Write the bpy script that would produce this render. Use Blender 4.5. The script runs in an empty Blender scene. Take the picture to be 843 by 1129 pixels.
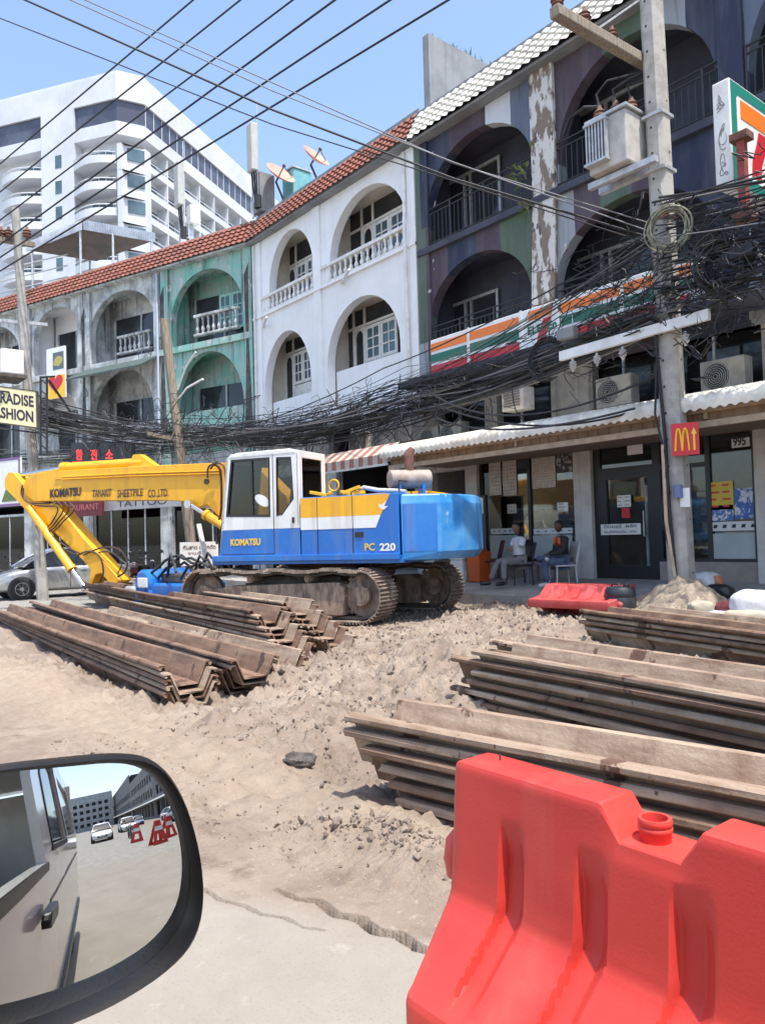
import bpy, bmesh, math, random
import numpy as np
from mathutils import Vector, Matrix, Euler
from mathutils.geometry import tessellate_polygon

random.seed(7)
PI = math.pi
def R(d): return math.radians(d)
sc = bpy.context.scene
col = sc.collection

# ------------------------------------------------------------------ camera
CAM_H = 1.55
FPX, PW, PH = 845.0, 843.0, 1129.0
YAW, PITCH, ROLL = R(39.0), R(1.95), R(1.55)
_F0 = Vector((-math.cos(YAW), math.sin(YAW), 0)); _R0 = Vector((math.sin(YAW), math.cos(YAW), 0)); _U0 = Vector((0, 0, 1))
CF = _F0*math.cos(PITCH) + _U0*math.sin(PITCH)
_U1 = _U0*math.cos(PITCH) - _F0*math.sin(PITCH)
CR = _R0*math.cos(ROLL) - _U1*math.sin(ROLL)
CU = _U1*math.cos(ROLL) + _R0*math.sin(ROLL)
CP = Vector((0, 0, CAM_H))
cam_d = bpy.data.cameras.new('camera')
cam = bpy.data.objects.new('camera', cam_d); col.objects.link(cam)
cam.matrix_world = Matrix(((CR.x, CU.x, -CF.x, CP.x), (CR.y, CU.y, -CF.y, CP.y), (CR.z, CU.z, -CF.z, CP.z), (0, 0, 0, 1)))
cam_d.sensor_fit = 'VERTICAL'; cam_d.sensor_height = 36.0
cam_d.lens = 36.0*FPX/PH
cam_d.clip_start = 0.05; cam_d.clip_end = 3000
sc.camera = cam

# ------------------------------------------------------------------ daylight
SUN_EL, SUN_AZ = R(70), R(-4)          # azimuth measured from +X towards +Y
w = bpy.data.worlds.new('World'); sc.world = w; w.use_nodes = True
nt = w.node_tree
for n in list(nt.nodes): nt.nodes.remove(n)
so = nt.nodes.new('ShaderNodeOutputWorld'); bg = nt.nodes.new('ShaderNodeBackground'); sky = nt.nodes.new('ShaderNodeTexSky')
sky.sky_type = 'NISHITA'; sky.sun_disc = False
sky.sun_elevation = SUN_EL; sky.sun_rotation = PI/2 - SUN_AZ
sky.air_density = 1.0; sky.dust_density = 2.0; sky.ozone_density = 1.6
bg.inputs['Strength'].default_value = 0.15
nt.links.new(sky.outputs[0], bg.inputs['Color']); nt.links.new(bg.outputs[0], so.inputs['Surface'])
sd = bpy.data.lights.new('sun', 'SUN'); sd.energy = 2.9; sd.angle = R(0.53); sd.color = (1.0, 0.95, 0.87)
sun = bpy.data.objects.new('sun', sd); col.objects.link(sun)
_d = Vector((math.cos(SUN_EL)*math.cos(SUN_AZ), math.cos(SUN_EL)*math.sin(SUN_AZ), math.sin(SUN_EL)))
sun.rotation_euler = _d.to_track_quat('Z', 'Y').to_euler(); sun.location = (5, 0, 30)
sc.view_settings.view_transform = 'Standard'; sc.view_settings.look = 'None'
sc.view_settings.exposure = 1.22; sc.view_settings.gamma = 1.0
sc.render.engine = 'CYCLES'
try:
    sc.cycles.use_denoising = True
    sc.cycles.max_bounces = 6; sc.cycles.diffuse_bounces = 3; sc.cycles.glossy_bounces = 4
    sc.cycles.transparent_max_bounces = 10; sc.cycles.caustics_reflective = False; sc.cycles.caustics_refractive = False
except Exception: pass

# ------------------------------------------------------------------ survey helpers: sight line through a pixel of the photograph, met with a real plane
def ray(x, y): return CF + CR*((x-PW/2)/FPX) - CU*((y-PH/2)/FPX)
def gp(x, y, z=0.0):
    d = ray(x, y); return CP + d*((z-CAM_H)/d.z)
def fp(x, y, Y=13.5):
    d = ray(x, y); return CP + d*(Y/d.y)
def dp(x, y, dep): return CP + ray(x, y)*dep

# ------------------------------------------------------------------ materials
MATS = {}
def mat(name, c1, c2=None, rough=0.7, metal=0.0, scale=6.0, lo=0.42, hi=0.62, bump=0.0, bscale=40.0, streak=None, sk=0.5, spots=None, spot_t=0.66,
        spec=0.5, coat=0.0, stretch=None, detail=6.0):
    """Principled material: two colours mixed by a fractal noise in world space, optional vertical streaks and peeled spots, optional bump."""
    if name in MATS: return MATS[name]
    m = bpy.data.materials.new(name); m.use_nodes = True; MATS[name] = m
    t = m.node_tree; N = t.nodes; K = t.links
    b = N['Principled BSDF']
    b.inputs['Roughness'].default_value = rough; b.inputs['Metallic'].default_value = metal
    b.inputs['Specular IOR Level'].default_value = spec
    if coat: b.inputs['Coat Weight'].default_value = coat; b.inputs['Coat Roughness'].default_value = 0.08
    rgba = lambda c: (c[0], c[1], c[2], 1.0)
    b.inputs['Base Color'].default_value = rgba(c1)
    m.diffuse_color = rgba(c1)
    geo = N.new('ShaderNodeNewGeometry')
    def noise(sc_, det=detail, st=None):
        n = N.new('ShaderNodeTexNoise'); n.inputs['Scale'].default_value = sc_; n.inputs['Detail'].default_value = det; n.inputs['Roughness'].default_value = 0.62
        if st:
            mp = N.new('ShaderNodeMapping'); mp.inputs['Scale'].default_value = st
            K.new(geo.outputs['Position'], mp.inputs['Vector']); K.new(mp.outputs[0], n.inputs['Vector'])
        else: K.new(geo.outputs['Position'], n.inputs['Vector'])
        return n
    def ramp(src, a, b_):
        r = N.new('ShaderNodeMapRange'); r.inputs['From Min'].default_value = a; r.inputs['From Max'].default_value = b_
        K.new(src, r.inputs['Value']); return r.outputs['Result']
    def mix(fac, a, bcol):
        x = N.new('ShaderNodeMix'); x.data_type = 'RGBA'
        K.new(fac, x.inputs[0])
        for s, v in ((6, a), (7, bcol)):
            if isinstance(v, tuple): x.inputs[s].default_value = rgba(v)
            else: K.new(v, x.inputs[s])
        return x.outputs[2]
    c = tuple(c1)
    if c2 is not None: c = mix(ramp(noise(scale, st=stretch).outputs['Fac'], lo, hi), c, tuple(c2))
    if streak is not None:
        f = ramp(noise(1.0, 5.0, (5.0, 5.0, 0.35)).outputs['Fac'], 0.52, 0.72)
        mm = N.new('ShaderNodeMath'); mm.operation = 'MULTIPLY'; mm.inputs[1].default_value = sk; K.new(f, mm.inputs[0])
        c = mix(mm.outputs[0], c, tuple(streak))
    if spots is not None:
        c = mix(ramp(noise(2.2, 8.0, (1.6, 1.6, 0.8)).outputs['Fac'], spot_t, spot_t+0.02), c, tuple(spots))
    if not isinstance(c, tuple): K.new(c, b.inputs['Base Color'])
    if bump:
        bn = N.new('ShaderNodeBump'); bn.inputs['Strength'].default_value = bump; bn.inputs['Distance'].default_value = 0.02
        K.new(noise(bscale, 4.0).outputs['Fac'], bn.inputs['Height']); K.new(bn.outputs[0], b.inputs['Normal'])
    return m
def emit(name, c, s):
    m = bpy.data.materials.new(name); m.use_nodes = True
    b = m.node_tree.nodes['Principled BSDF']; b.inputs['Base Color'].default_value = (*c, 1); b.inputs['Emission Color'].default_value = (*c, 1); b.inputs['Emission Strength'].default_value = s
    return m
def glass(name, tint, refl=1.0, rough=0.03):
    """window pane: tinted see-through with a fresnel reflection"""
    m = bpy.data.materials.new(name); m.use_nodes = True; t = m.node_tree; N = t.nodes; K = t.links
    N.remove(N['Principled BSDF']); o = N['Material Output']
    tr = N.new('ShaderNodeBsdfTransparent'); tr.inputs[0].default_value = (*tint, 1)
    gl = N.new('ShaderNodeBsdfGlossy'); gl.inputs['Roughness'].default_value = rough; gl.inputs[0].default_value = (refl, refl, refl, 1)
    fr = N.new('ShaderNodeFresnel'); fr.inputs[0].default_value = 1.5
    mx = N.new('ShaderNodeMixShader'); K.new(fr.outputs[0], mx.inputs[0]); K.new(tr.outputs[0], mx.inputs[1]); K.new(gl.outputs[0], mx.inputs[2]); K.new(mx.outputs[0], o.inputs['Surface'])
    return m

# ------------------------------------------------------------------ mesh builder
MW = {}
class MB:
    def __init__(self, fmap=None): self.v = []; self.f = []; self.m = []; self.fmap = fmap; self.mi = 0
    def _a(self, vs, fs):
        o = len(self.v)
        if self.fmap: vs = [self.fmap(*p) for p in vs]
        self.v += [Vector(p) for p in vs]
        for q in fs: self.f.append([o+i for i in q]); self.m.append(self.mi)
        return self
    def box(self, a, b, M=None):
        x0, y0, z0 = a; x1, y1, z1 = b
        vs = [(x0,y0,z0),(x1,y0,z0),(x1,y1,z0),(x0,y1,z0),(x0,y0,z1),(x1,y0,z1),(x1,y1,z1),(x0,y1,z1)]
        if M is not None: vs = [M @ Vector(p) for p in vs]
        return self._a(vs, [(0,3,2,1),(4,5,6,7),(0,1,5,4),(1,2,6,5),(2,3,7,6),(3,0,4,7)])
    def beam(self, p, q, w, h, up=(0,0,1)):
        p = Vector(p); q = Vector(q); d = (q-p).normalized(); s = d.cross(Vector(up))
        if s.length < 1e-4: s = d.cross(Vector((1,0,0)))
        s.normalize(); u = s.cross(d)
        vs = [e + s*(i*w/2) + u*(j*h/2) for e in (p, q) for i, j in ((-1,-1),(1,-1),(1,1),(-1,1))]
        return self._a(vs, [(3,2,1,0),(4,5,6,7),(0,1,5,4),(1,2,6,5),(2,3,7,6),(3,0,4,7)])
    def cyl(self, p, q, r0, r1=None, n=12, cap=True):
        r1 = r0 if r1 is None else r1
        p = Vector(p); q = Vector(q); d = (q-p).normalized(); s = d.orthogonal().normalized(); u = d.cross(s)
        vs = [e + (s*math.cos(2*PI*i/n) + u*math.sin(2*PI*i/n))*r for e, r in ((p, r0), (q, r1)) for i in range(n)]
        fs = [(i, (i+1) % n, n+(i+1) % n, n+i) for i in range(n)]
        if cap: fs += [tuple(range(n))[::-1], tuple(range(n, 2*n))]
        return self._a(vs, fs)
    def tube(self, pts, r, n=6):
        pts = [Vector(p) for p in pts]; vs = []; k = len(pts); s = None
        for i, p in enumerate(pts):
            d = (pts[min(i+1, k-1)] - pts[max(i-1, 0)])
            d = d.normalized() if d.length > 1e-9 else Vector((0,0,1))
            if s is None: s = d.orthogonal().normalized()
            else:
                s = s - d*s.dot(d); s = s.normalized() if s.length > 1e-6 else d.orthogonal().normalized()
            u = d.cross(s); rr = r[i] if isinstance(r, (list, tuple)) else r
            vs += [p + (s*math.cos(2*PI*j/n) + u*math.sin(2*PI*j/n))*rr for j in range(n)]
        fs = [(i*n+j, i*n+(j+1) % n, (i+1)*n+(j+1) % n, (i+1)*n+j) for i in range(k-1) for j in range(n)]
        fs += [tuple(range(n))[::-1], tuple(range((k-1)*n, k*n))]
        return self._a(vs, fs)
    def lathe(self, prof, o=(0,0,0), n=12, M=None):
        o = Vector(o); vs = []
        for r, z in prof:
            for j in range(n):
                p = Vector((r*math.cos(2*PI*j/n), r*math.sin(2*PI*j/n), z))
                if M is not None: p = M @ p
                vs.append(o + p)
        k = len(prof)
        fs = [(i*n+j, i*n+(j+1) % n, (i+1)*n+(j+1) % n, (i+1)*n+j) for i in range(k-1) for j in range(n)]
        fs += [tuple(range(n))[::-1], tuple(range((k-1)*n, k*n))]
        return self._a(vs, fs)
    def prism(self, poly, d0, d1, mp):
        """polygon (a,b) swept from depth d0 to d1; mp(a, b, d) gives the point"""
        n = len(poly); vs = [mp(a, b, d0) for a, b in poly] + [mp(a, b, d1) for a, b in poly]
        fs = [(i, (i+1) % n, n+(i+1) % n, n+i) for i in range(n)]
        tri = tessellate_polygon([[Vector((a, b, 0)) for a, b in poly]])
        for t in tri: fs += [tuple(t), tuple(n+i for i in t)[::-1]]
        return self._a(vs, fs)
    def slab(self, outer, holes, d0, d1, mp):
        """flat wall with openings"""
        loops = [outer] + list(holes); flat = [p for l in loops for p in l]; n = len(flat)
        vs = [mp(a, b, d0) for a, b in flat] + [mp(a, b, d1) for a, b in flat]; fs = []
        for t in tessellate_polygon([[Vector((a, b, 0)) for a, b in l] for l in loops]): fs += [tuple(t), tuple(n+i for i in t)[::-1]]
        o = 0
        for l in loops:
            k = len(l)
            for i in range(k): fs.append((o+i, o+(i+1) % k, n+o+(i+1) % k, n+o+i))
            o += k
        return self._a(vs, fs)
    def grid(self, P, closed=False):
        """rows of points -> quads"""
        r = len(P); c = len(P[0]); fs = []
        for i in range(r-1):
            for j in range(c if closed else c-1):
                fs.append((i*c+j, i*c+(j+1) % c, (i+1)*c+(j+1) % c, (i+1)*c+j))
        return self._a([p for row in P for p in row], fs)
    def build(self, name, mats, parent=None, smooth=None, bevel=0.0, world=False, label=None, fix=True, each=False):
        if each:                                   # every loose piece becomes a part of its own
            par = list(range(len(self.v)))
            def find(i):
                while par[i] != i: par[i] = par[par[i]]; i = par[i]
                return i
            for q in self.f:
                for k in q[1:]: par[find(k)] = find(q[0])
            grp = {}
            for k, q in enumerate(self.f): grp.setdefault(find(q[0]), []).append(k)
            out = []
            for ks in grp.values():
                s = MB(); idx = {}
                for k in ks:
                    for i in self.f[k]:
                        if i not in idx: idx[i] = len(s.v); s.v.append(self.v[i])
                    s.f.append([idx[i] for i in self.f[k]]); s.m.append(self.m[k])
                out.append(s.build(name, mats, parent, smooth, bevel, world, label, fix))
            return out
        if not isinstance(mats, (list, tuple)): mats = [mats]
        vs = self.v
        if parent is not None and world:
            inv = MW[parent.name].inverted(); vs = [inv @ p for p in vs]
        me = bpy.data.meshes.new(name); me.from_pydata([tuple(p) for p in vs], [], self.f)
        for m in mats: me.materials.append(m)
        if len(mats) > 1: me.polygons.foreach_set('material_index', self.m)
        if fix:
            bm = bmesh.new(); bm.from_mesh(me); bmesh.ops.recalc_face_normals(bm, faces=bm.faces); bm.to_mesh(me); bm.free()
        if smooth is not None:
            me.polygons.foreach_set('use_smooth', [True]*len(me.polygons))
            if smooth < 179: me.set_sharp_from_angle(angle=R(smooth))
        me.update()
        o = bpy.data.objects.new(name, me); col.objects.link(o)
        if bevel:
            bv = o.modifiers.new('bevel', 'BEVEL'); bv.width = bevel; bv.segments = 2; bv.limit_method = 'ANGLE'; bv.angle_limit = R(40)
        if parent is not None:
            o.parent = parent; MW[o.name] = MW[parent.name]
        else: MW[o.name] = Matrix.Identity(4)
        if label: o['label'] = label
        return o
def mesh_from(o, name, mats, parent=None, smooth=None):
    """apply the modifiers of a helper object and link the result as one part"""
    dg = bpy.context.evaluated_depsgraph_get(); dg.update()
    me = bpy.data.meshes.new_from_object(o.evaluated_get(dg)); me.name = name
    bpy.data.objects.remove(o)
    me.materials.clear()
    for m in (mats if isinstance(mats, (list, tuple)) else [mats]): me.materials.append(m)
    if smooth is not None: me.polygons.foreach_set('use_smooth', [True]*len(me.polygons))
    r = bpy.data.objects.new(name, me); col.objects.link(r)
    if parent is not None: r.parent = parent; MW[r.name] = MW[parent.name]
    return r
def tag(o, label=None, cat=None, group=None, kind=None):
    if label: o['label'] = label
    if cat: o['category'] = cat
    if group: o['group'] = group
    if kind: o['kind'] = kind
    return o
def thing(name, label, cat, loc=(0,0,0), rz=0.0, group=None):
    o = bpy.data.objects.new(name, None); col.objects.link(o); o.empty_display_size = 0.2
    o.location = loc; o.rotation_euler = (0, 0, rz)
    MW[o.name] = Matrix.Translation(Vector(loc)) @ Matrix.Rotation(rz, 4, 'Z')
    return tag(o, label, cat, group)
def copy_tree(o, parent=None):
    c = o.copy(); col.objects.link(c)
    if parent is not None: c.parent = parent
    MW[c.name] = MW[o.name]
    for ch in list(o.children): copy_tree(ch, c)
    return c
def settle(o, loc, rz=0.0):
    o.location = loc; o.rotation_euler = (0, 0, rz); return o
def text(name, s, m, origin, xdir, updir, h, parent=None, depth=0.004, bold=0.0, sx=1.0, center=False, world=True, width=None, res=3):
    """lettering as a thin raised mesh; h is the capital height"""
    cu = bpy.data.curves.new('t', 'FONT'); cu.body = s; cu.size = h/0.72; cu.extrude = depth/2; cu.offset = bold*h; cu.resolution_u = res
    if center: cu.align_x = 'CENTER'
    o = bpy.data.objects.new('t', cu); col.objects.link(o)
    dg = bpy.context.evaluated_depsgraph_get(); dg.update()
    me = bpy.data.meshes.new_from_object(o.evaluated_get(dg)); bpy.data.objects.remove(o)
    me.name = name; me.materials.clear(); me.materials.append(m)
    x = Vector(xdir).normalized(); u = Vector(updir).normalized(); n = x.cross(u); og = Vector(origin)
    co = [v.co.copy() for v in me.vertices]
    if width and co:
        a = min(p.x for p in co); b_ = max(p.x for p in co); sx = width/max(b_-a, 1e-6)
    inv = MW[parent.name].inverted() if (parent is not None and world) else Matrix.Identity(4)
    for v, p in zip(me.vertices, co): v.co = inv @ (og + x*(p.x*sx) + u*p.y + n*(p.z + depth/2))
    r = bpy.data.objects.new(name, me); col.objects.link(r)
    if parent is not None: r.parent = parent; MW[r.name] = MW[parent.name]
    return r
def arch(x0, x1, z0, zs, zt, n=18):
    """outline of an arched opening: sides up to zs, half ellipse up to zt"""
    cx = (x0+x1)/2; a = (x1-x0)/2
    return [(x0, z0), (x1, z0)] + [(cx + a*math.cos(PI*i/n), zs + (zt-zs)*math.sin(PI*i/n)) for i in range(n+1)]

# lattice noise for terrain and rough shapes
_rng = np.random.default_rng(11); _L = _rng.random((256, 256))
def vnoise(x, y):
    x = np.asarray(x, float); y = np.asarray(y, float)
    xi = np.floor(x).astype(int); yi = np.floor(y).astype(int); fx = x-xi; fy = y-yi
    fx = fx*fx*(3-2*fx); fy = fy*fy*(3-2*fy); g = lambda a, b: _L[a & 255, b & 255]
    return (g(xi, yi)*(1-fx)+g(xi+1, yi)*fx)*(1-fy) + (g(xi, yi+1)*(1-fx)+g(xi+1, yi+1)*fx)*fy
def fbm(x, y, o=4):
    s = 0; a = 0.5
    for i in range(o): s = s + a*(vnoise(x*2**i+17*i, y*2**i+31*i)-0.5); a *= 0.5
    return s

# ================================================================== MATERIALS
M_white = mat('white_wall', (0.86,0.86,0.86), (0.80,0.80,0.79), scale=1.2, streak=(0.50,0.48,0.45), sk=0.22, rough=0.85, bump=0.15)
M_old = mat('weathered_wall', (0.62,0.64,0.63), (0.30,0.315,0.31), scale=1.5, lo=.40, hi=.64, spots=(.16,.17,.165), spot_t=.635, streak=(0.085,0.09,0.09), sk=0.95, rough=0.9, bump=0.2)
M_teal = mat('teal_wall', (0.22,0.50,0.42), (0.36,0.46,0.42), scale=1.3, lo=.40, hi=.60, streak=(0.05,0.08,0.07), sk=0.95, spots=(0.50,0.52,0.50), spot_t=0.585, rough=0.88, bump=0.2)
M_cream = mat('cream_plaster', (0.72,0.66,0.55), (0.62,0.56,0.46), scale=2, rough=0.85)
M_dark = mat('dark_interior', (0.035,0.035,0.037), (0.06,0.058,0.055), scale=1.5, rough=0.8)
M_dkglass = mat('dark_window', (0.03,0.032,0.036), (0.05,0.055,0.06), scale=1.0, rough=0.08)
M_blueglass = mat('hotel_window', (0.10,0.16,0.19), (0.05,0.08,0.10), scale=0.3, rough=0.12)
M_glass = glass('shop_glass', (0.86,0.88,0.88), 1.0)
M_cabglass = glass('cab_glass', (0.55,0.55,0.52), 1.0)
M_wpaint = mat('white_paint', (0.78,0.77,0.74), (0.66,0.64,0.60), scale=5, rough=0.55)
M_black = mat('black_iron', (0.025,0.025,0.028), rough=0.5, bump=0.1)
M_tile_r = mat('red_roof_tile', (0.25,0.085,0.055), (0.15,0.058,0.044), scale=3, streak=(0.05,0.045,0.04), sk=0.4, rough=0.8)
M_tile_w = mat('white_roof_tile', (0.74,0.72,0.66), (0.55,0.53,0.48), scale=3, rough=0.75)
M_grey = mat('grey_render', (0.27,0.28,0.29), (0.20,0.21,0.22), scale=1.4, streak=(0.1,0.1,0.1), sk=0.4, rough=0.9)
M_conc = mat('concrete', (0.42,0.40,0.36), (0.30,0.285,0.26), scale=4, rough=0.9, bump=0.3, bscale=60, streak=(0.18,0.17,0.15), sk=0.35)
M_wood = mat('weathered_timber', (0.30,0.25,0.19), (0.18,0.15,0.115), scale=5, stretch=(6,6,0.8), rough=0.9, bump=0.3)
M_galv = mat('galvanised_steel', (0.55,0.56,0.56), (0.40,0.41,0.42), scale=7, rough=0.45, metal=0.4)

def camo_material():
    m = bpy.data.materials.new('camouflage_wall'); m.use_nodes = True; t = m.node_tree; N = t.nodes; K = t.links; b = N['Principled BSDF']; b.inputs['Roughness'].default_value = 0.85
    g = N.new('ShaderNodeNewGeometry'); sp = N.new('ShaderNodeSeparateXYZ'); K.new(g.outputs['Position'], sp.inputs[0])
    nz = N.new('ShaderNodeTexNoise'); nz.inputs['Scale'].default_value = 0.9; nz.inputs['Detail'].default_value = 3; K.new(g.outputs['Position'], nz.inputs['Vector'])
    wob = N.new('ShaderNodeMath'); wob.operation = 'MULTIPLY_ADD'; wob.inputs[1].default_value = 0.10; K.new(nz.outputs['Fac'], wob.inputs[0]); K.new(sp.outputs['X'], wob.inputs[2])
    mr = N.new('ShaderNodeMapRange'); mr.inputs['From Min'].default_value = -14.85; mr.inputs['From Max'].default_value = -2.25; K.new(wob.outputs[0], mr.inputs['Value'])
    navy = (0.028,0.036,0.072); mauve = (0.080,0.058,0.074); wh = (0.60,0.62,0.66); bg_ = (0.12,0.145,0.20); green = (0.085,0.125,0.085); lg = (0.30,0.325,0.345); dk = (0.035,0.042,0.075)
    def cr(stops):
        r = N.new('ShaderNodeValToRGB'); r.color_ramp.interpolation = 'CONSTANT'; e = r.color_ramp.elements
        while len(e) > 1: e.remove(e[-1])
        for i, (x, c) in enumerate(stops):
            p = (x+14.85)/12.6
            el = e[0] if i == 0 else e.new(p)
            el.position = max(p, 0); el.color = (*c, 1)
        K.new(mr.outputs[0], r.inputs['Fac']); return r.outputs['Color']
    top = cr([(-14.85,green),(-14.62,navy),(-13.55,mauve),(-12.3,wh),(-11.55,bg_),(-10.95,lg),(-10.3,mauve),(-9.0,green),(-8.1,lg),(-7.2,navy),(-6.1,bg_),(-4.6,mauve),(-3.4,navy)])
    mid = cr([(-14.85,green),(-14.5,mauve),(-13.75,navy),(-12.75,mauve),(-11.95,green),(-11.0,lg),(-9.85,mauve),(-9.2,green),(-8.5,mauve),(-7.7,navy),(-5.9,green),(-4.7,navy),(-3.6,mauve)])
    low = cr([(-14.85,lg),(-14.5,mauve),(-13.2,navy),(-12.2,green),(-11.0,lg),(-10.3,navy),(-9.2,mauve),(-7.5,navy),(-6.2,lg),(-5.2,dk)])
    def gt(z):
        q = N.new('ShaderNodeMath'); q.operation = 'GREATER_THAN'; q.inputs[1].default_value = z; K.new(sp.outputs['Z'], q.inputs[0]); return q.outputs[0]
    def mx(f, a, c):
        x = N.new('ShaderNodeMix'); x.data_type = 'RGBA'
        K.new(f, x.inputs[0])
        for s, v in ((6, a), (7, c)):
            if isinstance(v, tuple): x.inputs[s].default_value = (*v, 1)
            else: K.new(v, x.inputs[s])
        return x.outputs[2]
    c = mx(gt(9.6), mx(gt(6.6), low, mid), top)
    def nrange(sx, sz, a, b_, det=8):
        mp = N.new('ShaderNodeMapping'); mp.inputs['Scale'].default_value = (sx, sx, sz); K.new(g.outputs['Position'], mp.inputs[0])
        n2 = N.new('ShaderNodeTexNoise'); n2.inputs['Scale'].default_value = 1; n2.inputs['Detail'].default_value = det; n2.inputs['Roughness'].default_value = 0.65; K.new(mp.outputs[0], n2.inputs['Vector'])
        r = N.new('ShaderNodeMapRange'); r.inputs['From Min'].default_value = a; r.inputs['From Max'].default_value = b_; K.new(n2.outputs['Fac'], r.inputs['Value']); return r.outputs[0]
    fade = N.new('ShaderNodeMath'); fade.operation = 'MULTIPLY'; fade.inputs[1].default_value = 0.22; K.new(nrange(3, .5, .45, .75), fade.inputs[0])
    c = mx(fade.outputs[0], c, (0.30,0.31,0.33))
    c = mx(nrange(2.6, 1.1, .665, .68), c, (0.66,0.65,0.62))          # peeled paint
    stk = N.new('ShaderNodeMath'); stk.operation = 'MULTIPLY'; stk.inputs[1].default_value = 0.6; K.new(nrange(6, .35, .56, .72, 4), stk.inputs[0])
    c = mx(stk.outputs[0], c, (0.03,0.03,0.032))
    K.new(c, b.inputs['Base Color'])
    return m
M_camo = camo_material()
M_peel = mat('peeling_pilaster', (0.62,0.60,0.56), (0.22,0.17,0.13), scale=2.2, lo=0.47, hi=0.53, stretch=(2.2,2.2,0.7), spots=(0.10,0.09,0.085), spot_t=0.60, rough=0.9, bump=0.5, bscale=14)
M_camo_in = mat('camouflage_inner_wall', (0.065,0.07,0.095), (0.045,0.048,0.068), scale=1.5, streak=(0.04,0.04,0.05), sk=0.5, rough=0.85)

# ================================================================== GROUND
def sstep(a, b, x):
    t = np.clip((np.asarray(x, float)-a)/(b-a), 0, 1); return t*t*(3-2*t)
CRK1 = [(-4.2,1.40),(-3.6,1.49),(-3.36,1.50),(-3.24,1.545),(-3.10,1.545),(-2.98,1.60),(-2.87,1.615),(-2.78,1.67),(-2.66,1.685),(-2.58,1.74)]
CRK2 = [(-3.02,1.78),(-2.88,1.80),(-2.80,1.86),(-2.66,1.84),(-2.56,1.90),(-2.44,1.885),(-2.36,1.935),(-2.24,1.925),(-2.10,1.99),(-1.9,2.02),(-1.5,2.10),(-0.9,2.2)]
def pl_dist(X, Y, pl):
    best = np.full(np.shape(X), 9.0); along = np.zeros(np.shape(X)); n = len(pl)-1
    for i in range(n):
        ax, ay = pl[i]; bx, by = pl[i+1]; L2 = (bx-ax)**2+(by-ay)**2
        t = np.clip(((X-ax)*(bx-ax)+(Y-ay)*(by-ay))/L2, 0, 1)
        d = np.hypot(X-ax-t*(bx-ax), Y-ay-t*(by-ay)); k = d < best
        along = np.where(k, (i+t)/n, along); best = np.where(k, d, best)
    return best, along
BUMPS = [(-6.2,5.9,.22,1.5,1.0),(-5.2,5.2,.10,.9,.8),(-7.3,7.0,.10,1.4,.9),(-4.75,3.55,-.16,.55,.45),(-4.0,3.25,-.13,.6,.4),(-7.2,3.9,-.10,.7,.9),(-9.3,3.6,-.12,1.6,.7),(-12.5,3.8,-.10,2.5,.8),(-9.6,2.5,.12,1.6,.5),
         (-3.2,2.55,.10,.55,.22),(-2.6,2.35,.08,.5,.16),(-8.0,6.4,-.10,.5,.7),(-7.4,9.2,.06,1.6,.5),(-5.9,9.3,.08,1.0,.5),(-8.8,9.2,.08,1.0,.6),(-4.8,4.15,.10,.5,.35)]
def ground_z(X, Y, detail=True):
    X = np.asarray(X, float); Y = np.asarray(Y, float)
    z = 0.10*sstep(2.5, 7.0, Y) + 0.09*sstep(7.5, 11.0, Y)
    z = z*(1-0.8*sstep(-17.5, -21, X))
    for bx, by, h, rx, ry in BUMPS: z = z + h*np.exp(-((X-bx)/rx)**2-((Y-by)/ry)**2)
    if detail:
        edge = 1.50+0.31*(X+3.24)*((X > -3.3) & (X < -1.0)) + 0.42*np.clip(X+1.0,0,1)
        rough = sstep(0.22, 0.95, Y-edge)*(1-sstep(11.0, 11.6, Y))*(1-0.8*sstep(-16, -20, X))*(1-sstep(6, 12, X))
        lane = np.exp(-((Y-(2.55+0.05*(X+4)))/0.45)**2)*sstep(-1, -3, X)
        rough = rough*(1-0.6*lane)
        z = z + rough*(0.26*fbm(X*0.7, Y*0.7, 3) + 0.20*fbm(X*2.3+5, Y*2.3, 3) + 0.17*fbm(X*6+3, Y*6+9, 3) + 0.30*(np.abs(fbm(X*9, Y*9, 3))-.12) + 0.20*(np.abs(fbm(X*19+8, Y*19, 2))-.12))
        ruts = np.sin((Y-0.12*X)*14+3*fbm(X*0.8, Y*0.8, 2))*0.012*lane
        ub = Y-0.07*(X+4); cleat = np.zeros_like(z)
        for c_ in (2.18, 2.80, 4.05): cleat = cleat + sstep(.20, .14, np.abs(ub-c_+.05*np.sin(X*.7)))*(0.5+0.5*np.sign(np.sin(X*2*PI/.17+2*(ub-c_)*6)))*sstep(.42,.55,vnoise(X*.9+c_*7, Y*.9+3))
        z = z + ruts - 0.016*cleat*sstep(0, -1.2, X) + 0.006*fbm(X*6, Y*6, 3)
        for pl, w_ in ((CRK1, .008), (CRK2, .018)):
            d, a = pl_dist(X, Y, pl); d = np.maximum(d + 0.012*fbm(X*16, Y*16, 4), 0)
            ww = w_*(0.35+1.3*np.sin(PI*np.clip(a,0.02,.98))**0.7) if pl is CRK2 else w_*(0.5+1.0*a*(1-a)*3)
            z = z - 0.45*sstep(ww, ww*0.75, d)
            side = 0.0
            z = z + side
    px_, py_ = (X+12.41), (Y-8.51); ca_, sa_ = math.cos(R(203)), math.sin(R(203)); u_ = px_*ca_+py_*sa_; v_ = -px_*sa_+py_*ca_
    wk = (1-sstep(2.3, 3.1, np.abs(u_)))*(1-sstep(1.6, 2.3, np.abs(v_)))
    z = z*(1-wk) + (0.085+0.25*(z-0.14))*wk
    return z*1.0
def spaced(lo, hi, a, b, fine, grow=1.16):
    core = list(np.arange(a, b, fine)); up = []; s = fine; x = core[-1]
    while x < hi: s *= grow; x += s; up.append(x)
    dn = []; s = fine; x = core[0]
    while x > lo: s *= grow; x -= s; dn.append(x)
    return dn[::-1] + core + up
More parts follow.
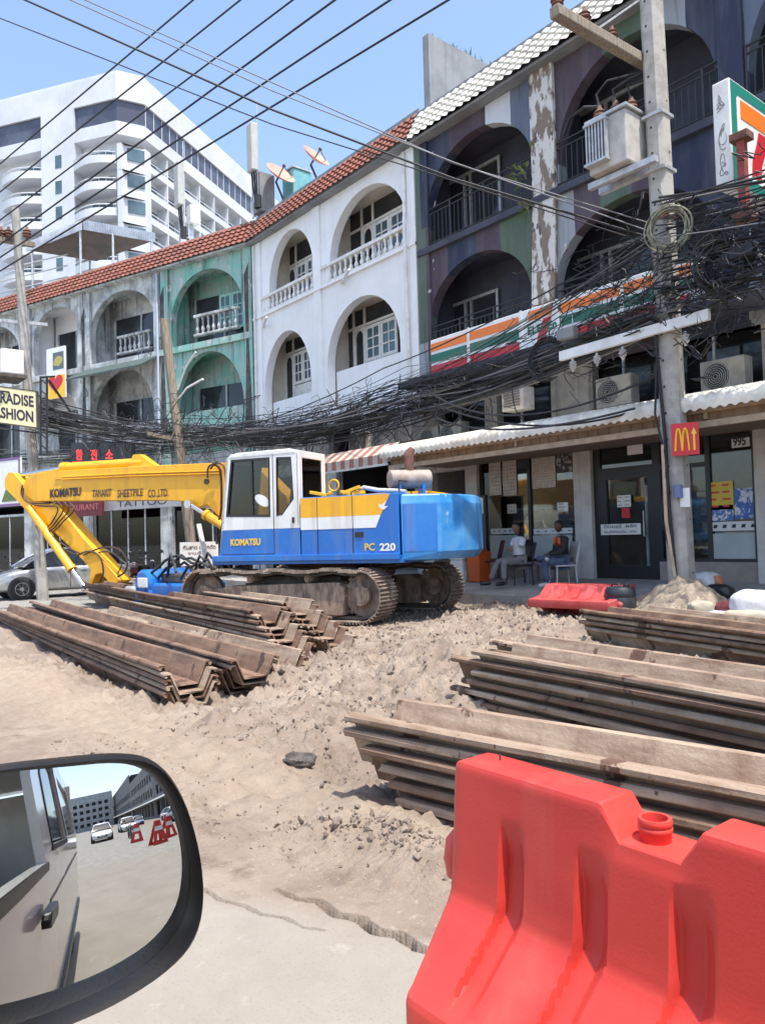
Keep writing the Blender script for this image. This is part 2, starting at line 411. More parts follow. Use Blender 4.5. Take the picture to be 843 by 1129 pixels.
xs = np.array(sorted(set(np.round(spaced(-900, 900, -11.0, 0.6, 0.036), 4)) | set(np.round(np.arange(-3.4, -1.85, 0.0055), 4))))
ys = np.array(sorted(set(np.round(spaced(-700, 1200, 0.7, 11.2, 0.036), 4)) | set(np.round(np.arange(1.48, 2.04, 0.0055), 4))))
GX, GY = np.meshgrid(xs, ys, indexing='ij')
GZ = ground_z(GX, GY)
nx, ny = GX.shape
me = bpy.data.meshes.new('ground')
co = np.stack([GX, GY, GZ], -1).reshape(-1, 3)
ii, jj = np.meshgrid(np.arange(nx-1), np.arange(ny-1), indexing='ij')
q = np.stack([ii*ny+jj, (ii+1)*ny+jj, (ii+1)*ny+jj+1, ii*ny+jj+1], -1).reshape(-1, 4)
me.from_pydata(co.tolist(), [], q.tolist())
me.polygons.foreach_set('use_smooth', [True]*len(me.polygons))
ca = me.color_attributes.new('zone', 'FLOAT_COLOR', 'POINT')
edge = 1.52+0.31*(GX+3.24)
slab_m = 1-sstep(-0.10, 0.25, GY-edge+0.5*fbm(GX*1.6, GY*1.6, 3))
asph = np.clip(sstep(-16, -20, GX) + sstep(7, 11, GX)*sstep(6, 3, GY) + (1-sstep(-1.5, 0.2, GY))*sstep(-7, -10, GX)*0.9, 0, 1)
lane = np.exp(-((GY-(2.5+0.05*(GX+4)))/0.5)**2)
zc = np.stack([slab_m, asph, lane, np.ones_like(lane)], -1).reshape(-1)
ca.data.foreach_set('color', zc.astype(np.float32))
def ground_material():
    m = bpy.data.materials.new('rubble_earth'); m.use_nodes = True; t = m.node_tree; N = t.nodes; K = t.links; b = N['Principled BSDF']; b.inputs['Roughness'].default_value = 0.95; b.inputs['Specular IOR Level'].default_value = 0.2
    g = N.new('ShaderNodeNewGeometry'); at = N.new('ShaderNodeAttribute'); at.attribute_name = 'zone'; sp = N.new('ShaderNodeSeparateColor'); K.new(at.outputs['Color'], sp.inputs[0])
    def nz(s, d=8, r=.65):
        n = N.new('ShaderNodeTexNoise'); n.inputs['Scale'].default_value = s; n.inputs['Detail'].default_value = d; n.inputs['Roughness'].default_value = r; K.new(g.outputs['Position'], n.inputs['Vector']); return n.outputs['Fac']
    def mr(v, a, b_):
        r = N.new('ShaderNodeMapRange'); r.inputs['From Min'].default_value = a; r.inputs['From Max'].default_value = b_; K.new(v, r.inputs['Value']); return r.outputs[0]
    def mx(f, a, c):
        x = N.new('ShaderNodeMix'); x.data_type = 'RGBA'; K.new(f, x.inputs[0])
        for s, v in ((6, a), (7, c)):
            if isinstance(v, tuple): x.inputs[s].default_value = (*v, 1)
            else: K.new(v, x.inputs[s])
        return x.outputs[2]
    dirt = mx(mr(nz(1.3), .36, .64), (0.275,0.211,0.164), (0.359,0.297,0.238))
    dirt = mx(mr(nz(5), .50, .66), dirt, (0.189,0.145,0.111))
    dirt = mx(mr(nz(28, 4), .58, .70), dirt, (0.409,0.352,0.289))
    lanec = mx(mr(nz(9), .4, .6), (0.386,0.311,0.233), (0.323,0.257,0.192))
    dirt = mx(mr(nz(.55, 5), .50, .62), dirt, (0.237,0.185,0.149))
    lf = N.new('ShaderNodeMath'); lf.operation = 'MULTIPLY'; lf.inputs[1].default_value = 0.75; K.new(sp.outputs['Blue'], lf.inputs[0])
    c = mx(lf.outputs[0], dirt, lanec)
    slab = mx(mr(nz(2.2), .35, .65), (0.249,0.225,0.191), (0.290,0.264,0.225))
    slab = mx(mr(nz(90, 3), .55, .75), slab, (0.202,0.179,0.154))
    slab = mx(mr(nz(6, 6, .7), .60, .72), slab, (0.337,0.313,0.269))
    c = mx(sp.outputs['Red'], c, slab)
    asp = mx(mr(nz(3), .4, .6), (0.227,0.221,0.204), (0.312,0.299,0.268))
    c = mx(sp.outputs['Green'], c, asp)
    K.new(c, b.inputs['Base Color'])
    bp = N.new('ShaderNodeBump'); bp.inputs['Distance'].default_value = 0.03; bp.inputs['Strength'].default_value = 0.55
    K.new(nz(38, 8, .75), bp.inputs['Height']); 
    st = N.new('ShaderNodeMath'); st.operation = 'MULTIPLY_ADD'; st.inputs[1].default_value = -0.6; st.inputs[2].default_value = 0.85; K.new(sp.outputs['Red'], st.inputs[0]); K.new(st.outputs[0], bp.inputs['Strength'])
    K.new(bp.outputs[0], b.inputs['Normal'])
    return m
me.materials.append(ground_material())
ground = bpy.data.objects.new('ground', me); col.objects.link(ground); tag(ground, 'pinkish dug up earth and cracked concrete of the road works', kind='structure')
def gz(x, y): return float(ground_z(x, y))

# loose stones and clods
M_stone = mat('stone_and_clods', (0.27,0.215,0.175), (0.17,0.13,0.105), scale=3, rough=0.95, lo=.35, hi=.65)
rs = np.random.default_rng(5); sb = MB()
ico_bm = bmesh.new(); bmesh.ops.create_icosphere(ico_bm, subdivisions=1, radius=1); ICV = [v.co.copy() for v in ico_bm.verts]; ICF = [[v.index for v in f.verts] for f in ico_bm.faces]; ico_bm.free()
def stone(mb, x, y, r, rng, sink=.3):
    sc_ = Vector((rng.uniform(.6,1.5), rng.uniform(.6,1.3), rng.uniform(.35,.8)))*r; rot = Euler((rng.uniform(0,6), rng.uniform(0,6), rng.uniform(0,6))).to_matrix(); z = gz(x, y) + r*(.5-sink)
    mb._a([rot @ Vector((v.x*sc_.x*rng.uniform(.55,1.25), v.y*sc_.y*rng.uniform(.55,1.25), v.z*sc_.z*rng.uniform(.55,1.25))) + Vector((x, y, z)) for v in ICV], ICF)
for k in range(11000):
    u = rs.random()
    if u < .35: x, y = rs.uniform(-6.5, -1.2), rs.uniform(1.75, 4.5)
    elif u < .75: x, y = rs.uniform(-11, -3.5), rs.uniform(4.2, 8.2)
    else: x, y = rs.uniform(-11.5, -3.5), rs.uniform(8, 11.2)
    if y < 1.95+0.31*(x+3.24) or abs(y-(2.5+0.05*(x+4))) < rs.uniform(0,.55): continue
    d = math.hypot(x, y)
    stone(sb, x, y, min(.09, 0.0030*d*rs.lognormal(-.25, .5)*.58), rs)
for k in range(420):
    x = rs.normal(-2.9, .35); y = 2.42+0.31*(x+2.9)*.6+rs.normal(0, .09); stone(sb, x, y, abs(rs.normal(.006, .008))+.004, rs)
stones = sb.build('rubble_stones', M_stone); tag(stones, 'loose stones and clods scattered over the earth', 'rubble', kind='stuff')
# grey lump of broken asphalt
bmx = bmesh.new(); bmesh.ops.create_icosphere(bmx, subdivisions=3, radius=1)
for v in bmx.verts:
    n_ = float(fbm(v.co.x*1.6+3, v.co.y*1.6+v.co.z*2, 4)); v.co = v.co*(1+.9*n_); v.co.x *= .13; v.co.y *= .07; v.co.z *= .055
chm = bpy.data.meshes.new('asphalt_lump'); bmx.to_mesh(chm); bmx.free(); chm.materials.append(mat('old_asphalt', (0.07,0.062,0.056), (0.13,0.115,0.10), scale=14, rough=.95, bump=.8, bscale=60))
chunk = bpy.data.objects.new('asphalt_lump', chm); col.objects.link(chunk); p = gp(330, 832, .06); chunk.location = (p.x, p.y, gz(p.x, p.y)+.03); chunk.rotation_euler = (0,0,.5)
tag(chunk, 'dark lump of broken asphalt lying on the earth behind the mirror', 'rubble')

# pavement with kerb in front of the shops, and in front of the bend
M_pave = mat('pavement_concrete', (0.36,0.34,0.31), (0.27,0.255,0.235), scale=3, rough=0.95, bump=0.25)
pv = MB()
X0, X1 = -23.0, 30.0
P = [(X0,11.3,-.2),(X0,11.3,.38),(X0,11.5,.40),(X0,13.55,.60),(X0,13.55,-.2)]
n_ = 60; vs = []
for i in range(n_+1):
    x = X0+(X1-X0)*i/n_; j = .02*math.sin(i*2.1)
    vs.append([(x,11.3+j,-.2),(x,11.3+j,.37+.01*math.sin(i*1.7)),(x,11.5,.40),(x,13.55,.60),(x,19,.60)])
pv.grid(vs)
pavement = pv.build('pavement', M_pave, smooth=30); tag(pavement, 'raised concrete pavement in front of the shops', kind='structure')
AZ2 = R(200); E2 = Vector((math.cos(AZ2), math.sin(AZ2), 0)); N2 = Vector((E2.y, -E2.x, 0))*-1     # N2 points to the street
if N2.y > 0: N2 = -N2
C2 = Vector((-23.55, 13.5, 0))
def f1(a, b, d): return (a, 13.5+d, b)
def f2(a, b, d): return C2 + E2*a - N2*d + Vector((0,0,b))
pv = MB(); pv.prism([(-3.0,-.2),(34,-.2),(34,.18),(-3.0,.18)], -2.6, 4.0, lambda a,b,d: f2(a,b,d))
tag(pv.build('pavement', M_pave), 'low pavement below the weathered shop houses', kind='structure')

# ================================================================== SHOP HOUSES
def xplane(px, py, X):
    d = ray(px, py); return CP + d*(X/d.x)
def tiles(mp, s0, s1, zb, zt, db, dt, rows=5, pitch=.26):
    """barrel tile strip between eave (zb, db) and ridge (zt, dt)"""
    mb = MB(); n = max(8, int((s1-s0)/pitch*8)); P_ = []
    for r in range(rows):
        for e in (0.0, 1.0):
            t = (r+e)/rows; lift = .045*(1-e); row = []
            for i in range(n+1):
                s = s0+(s1-s0)*i/n; wv = (.5-.5*math.cos(2*PI*s/pitch))*.045
                row.append(mp(s, zb+(zt-zb)*t+.5*(wv+lift), db+(dt-db)*t-(wv+lift)))
            P_.append(row)
    mb.grid(P_); return mb
def casement(parent, mp, x0, x1, z0, z1, d, mframe, mpane, cols=2, rows=3, leaves=2):
    mb = MB(); t = .05; wl = (x1-x0)/leaves
    for k in range(leaves):
        a, b = x0+k*wl, x0+(k+1)*wl
        hs = []; cw = (b-a-.08*2)/cols; rh = (z1-z0-.16)/rows
        for i in range(cols):
            for j in range(rows):
                hx, hz = a+.08+i*cw, z0+.08+j*rh; hs.append([(hx+.02,hz+.02),(hx+cw-.02,hz+.02),(hx+cw-.02,hz+rh-.02),(hx+.02,hz+rh-.02)])
        mb.slab([(a+.01,z0),(b-.01,z0),(b-.01,z1),(a+.01,z1)], hs, d-t, d, mp)
    f = mb.build('window', mframe, parent, world=True)
    p_ = MB(); p_.slab([(x0+.03,z0+.03),(x1-.03,z0+.03),(x1-.03,z1-.03),(x0+.03,z1-.03)], [], d-.028, d-.018, mp); p_.build('pane', mpane, f, world=True)
    return f
BAL = None
def balustrade(parent, mp, x0, x1, z0, z1, d, m, pitch=.26, ends=True):
    mb = MB()
    mb.slab([(x0,z1-.10),(x1,z1-.10),(x1,z1),(x0,z1)], [], d-.10, d+.10, mp); mb.slab([(x0,z0),(x1,z0),(x1,z0+.08),(x0,z0+.08)], [], d-.10, d+.10, mp)
    rail = mb.build('balustrade', m, parent, world=True, bevel=.012)
    h = z1-z0-.18; n = int((x1-x0)/pitch)
    prof = [(.055,0),(.055,.05),(.035,.07),(.06,.16),(.075,.26),(.06,.36),(.032,.5),(.03,.6),(.045,.68),(.03,.74),(.05,.84),(.055,.92),(.055,1.0)]
    base = MB().lathe([(r, z*h) for r, z in prof], n=10); first = None
    inv = MW[parent.name].inverted()
    for i in range(n):
        p_ = Vector(mp(x0+(i+.5)*(x1-x0)/n, z0+.08, d))
        if first is None: first = base.build('baluster', m, rail, smooth=60); o = first
        else: o = first.copy(); col.objects.link(o); o.parent = rail; MW[o.name] = MW[first.name]
        o.matrix_local = inv @ Matrix.Translation(p_)
    return rail
def iron_rail(parent, mp, x0, x1, z0, z1, d, m, pitch=.14):
    mb = MB()
    for z in (z0+.06, z1-.14, z1): mb.cyl(mp(x0,z,d), mp(x1,z,d), .02, n=6)
    n = int((x1-x0)/pitch)
    for i in range(n+1):
        x = x0+(x1-x0)*i/n; k = i % 8 == 0; mb.cyl(mp(x,z0,d), mp(x,z1 if k else z1-.14,d), .025 if k else .010, n=6)
    return mb.build('railing', m, parent, world=True)
def bays(root, mp, s0, s1, z0, z1, arches, wall_m, in_m, depth, thick=.28, floors=(), extra=None):
    """front wall with arched openings, and a loggia behind each one"""
    mb = MB(); mb.slab([(s0,z0),(s1,z0),(s1,z1),(s0,z1)], [arch(*a) for a in arches], 0, thick, mp); mb.build('front_wall', wall_m, root, world=True)
    for a in arches:
        x0, x1, b, _, t = a; m2 = MB()
        for q0, q1 in ((x0-.35, x0-.25), (x1+.25, x1+.35)): m2.slab([(q0,b-.1),(q1,b-.1),(q1,t+.3),(q0,t+.3)], [], thick, depth, mp)
        m2.slab([(x0-.35,b-.12),(x1+.35,b-.12),(x1+.35,b-.004),(x0-.35,b-.004)], [], thick, depth, mp)
        m2.slab([(x0-.35,t+.12),(x1+.35,t+.12),(x1+.35,t+.3),(x0-.35,t+.3)], [], thick, depth, mp)
        m2.slab([(x0-.9,b-.12),(x1+.35,b-.12),(x1+.35,t+.3),(x0-.9,t+.3)], [], depth, depth+.15, mp)
        m2.build('loggia', in_m, root, world=True)

# ---------- white shop house
white_house = thing('white_shophouse', 'white shop house with balustraded balconies in arches under a red tiled eave', 'building', (-19.2, 13.5, 0))
wa = [(-22.5,-19.8,9.38,10.1,11.77), (-18.9,-15.3,9.38,10.0,11.67), (-22.95,-20.05,5.55,6.6,8.5), (-19.15,-15.7,5.55,6.9,8.57)]
bays(white_house, f1, -23.55, -14.86, 5.0, 12.4, wa, M_white, M_cream, 1.05)
mb = MB(); mb.slab([(-23.55,-.1),(-14.86,-.1),(-14.86,5.0),(-23.55,5.0)], [[(-23.1,.45),(-19.5,.45),(-19.5,3.7),(-23.1,3.7)],[(-18.9,.55),(-15.3,.55),(-15.3,3.7),(-18.9,3.7)],[(-19.3,4.15),(-18.1,4.15),(-18.1,4.85),(-19.3,4.85)]], 0.03, .28, f1); mb.build('ground_wall', M_old, white_house, world=True)
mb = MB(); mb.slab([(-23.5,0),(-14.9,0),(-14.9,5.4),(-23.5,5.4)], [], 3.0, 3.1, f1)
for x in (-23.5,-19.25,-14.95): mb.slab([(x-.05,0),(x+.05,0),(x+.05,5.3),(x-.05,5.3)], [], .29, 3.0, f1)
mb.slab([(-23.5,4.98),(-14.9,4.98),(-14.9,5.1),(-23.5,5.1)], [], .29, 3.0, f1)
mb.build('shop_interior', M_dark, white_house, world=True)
mb = MB(); mb.box((-23.5,14.9,5.2),(-14.9,22,12.9)); mb.build('rear_block', M_old, white_house, world=True)
tiles(f1, -23.6, -14.86, 12.02, 12.86, -.34, .12, rows=5).build('tiled_eave', M_tile_r, white_house, world=True, smooth=60)
mb = MB(); mb.slab([(-23.55,12.3),(-14.86,12.3),(-14.86,13.02),(-23.55,13.02)], [], .14, .5, f1); mb.slab([(-23.6,11.98),(-14.86,11.98),(-14.86,12.05),(-23.6,12.05)], [], -.30, .0, f1); mb.build('roof_parapet', M_grey, white_house, world=True)
mb = MB()
for x0, x1 in ((-23.5,-23.0),(-19.75,-19.35),(-15.3,-14.9)): mb.slab([(x0,5.0),(x1,5.0),(x1,11.96),(x0,11.96)], [], -.06, -.003, f1)
mb.slab([(-23.5,9.30),(-14.9,9.30),(-14.9,9.37),(-23.5,9.37)], [], -.10, -.003, f1)
mb.build('pilaster', M_white, white_house, world=True, each=True)
balustrade(white_house, f1, -22.95, -19.78, 9.37, 9.99, .02, M_wpaint); balustrade(white_house, f1, -19.32, -15.32, 9.37, 9.99, .02, M_wpaint)
# windows on the loggia back walls
def win_set(root, mp, x0, x1, z0, z1, d, frame, dark, pane, casew=1.55, door=True):
    """from right to left: casement pair, arched dark door, dark panels"""
    mb = MB(); mb.slab([(x0,z0),(x1,z0),(x1,z1),(x0,z1)], [], d-.03, d-.004, mp); pn = mb.build('window_wall', dark, root, world=True)
    cx0 = x1-casew
    casement(root, mp, cx0, x1-.04, z0+.62, z0+1.72, d-.05, frame, pane)
    mb = MB()
    for x in (cx0-.06, cx0-.62, cx0-1.5): 
        if x > x0: mb.slab([(x-.04,z0),(x+.04,z0),(x+.04,z1),(x-.04,z1)], [], d-.08, d-.035, mp)
    mb.slab([(x0,z0+1.76),(x1,z0+1.76),(x1,z0+1.84),(x0,z0+1.84)], [], d-.07, d-.036, mp)
    mb.slab([(cx0-.04,z0),(x1,z0),(x1,z0+.60),(cx0-.04,z0+.60)], [], d-.06, d-.034, mp)
    if cx0-.62 > x0: mb.slab([(cx0-.58,z0),(cx0-.10,z0),(cx0-.10,z0+1.75),(cx0-.58,z0+1.75)], [arch(cx0-.53,cx0-.15,z0+.10,z0+1.45,z0+1.68,10)], d-.065, d-.032, mp)
    mb.build('window_frame', frame, root, world=True)
win_set(white_house, f1, -23.4, -20.9, 9.4, 11.9, 1.04, M_wpaint, M_dkglass, M_blueglass, casew=1.35)
win_set(white_house, f1, -20.1, -16.35, 9.4, 11.8, 1.04, M_wpaint, M_dkglass, M_blueglass)
win_set(white_house, f1, -23.6, -21.35, 6.35, 8.7, 1.04, M_wpaint, M_dkglass, M_blueglass, casew=1.2)
win_set(white_house, f1, -20.5, -16.9, 6.35, 8.7, 1.04, M_wpaint, M_dkglass, M_blueglass)
mb = MB(); mb.slab([(-22.94,5.56),(-20.06,5.56),(-20.06,6.35),(-22.94,6.35)], [], .32, .45, f1); mb.slab([(-19.14,5.56),(-15.71,5.56),(-15.71,6.72),(-19.14,6.72)], [], .32, .45, f1); mb.build('parapet', M_white, white_house, world=True, each=True)
mb = MB(); mb.tube([f1(-15.25,11.9,-.10),f1(-15.25,10.2,-.12),f1(-15.15,10.0,-.22),f1(-15.2,9.2,-.18),f1(-15.22,5.0,-.12),f1(-15.25,3.9,-.12)], .05, 8); mb.tube([f1(-23.35,11.9,-.12),f1(-23.3,9.0,-.14),f1(-23.35,4,-.12)], .035, 8); mb.build('drain_pipe', M_wpaint, white_house, world=True, each=True, smooth=60)
mb = MB()
for x, z in ((-22.9,8.95),(-18.3,9.2)): mb.beam(f1(x,z,-.03), f1(x+1.1,z-.0,-.55), .07, .05)
mb.build('strip_light', M_wpaint, white_house, world=True, each=True)

# ---------- camouflage painted shop house with the shop
camo_house = thing('convenience_store', 'shop house painted in camouflage panels above a convenience store', 'building', (-9.5, 13.5, 0.6))
ca_ = [(-14.55,-10.9,9.08,9.75,11.45), (-10.25,-6.68,9.0,9.75,11.5), (-6.1,-2.6,9.0,9.7,11.45), (-14.55,-11.1,5.6,6.95,8.42), (-10.45,-6.8,5.6,6.9,8.32), (-6.15,-2.6,5.6,6.9,8.3)]
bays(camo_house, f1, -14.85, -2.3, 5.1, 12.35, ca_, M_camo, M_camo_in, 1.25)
mb = MB(); mb.box((-14.85,15.0,5.2),(-2.3,23,12.9)); mb.build('rear_block', M_grey, camo_house, world=True)
tiles(f1, -14.86, -2.2, 11.90, 12.80, -.36, .12, rows=5).build('tiled_eave', M_tile_w, camo_house, world=True, smooth=60)
mb = MB(); mb.slab([(-14.86,12.25),(-2.3,12.25),(-2.3,12.92),(-14.86,12.92)], [], .14, .5, f1); mb.slab([(-14.86,11.86),(-2.3,11.86),(-2.3,11.93),(-14.86,11.93)], [], -.32, 0, f1); mb.build('roof_parapet', M_grey, camo_house, world=True)
mb = MB()
for (a, b, c_, d_) in ((-10.92,-10.28,-11.12,-10.48),):
    mb.prism([(c_,5.2),(d_,5.2),(b,9.1),(b,11.86),(a,11.86),(a,9.1)], -.10, -.004, f1)
mb.build('pilaster', M_peel, camo_house, world=True, each=True)
mb = MB()
for x in (-14.84,-6.62): mb.slab([(x,5.2),(x+.45,5.2),(x+.45,11.86),(x,11.86)], [], -.07, -.003, f1)
mb.build('pilaster', M_camo, camo_house, world=True, each=True)
for a, b in ((-14.78,-10.86),(-10.3,-6.66),(-6.14,-2.5)): iron_rail(camo_house, f1, a, b, 9.08, 10.05, -.02, M_black)
for a, b in ((-14.5,-11.1),(-10.4,-6.8)): iron_rail(camo_house, f1, a, b, 6.0, 6.95, -.04, M_black)
for z in (9.06, 5.5):
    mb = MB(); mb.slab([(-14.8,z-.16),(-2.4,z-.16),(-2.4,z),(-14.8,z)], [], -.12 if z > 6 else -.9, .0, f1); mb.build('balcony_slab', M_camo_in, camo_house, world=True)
for (x0, x1, z0) in ((-15.6,-12.7,9.1),(-11.3,-8.1,9.05),(-7.0,-4.2,9.05),(-15.6,-12.9,5.7),(-11.5,-8.4,5.7)):
    mb = MB(); mb.slab([(x0+.3,z0),(x1-.3,z0),(x1-.3,z0+2.1),(x0+.3,z0+2.1)], [], 1.20, 1.245, f1); wn = mb.build('window', M_dkglass, camo_house, world=True)
    mb = MB(); 
    for x in (x0+.3, (x0+x1)/2-.1, (x0+x1)/2+.12, x1-.3): mb.slab([(x-.035,z0),(x+.035,z0),(x+.035,z0+2.1),(x-.035,z0+2.1)], [], 1.15, 1.198, f1)
    mb.slab([(x0+.26,z0+2.1),(x1-.26,z0+2.1),(x1-.26,z0+2.18),(x0+.26,z0+2.18)], [], 1.15, 1.198, f1)
    mb.build('frame', M_galv, wn, world=True)
# mezzanine behind the awning
mb = MB(); mb.slab([(-14.85,3.3),(-2.3,3.3),(-2.3,5.35),(-14.85,5.35)], [[(x,4.0),(x+1.6,4.0),(x+1.6,5.1),(x,5.1)] for x in (-14.3,-12.3,-9.6,-7.7,-5.5)], 0.03, .25, f1); mb.build('mezzanine_wall', mat('mezzanine_paint', (0.50,0.47,0.42), (0.36,0.34,0.31), scale=2, streak=(.12,.11,.10), sk=.7, rough=.9), camo_house, world=True)
mb = MB(); mb.slab([(-14.8,3.4),(-2.4,3.4),(-2.4,5.3),(-14.8,5.3)], [], .6, .7, f1); mb.build('mezzanine_glass', M_dkglass, camo_house, world=True)
mb = MB()
for x in (-13.6,-11.6,-8.9,-7.0,-4.8): mb.slab([(x,4.02),(x+.05,4.02),(x+.05,5.08),(x,5.08)], [], .05, .10, f1)
mb.build('mezzanine_frame', M_galv, camo_house, world=True, each=True)
# party wall on the roof, with weeds along its top
p0 = xplane(477, 110, -14.85); pz = xplane(477, 38, -14.85); 
Yw = 14.1; z_top = CAM_H+(fp(477,38,13.5).z-CAM_H)*Yw/13.5
pw = MB(); pw.box((-14.95, 13.95, 12.3), (-14.72, 20.5, z_top)); party = pw.build('party_wall', M_grey, camo_house, world=True)
gm = mat('weed_green', (0.10,0.16,0.05), (0.16,0.20,0.07), scale=9, rough=.8)
wb = MB(); rr = random.Random(3)
for k in range(170):
    y = rr.uniform(14.3, 20.4); b_ = Vector((-14.83+rr.uniform(-.07,.07), y, z_top-.01)); h = rr.uniform(.06,.28)*(1.0 if rr.random() < .5 else .5)
    tip = b_+Vector((rr.uniform(-.1,.1), rr.uniform(-.1,.1), h)); s = Vector((rr.uniform(-1,1), rr.uniform(-1,1), 0)).normalized()*.025
    wb._a([b_-s, b_+s, (b_+tip)/2+s*1.3, tip], [(0,1,2),(0,2,3)])
wd = wb.build('weeds', gm); tag(wd, 'wispy weeds growing along the top of the grey roof wall', 'weeds', kind='stuff')
# shop front
M_pil = mat('shop_pillar', (0.58,0.56,0.52), (0.48,0.46,0.42), scale=3, streak=(.25,.22,.19), sk=.4, rough=.85)
for a, b in ((-13.3,-12.93),(-10.1,-9.66),(-6.28,-5.75),(-2.75,-2.3)):
    mb = MB(); mb.slab([(a,.5),(b,.5),(b,3.45),(a,3.45)], [], -.08, .3, f1); mb.build('shop_pillar', M_pil, camo_house, world=True, bevel=.01)
mb = MB(); mb.slab([(-12.93,.5),(-10.1,.5),(-10.1,.93),(-12.93,.93)], [], 0, .25, f1); mb.slab([(-8.2,.5),(-6.28,.5),(-6.28,.95),(-8.2,.95)], [], 0, .25, f1); mb.slab([(-5.75,.5),(-2.75,.5),(-2.75,.95),(-5.75,.95)], [], 0, .25, f1)
mb.build('plinth', mat('plinth_tile', (0.33,0.27,0.23), (0.27,0.22,0.19), scale=5, rough=.6), camo_house, world=True, each=True)
mb = MB()
for x in (-12.93,-11.45,-10.18): mb.slab([(x,.94),(x+.08,.94),(x+.08,3.45),(x,3.45)], [], .02, .12, f1)
mb.slab([(-12.93,.935),(-10.1,.935),(-10.1,1.0),(-12.93,1.0)], [], .018, .118, f1)
for x in (-8.22,-7.22,-6.36): mb.slab([(x,.95),(x+.09,.95),(x+.09,3.45),(x,3.45)], [], .02, .12, f1)
for x in (-5.75,-4.3,-2.83): mb.slab([(x,.95),(x+.09,.95),(x+.09,3.45),(x,3.45)], [], .02, .12, f1)
mb.slab([(-8.22,.945),(-2.75,.945),(-2.75,1.01),(-8.22,1.01)], [], .018, .118, f1); mb.slab([(-8.13,2.72),(-7.22,2.72),(-7.22,2.80),(-8.13,2.80)], [], .022, .115, f1)
M_blk = mat('black_frame', (0.02,0.02,0.022), rough=.4)
mb.build('shop_window_frame', M_blk, camo_house, world=True)
for a, b in ((-12.85,-11.45),(-11.37,-10.18),(-8.13,-7.22),(-7.13,-6.36),(-5.66,-4.3),(-4.21,-2.83)):
    mb = MB(); mb.slab([(a,.97),(b,.97),(b,3.45),(a,3.45)], [], .06, .068, f1); mb.build('shop_window', M_glass, camo_house, world=True)
# door
mb = MB(); mb.slab([(-9.66,.6),(-8.22,.6),(-8.22,3.45),(-9.66,3.45)], [[(-9.36,.86),(-8.42,.86),(-8.42,2.62),(-9.36,2.62)],[(-9.5,2.86),(-8.3,2.86),(-8.3,3.36),(-9.5,3.36)]], .02, .12, f1); dr = mb.build('shop_door', M_blk, camo_house, world=True)
mb = MB(); mb.slab([(-9.4,.82),(-8.38,.82),(-8.38,2.66),(-9.4,2.66)], [], .06, .068, f1); mb.slab([(-9.52,2.84),(-8.28,2.84),(-8.28,3.38),(-9.52,3.38)], [], .06, .068, f1); mb.build('pane', M_glass, dr, world=True)
mb = MB(); mb.tube([f1(-8.48,1.45,.0), f1(-8.48,1.45,-.05), f1(-8.48,1.95,-.05), f1(-8.48,1.95,.0)], .015, 6); mb.build('handle', M_galv, dr, world=True)
# the room behind the glass, with its shelves
mb = MB(); mb.slab([(-14.8,.5),(-2.35,.5),(-2.35,3.6),(-14.8,3.6)], [], 4.0, 4.1, f1); mb.slab([(-14.8,3.35),(-2.35,3.35),(-2.35,3.45),(-14.8,3.45)], [], .26, 4.0, f1); mb.slab([(-14.8,.60),(-2.35,.60),(-2.35,.64),(-14.8,.64)], [], .26, 4.0, f1)
for x in (-14.8,-2.4): mb.slab([(x,.5),(x+.05,.5),(x+.05,3.6),(x,3.6)], [], .26, 4.0, f1)
mb.build('shop_interior', mat('shop_interior', (0.50,0.47,0.43), (0.36,0.34,0.31), scale=1, rough=.8), camo_house, world=True)
M_goods = mat('shelved_goods', (0.30,0.16,0.10), (0.12,0.20,0.30), scale=7, lo=.47, hi=.53, spots=(.45,.38,.12), spot_t=.55, rough=.6)
for x0, x1, d in ((-12.8,-10.4,1.0),(-8.0,-6.4,1.2),(-5.5,-3.0,1.1),(-9.3,-8.5,2.4)):
    mb = MB(); 
    for z in (.65,1.05,1.45,1.85,2.15): mb.slab([(x0,z),(x1,z),(x1,z+.03),(x0,z+.03)], [], d, d+.4, f1)
    sh = mb.build('goods_shelf', M_galv, camo_house, world=True)
    mb = MB(); rr = random.Random(int(x0*10))
    for z in (.65,1.05,1.45,1.85):
        x = x0+.02
        while x < x1-.2: w_ = rr.uniform(.07,.22); h = rr.uniform(.18,.33); mb.slab([(x,z+.032),(x+w_,z+.032),(x+w_,z+.03+h),(x,z+.03+h)], [], d+.03, d+.3, f1); x += w_+.01
    mb.build('goods', M_goods, sh, world=True)
# left part of the ground floor, a dark open shop
mb = MB(); mb.slab([(-14.85,.3),(-13.3,.3),(-13.3,3.45),(-14.85,3.45)], [[(-14.6,.6),(-13.4,.6),(-13.4,3.2),(-14.6,3.2)]], .0, .2, f1); mb.build('side_shop_front', M_pil, camo_house, world=True)

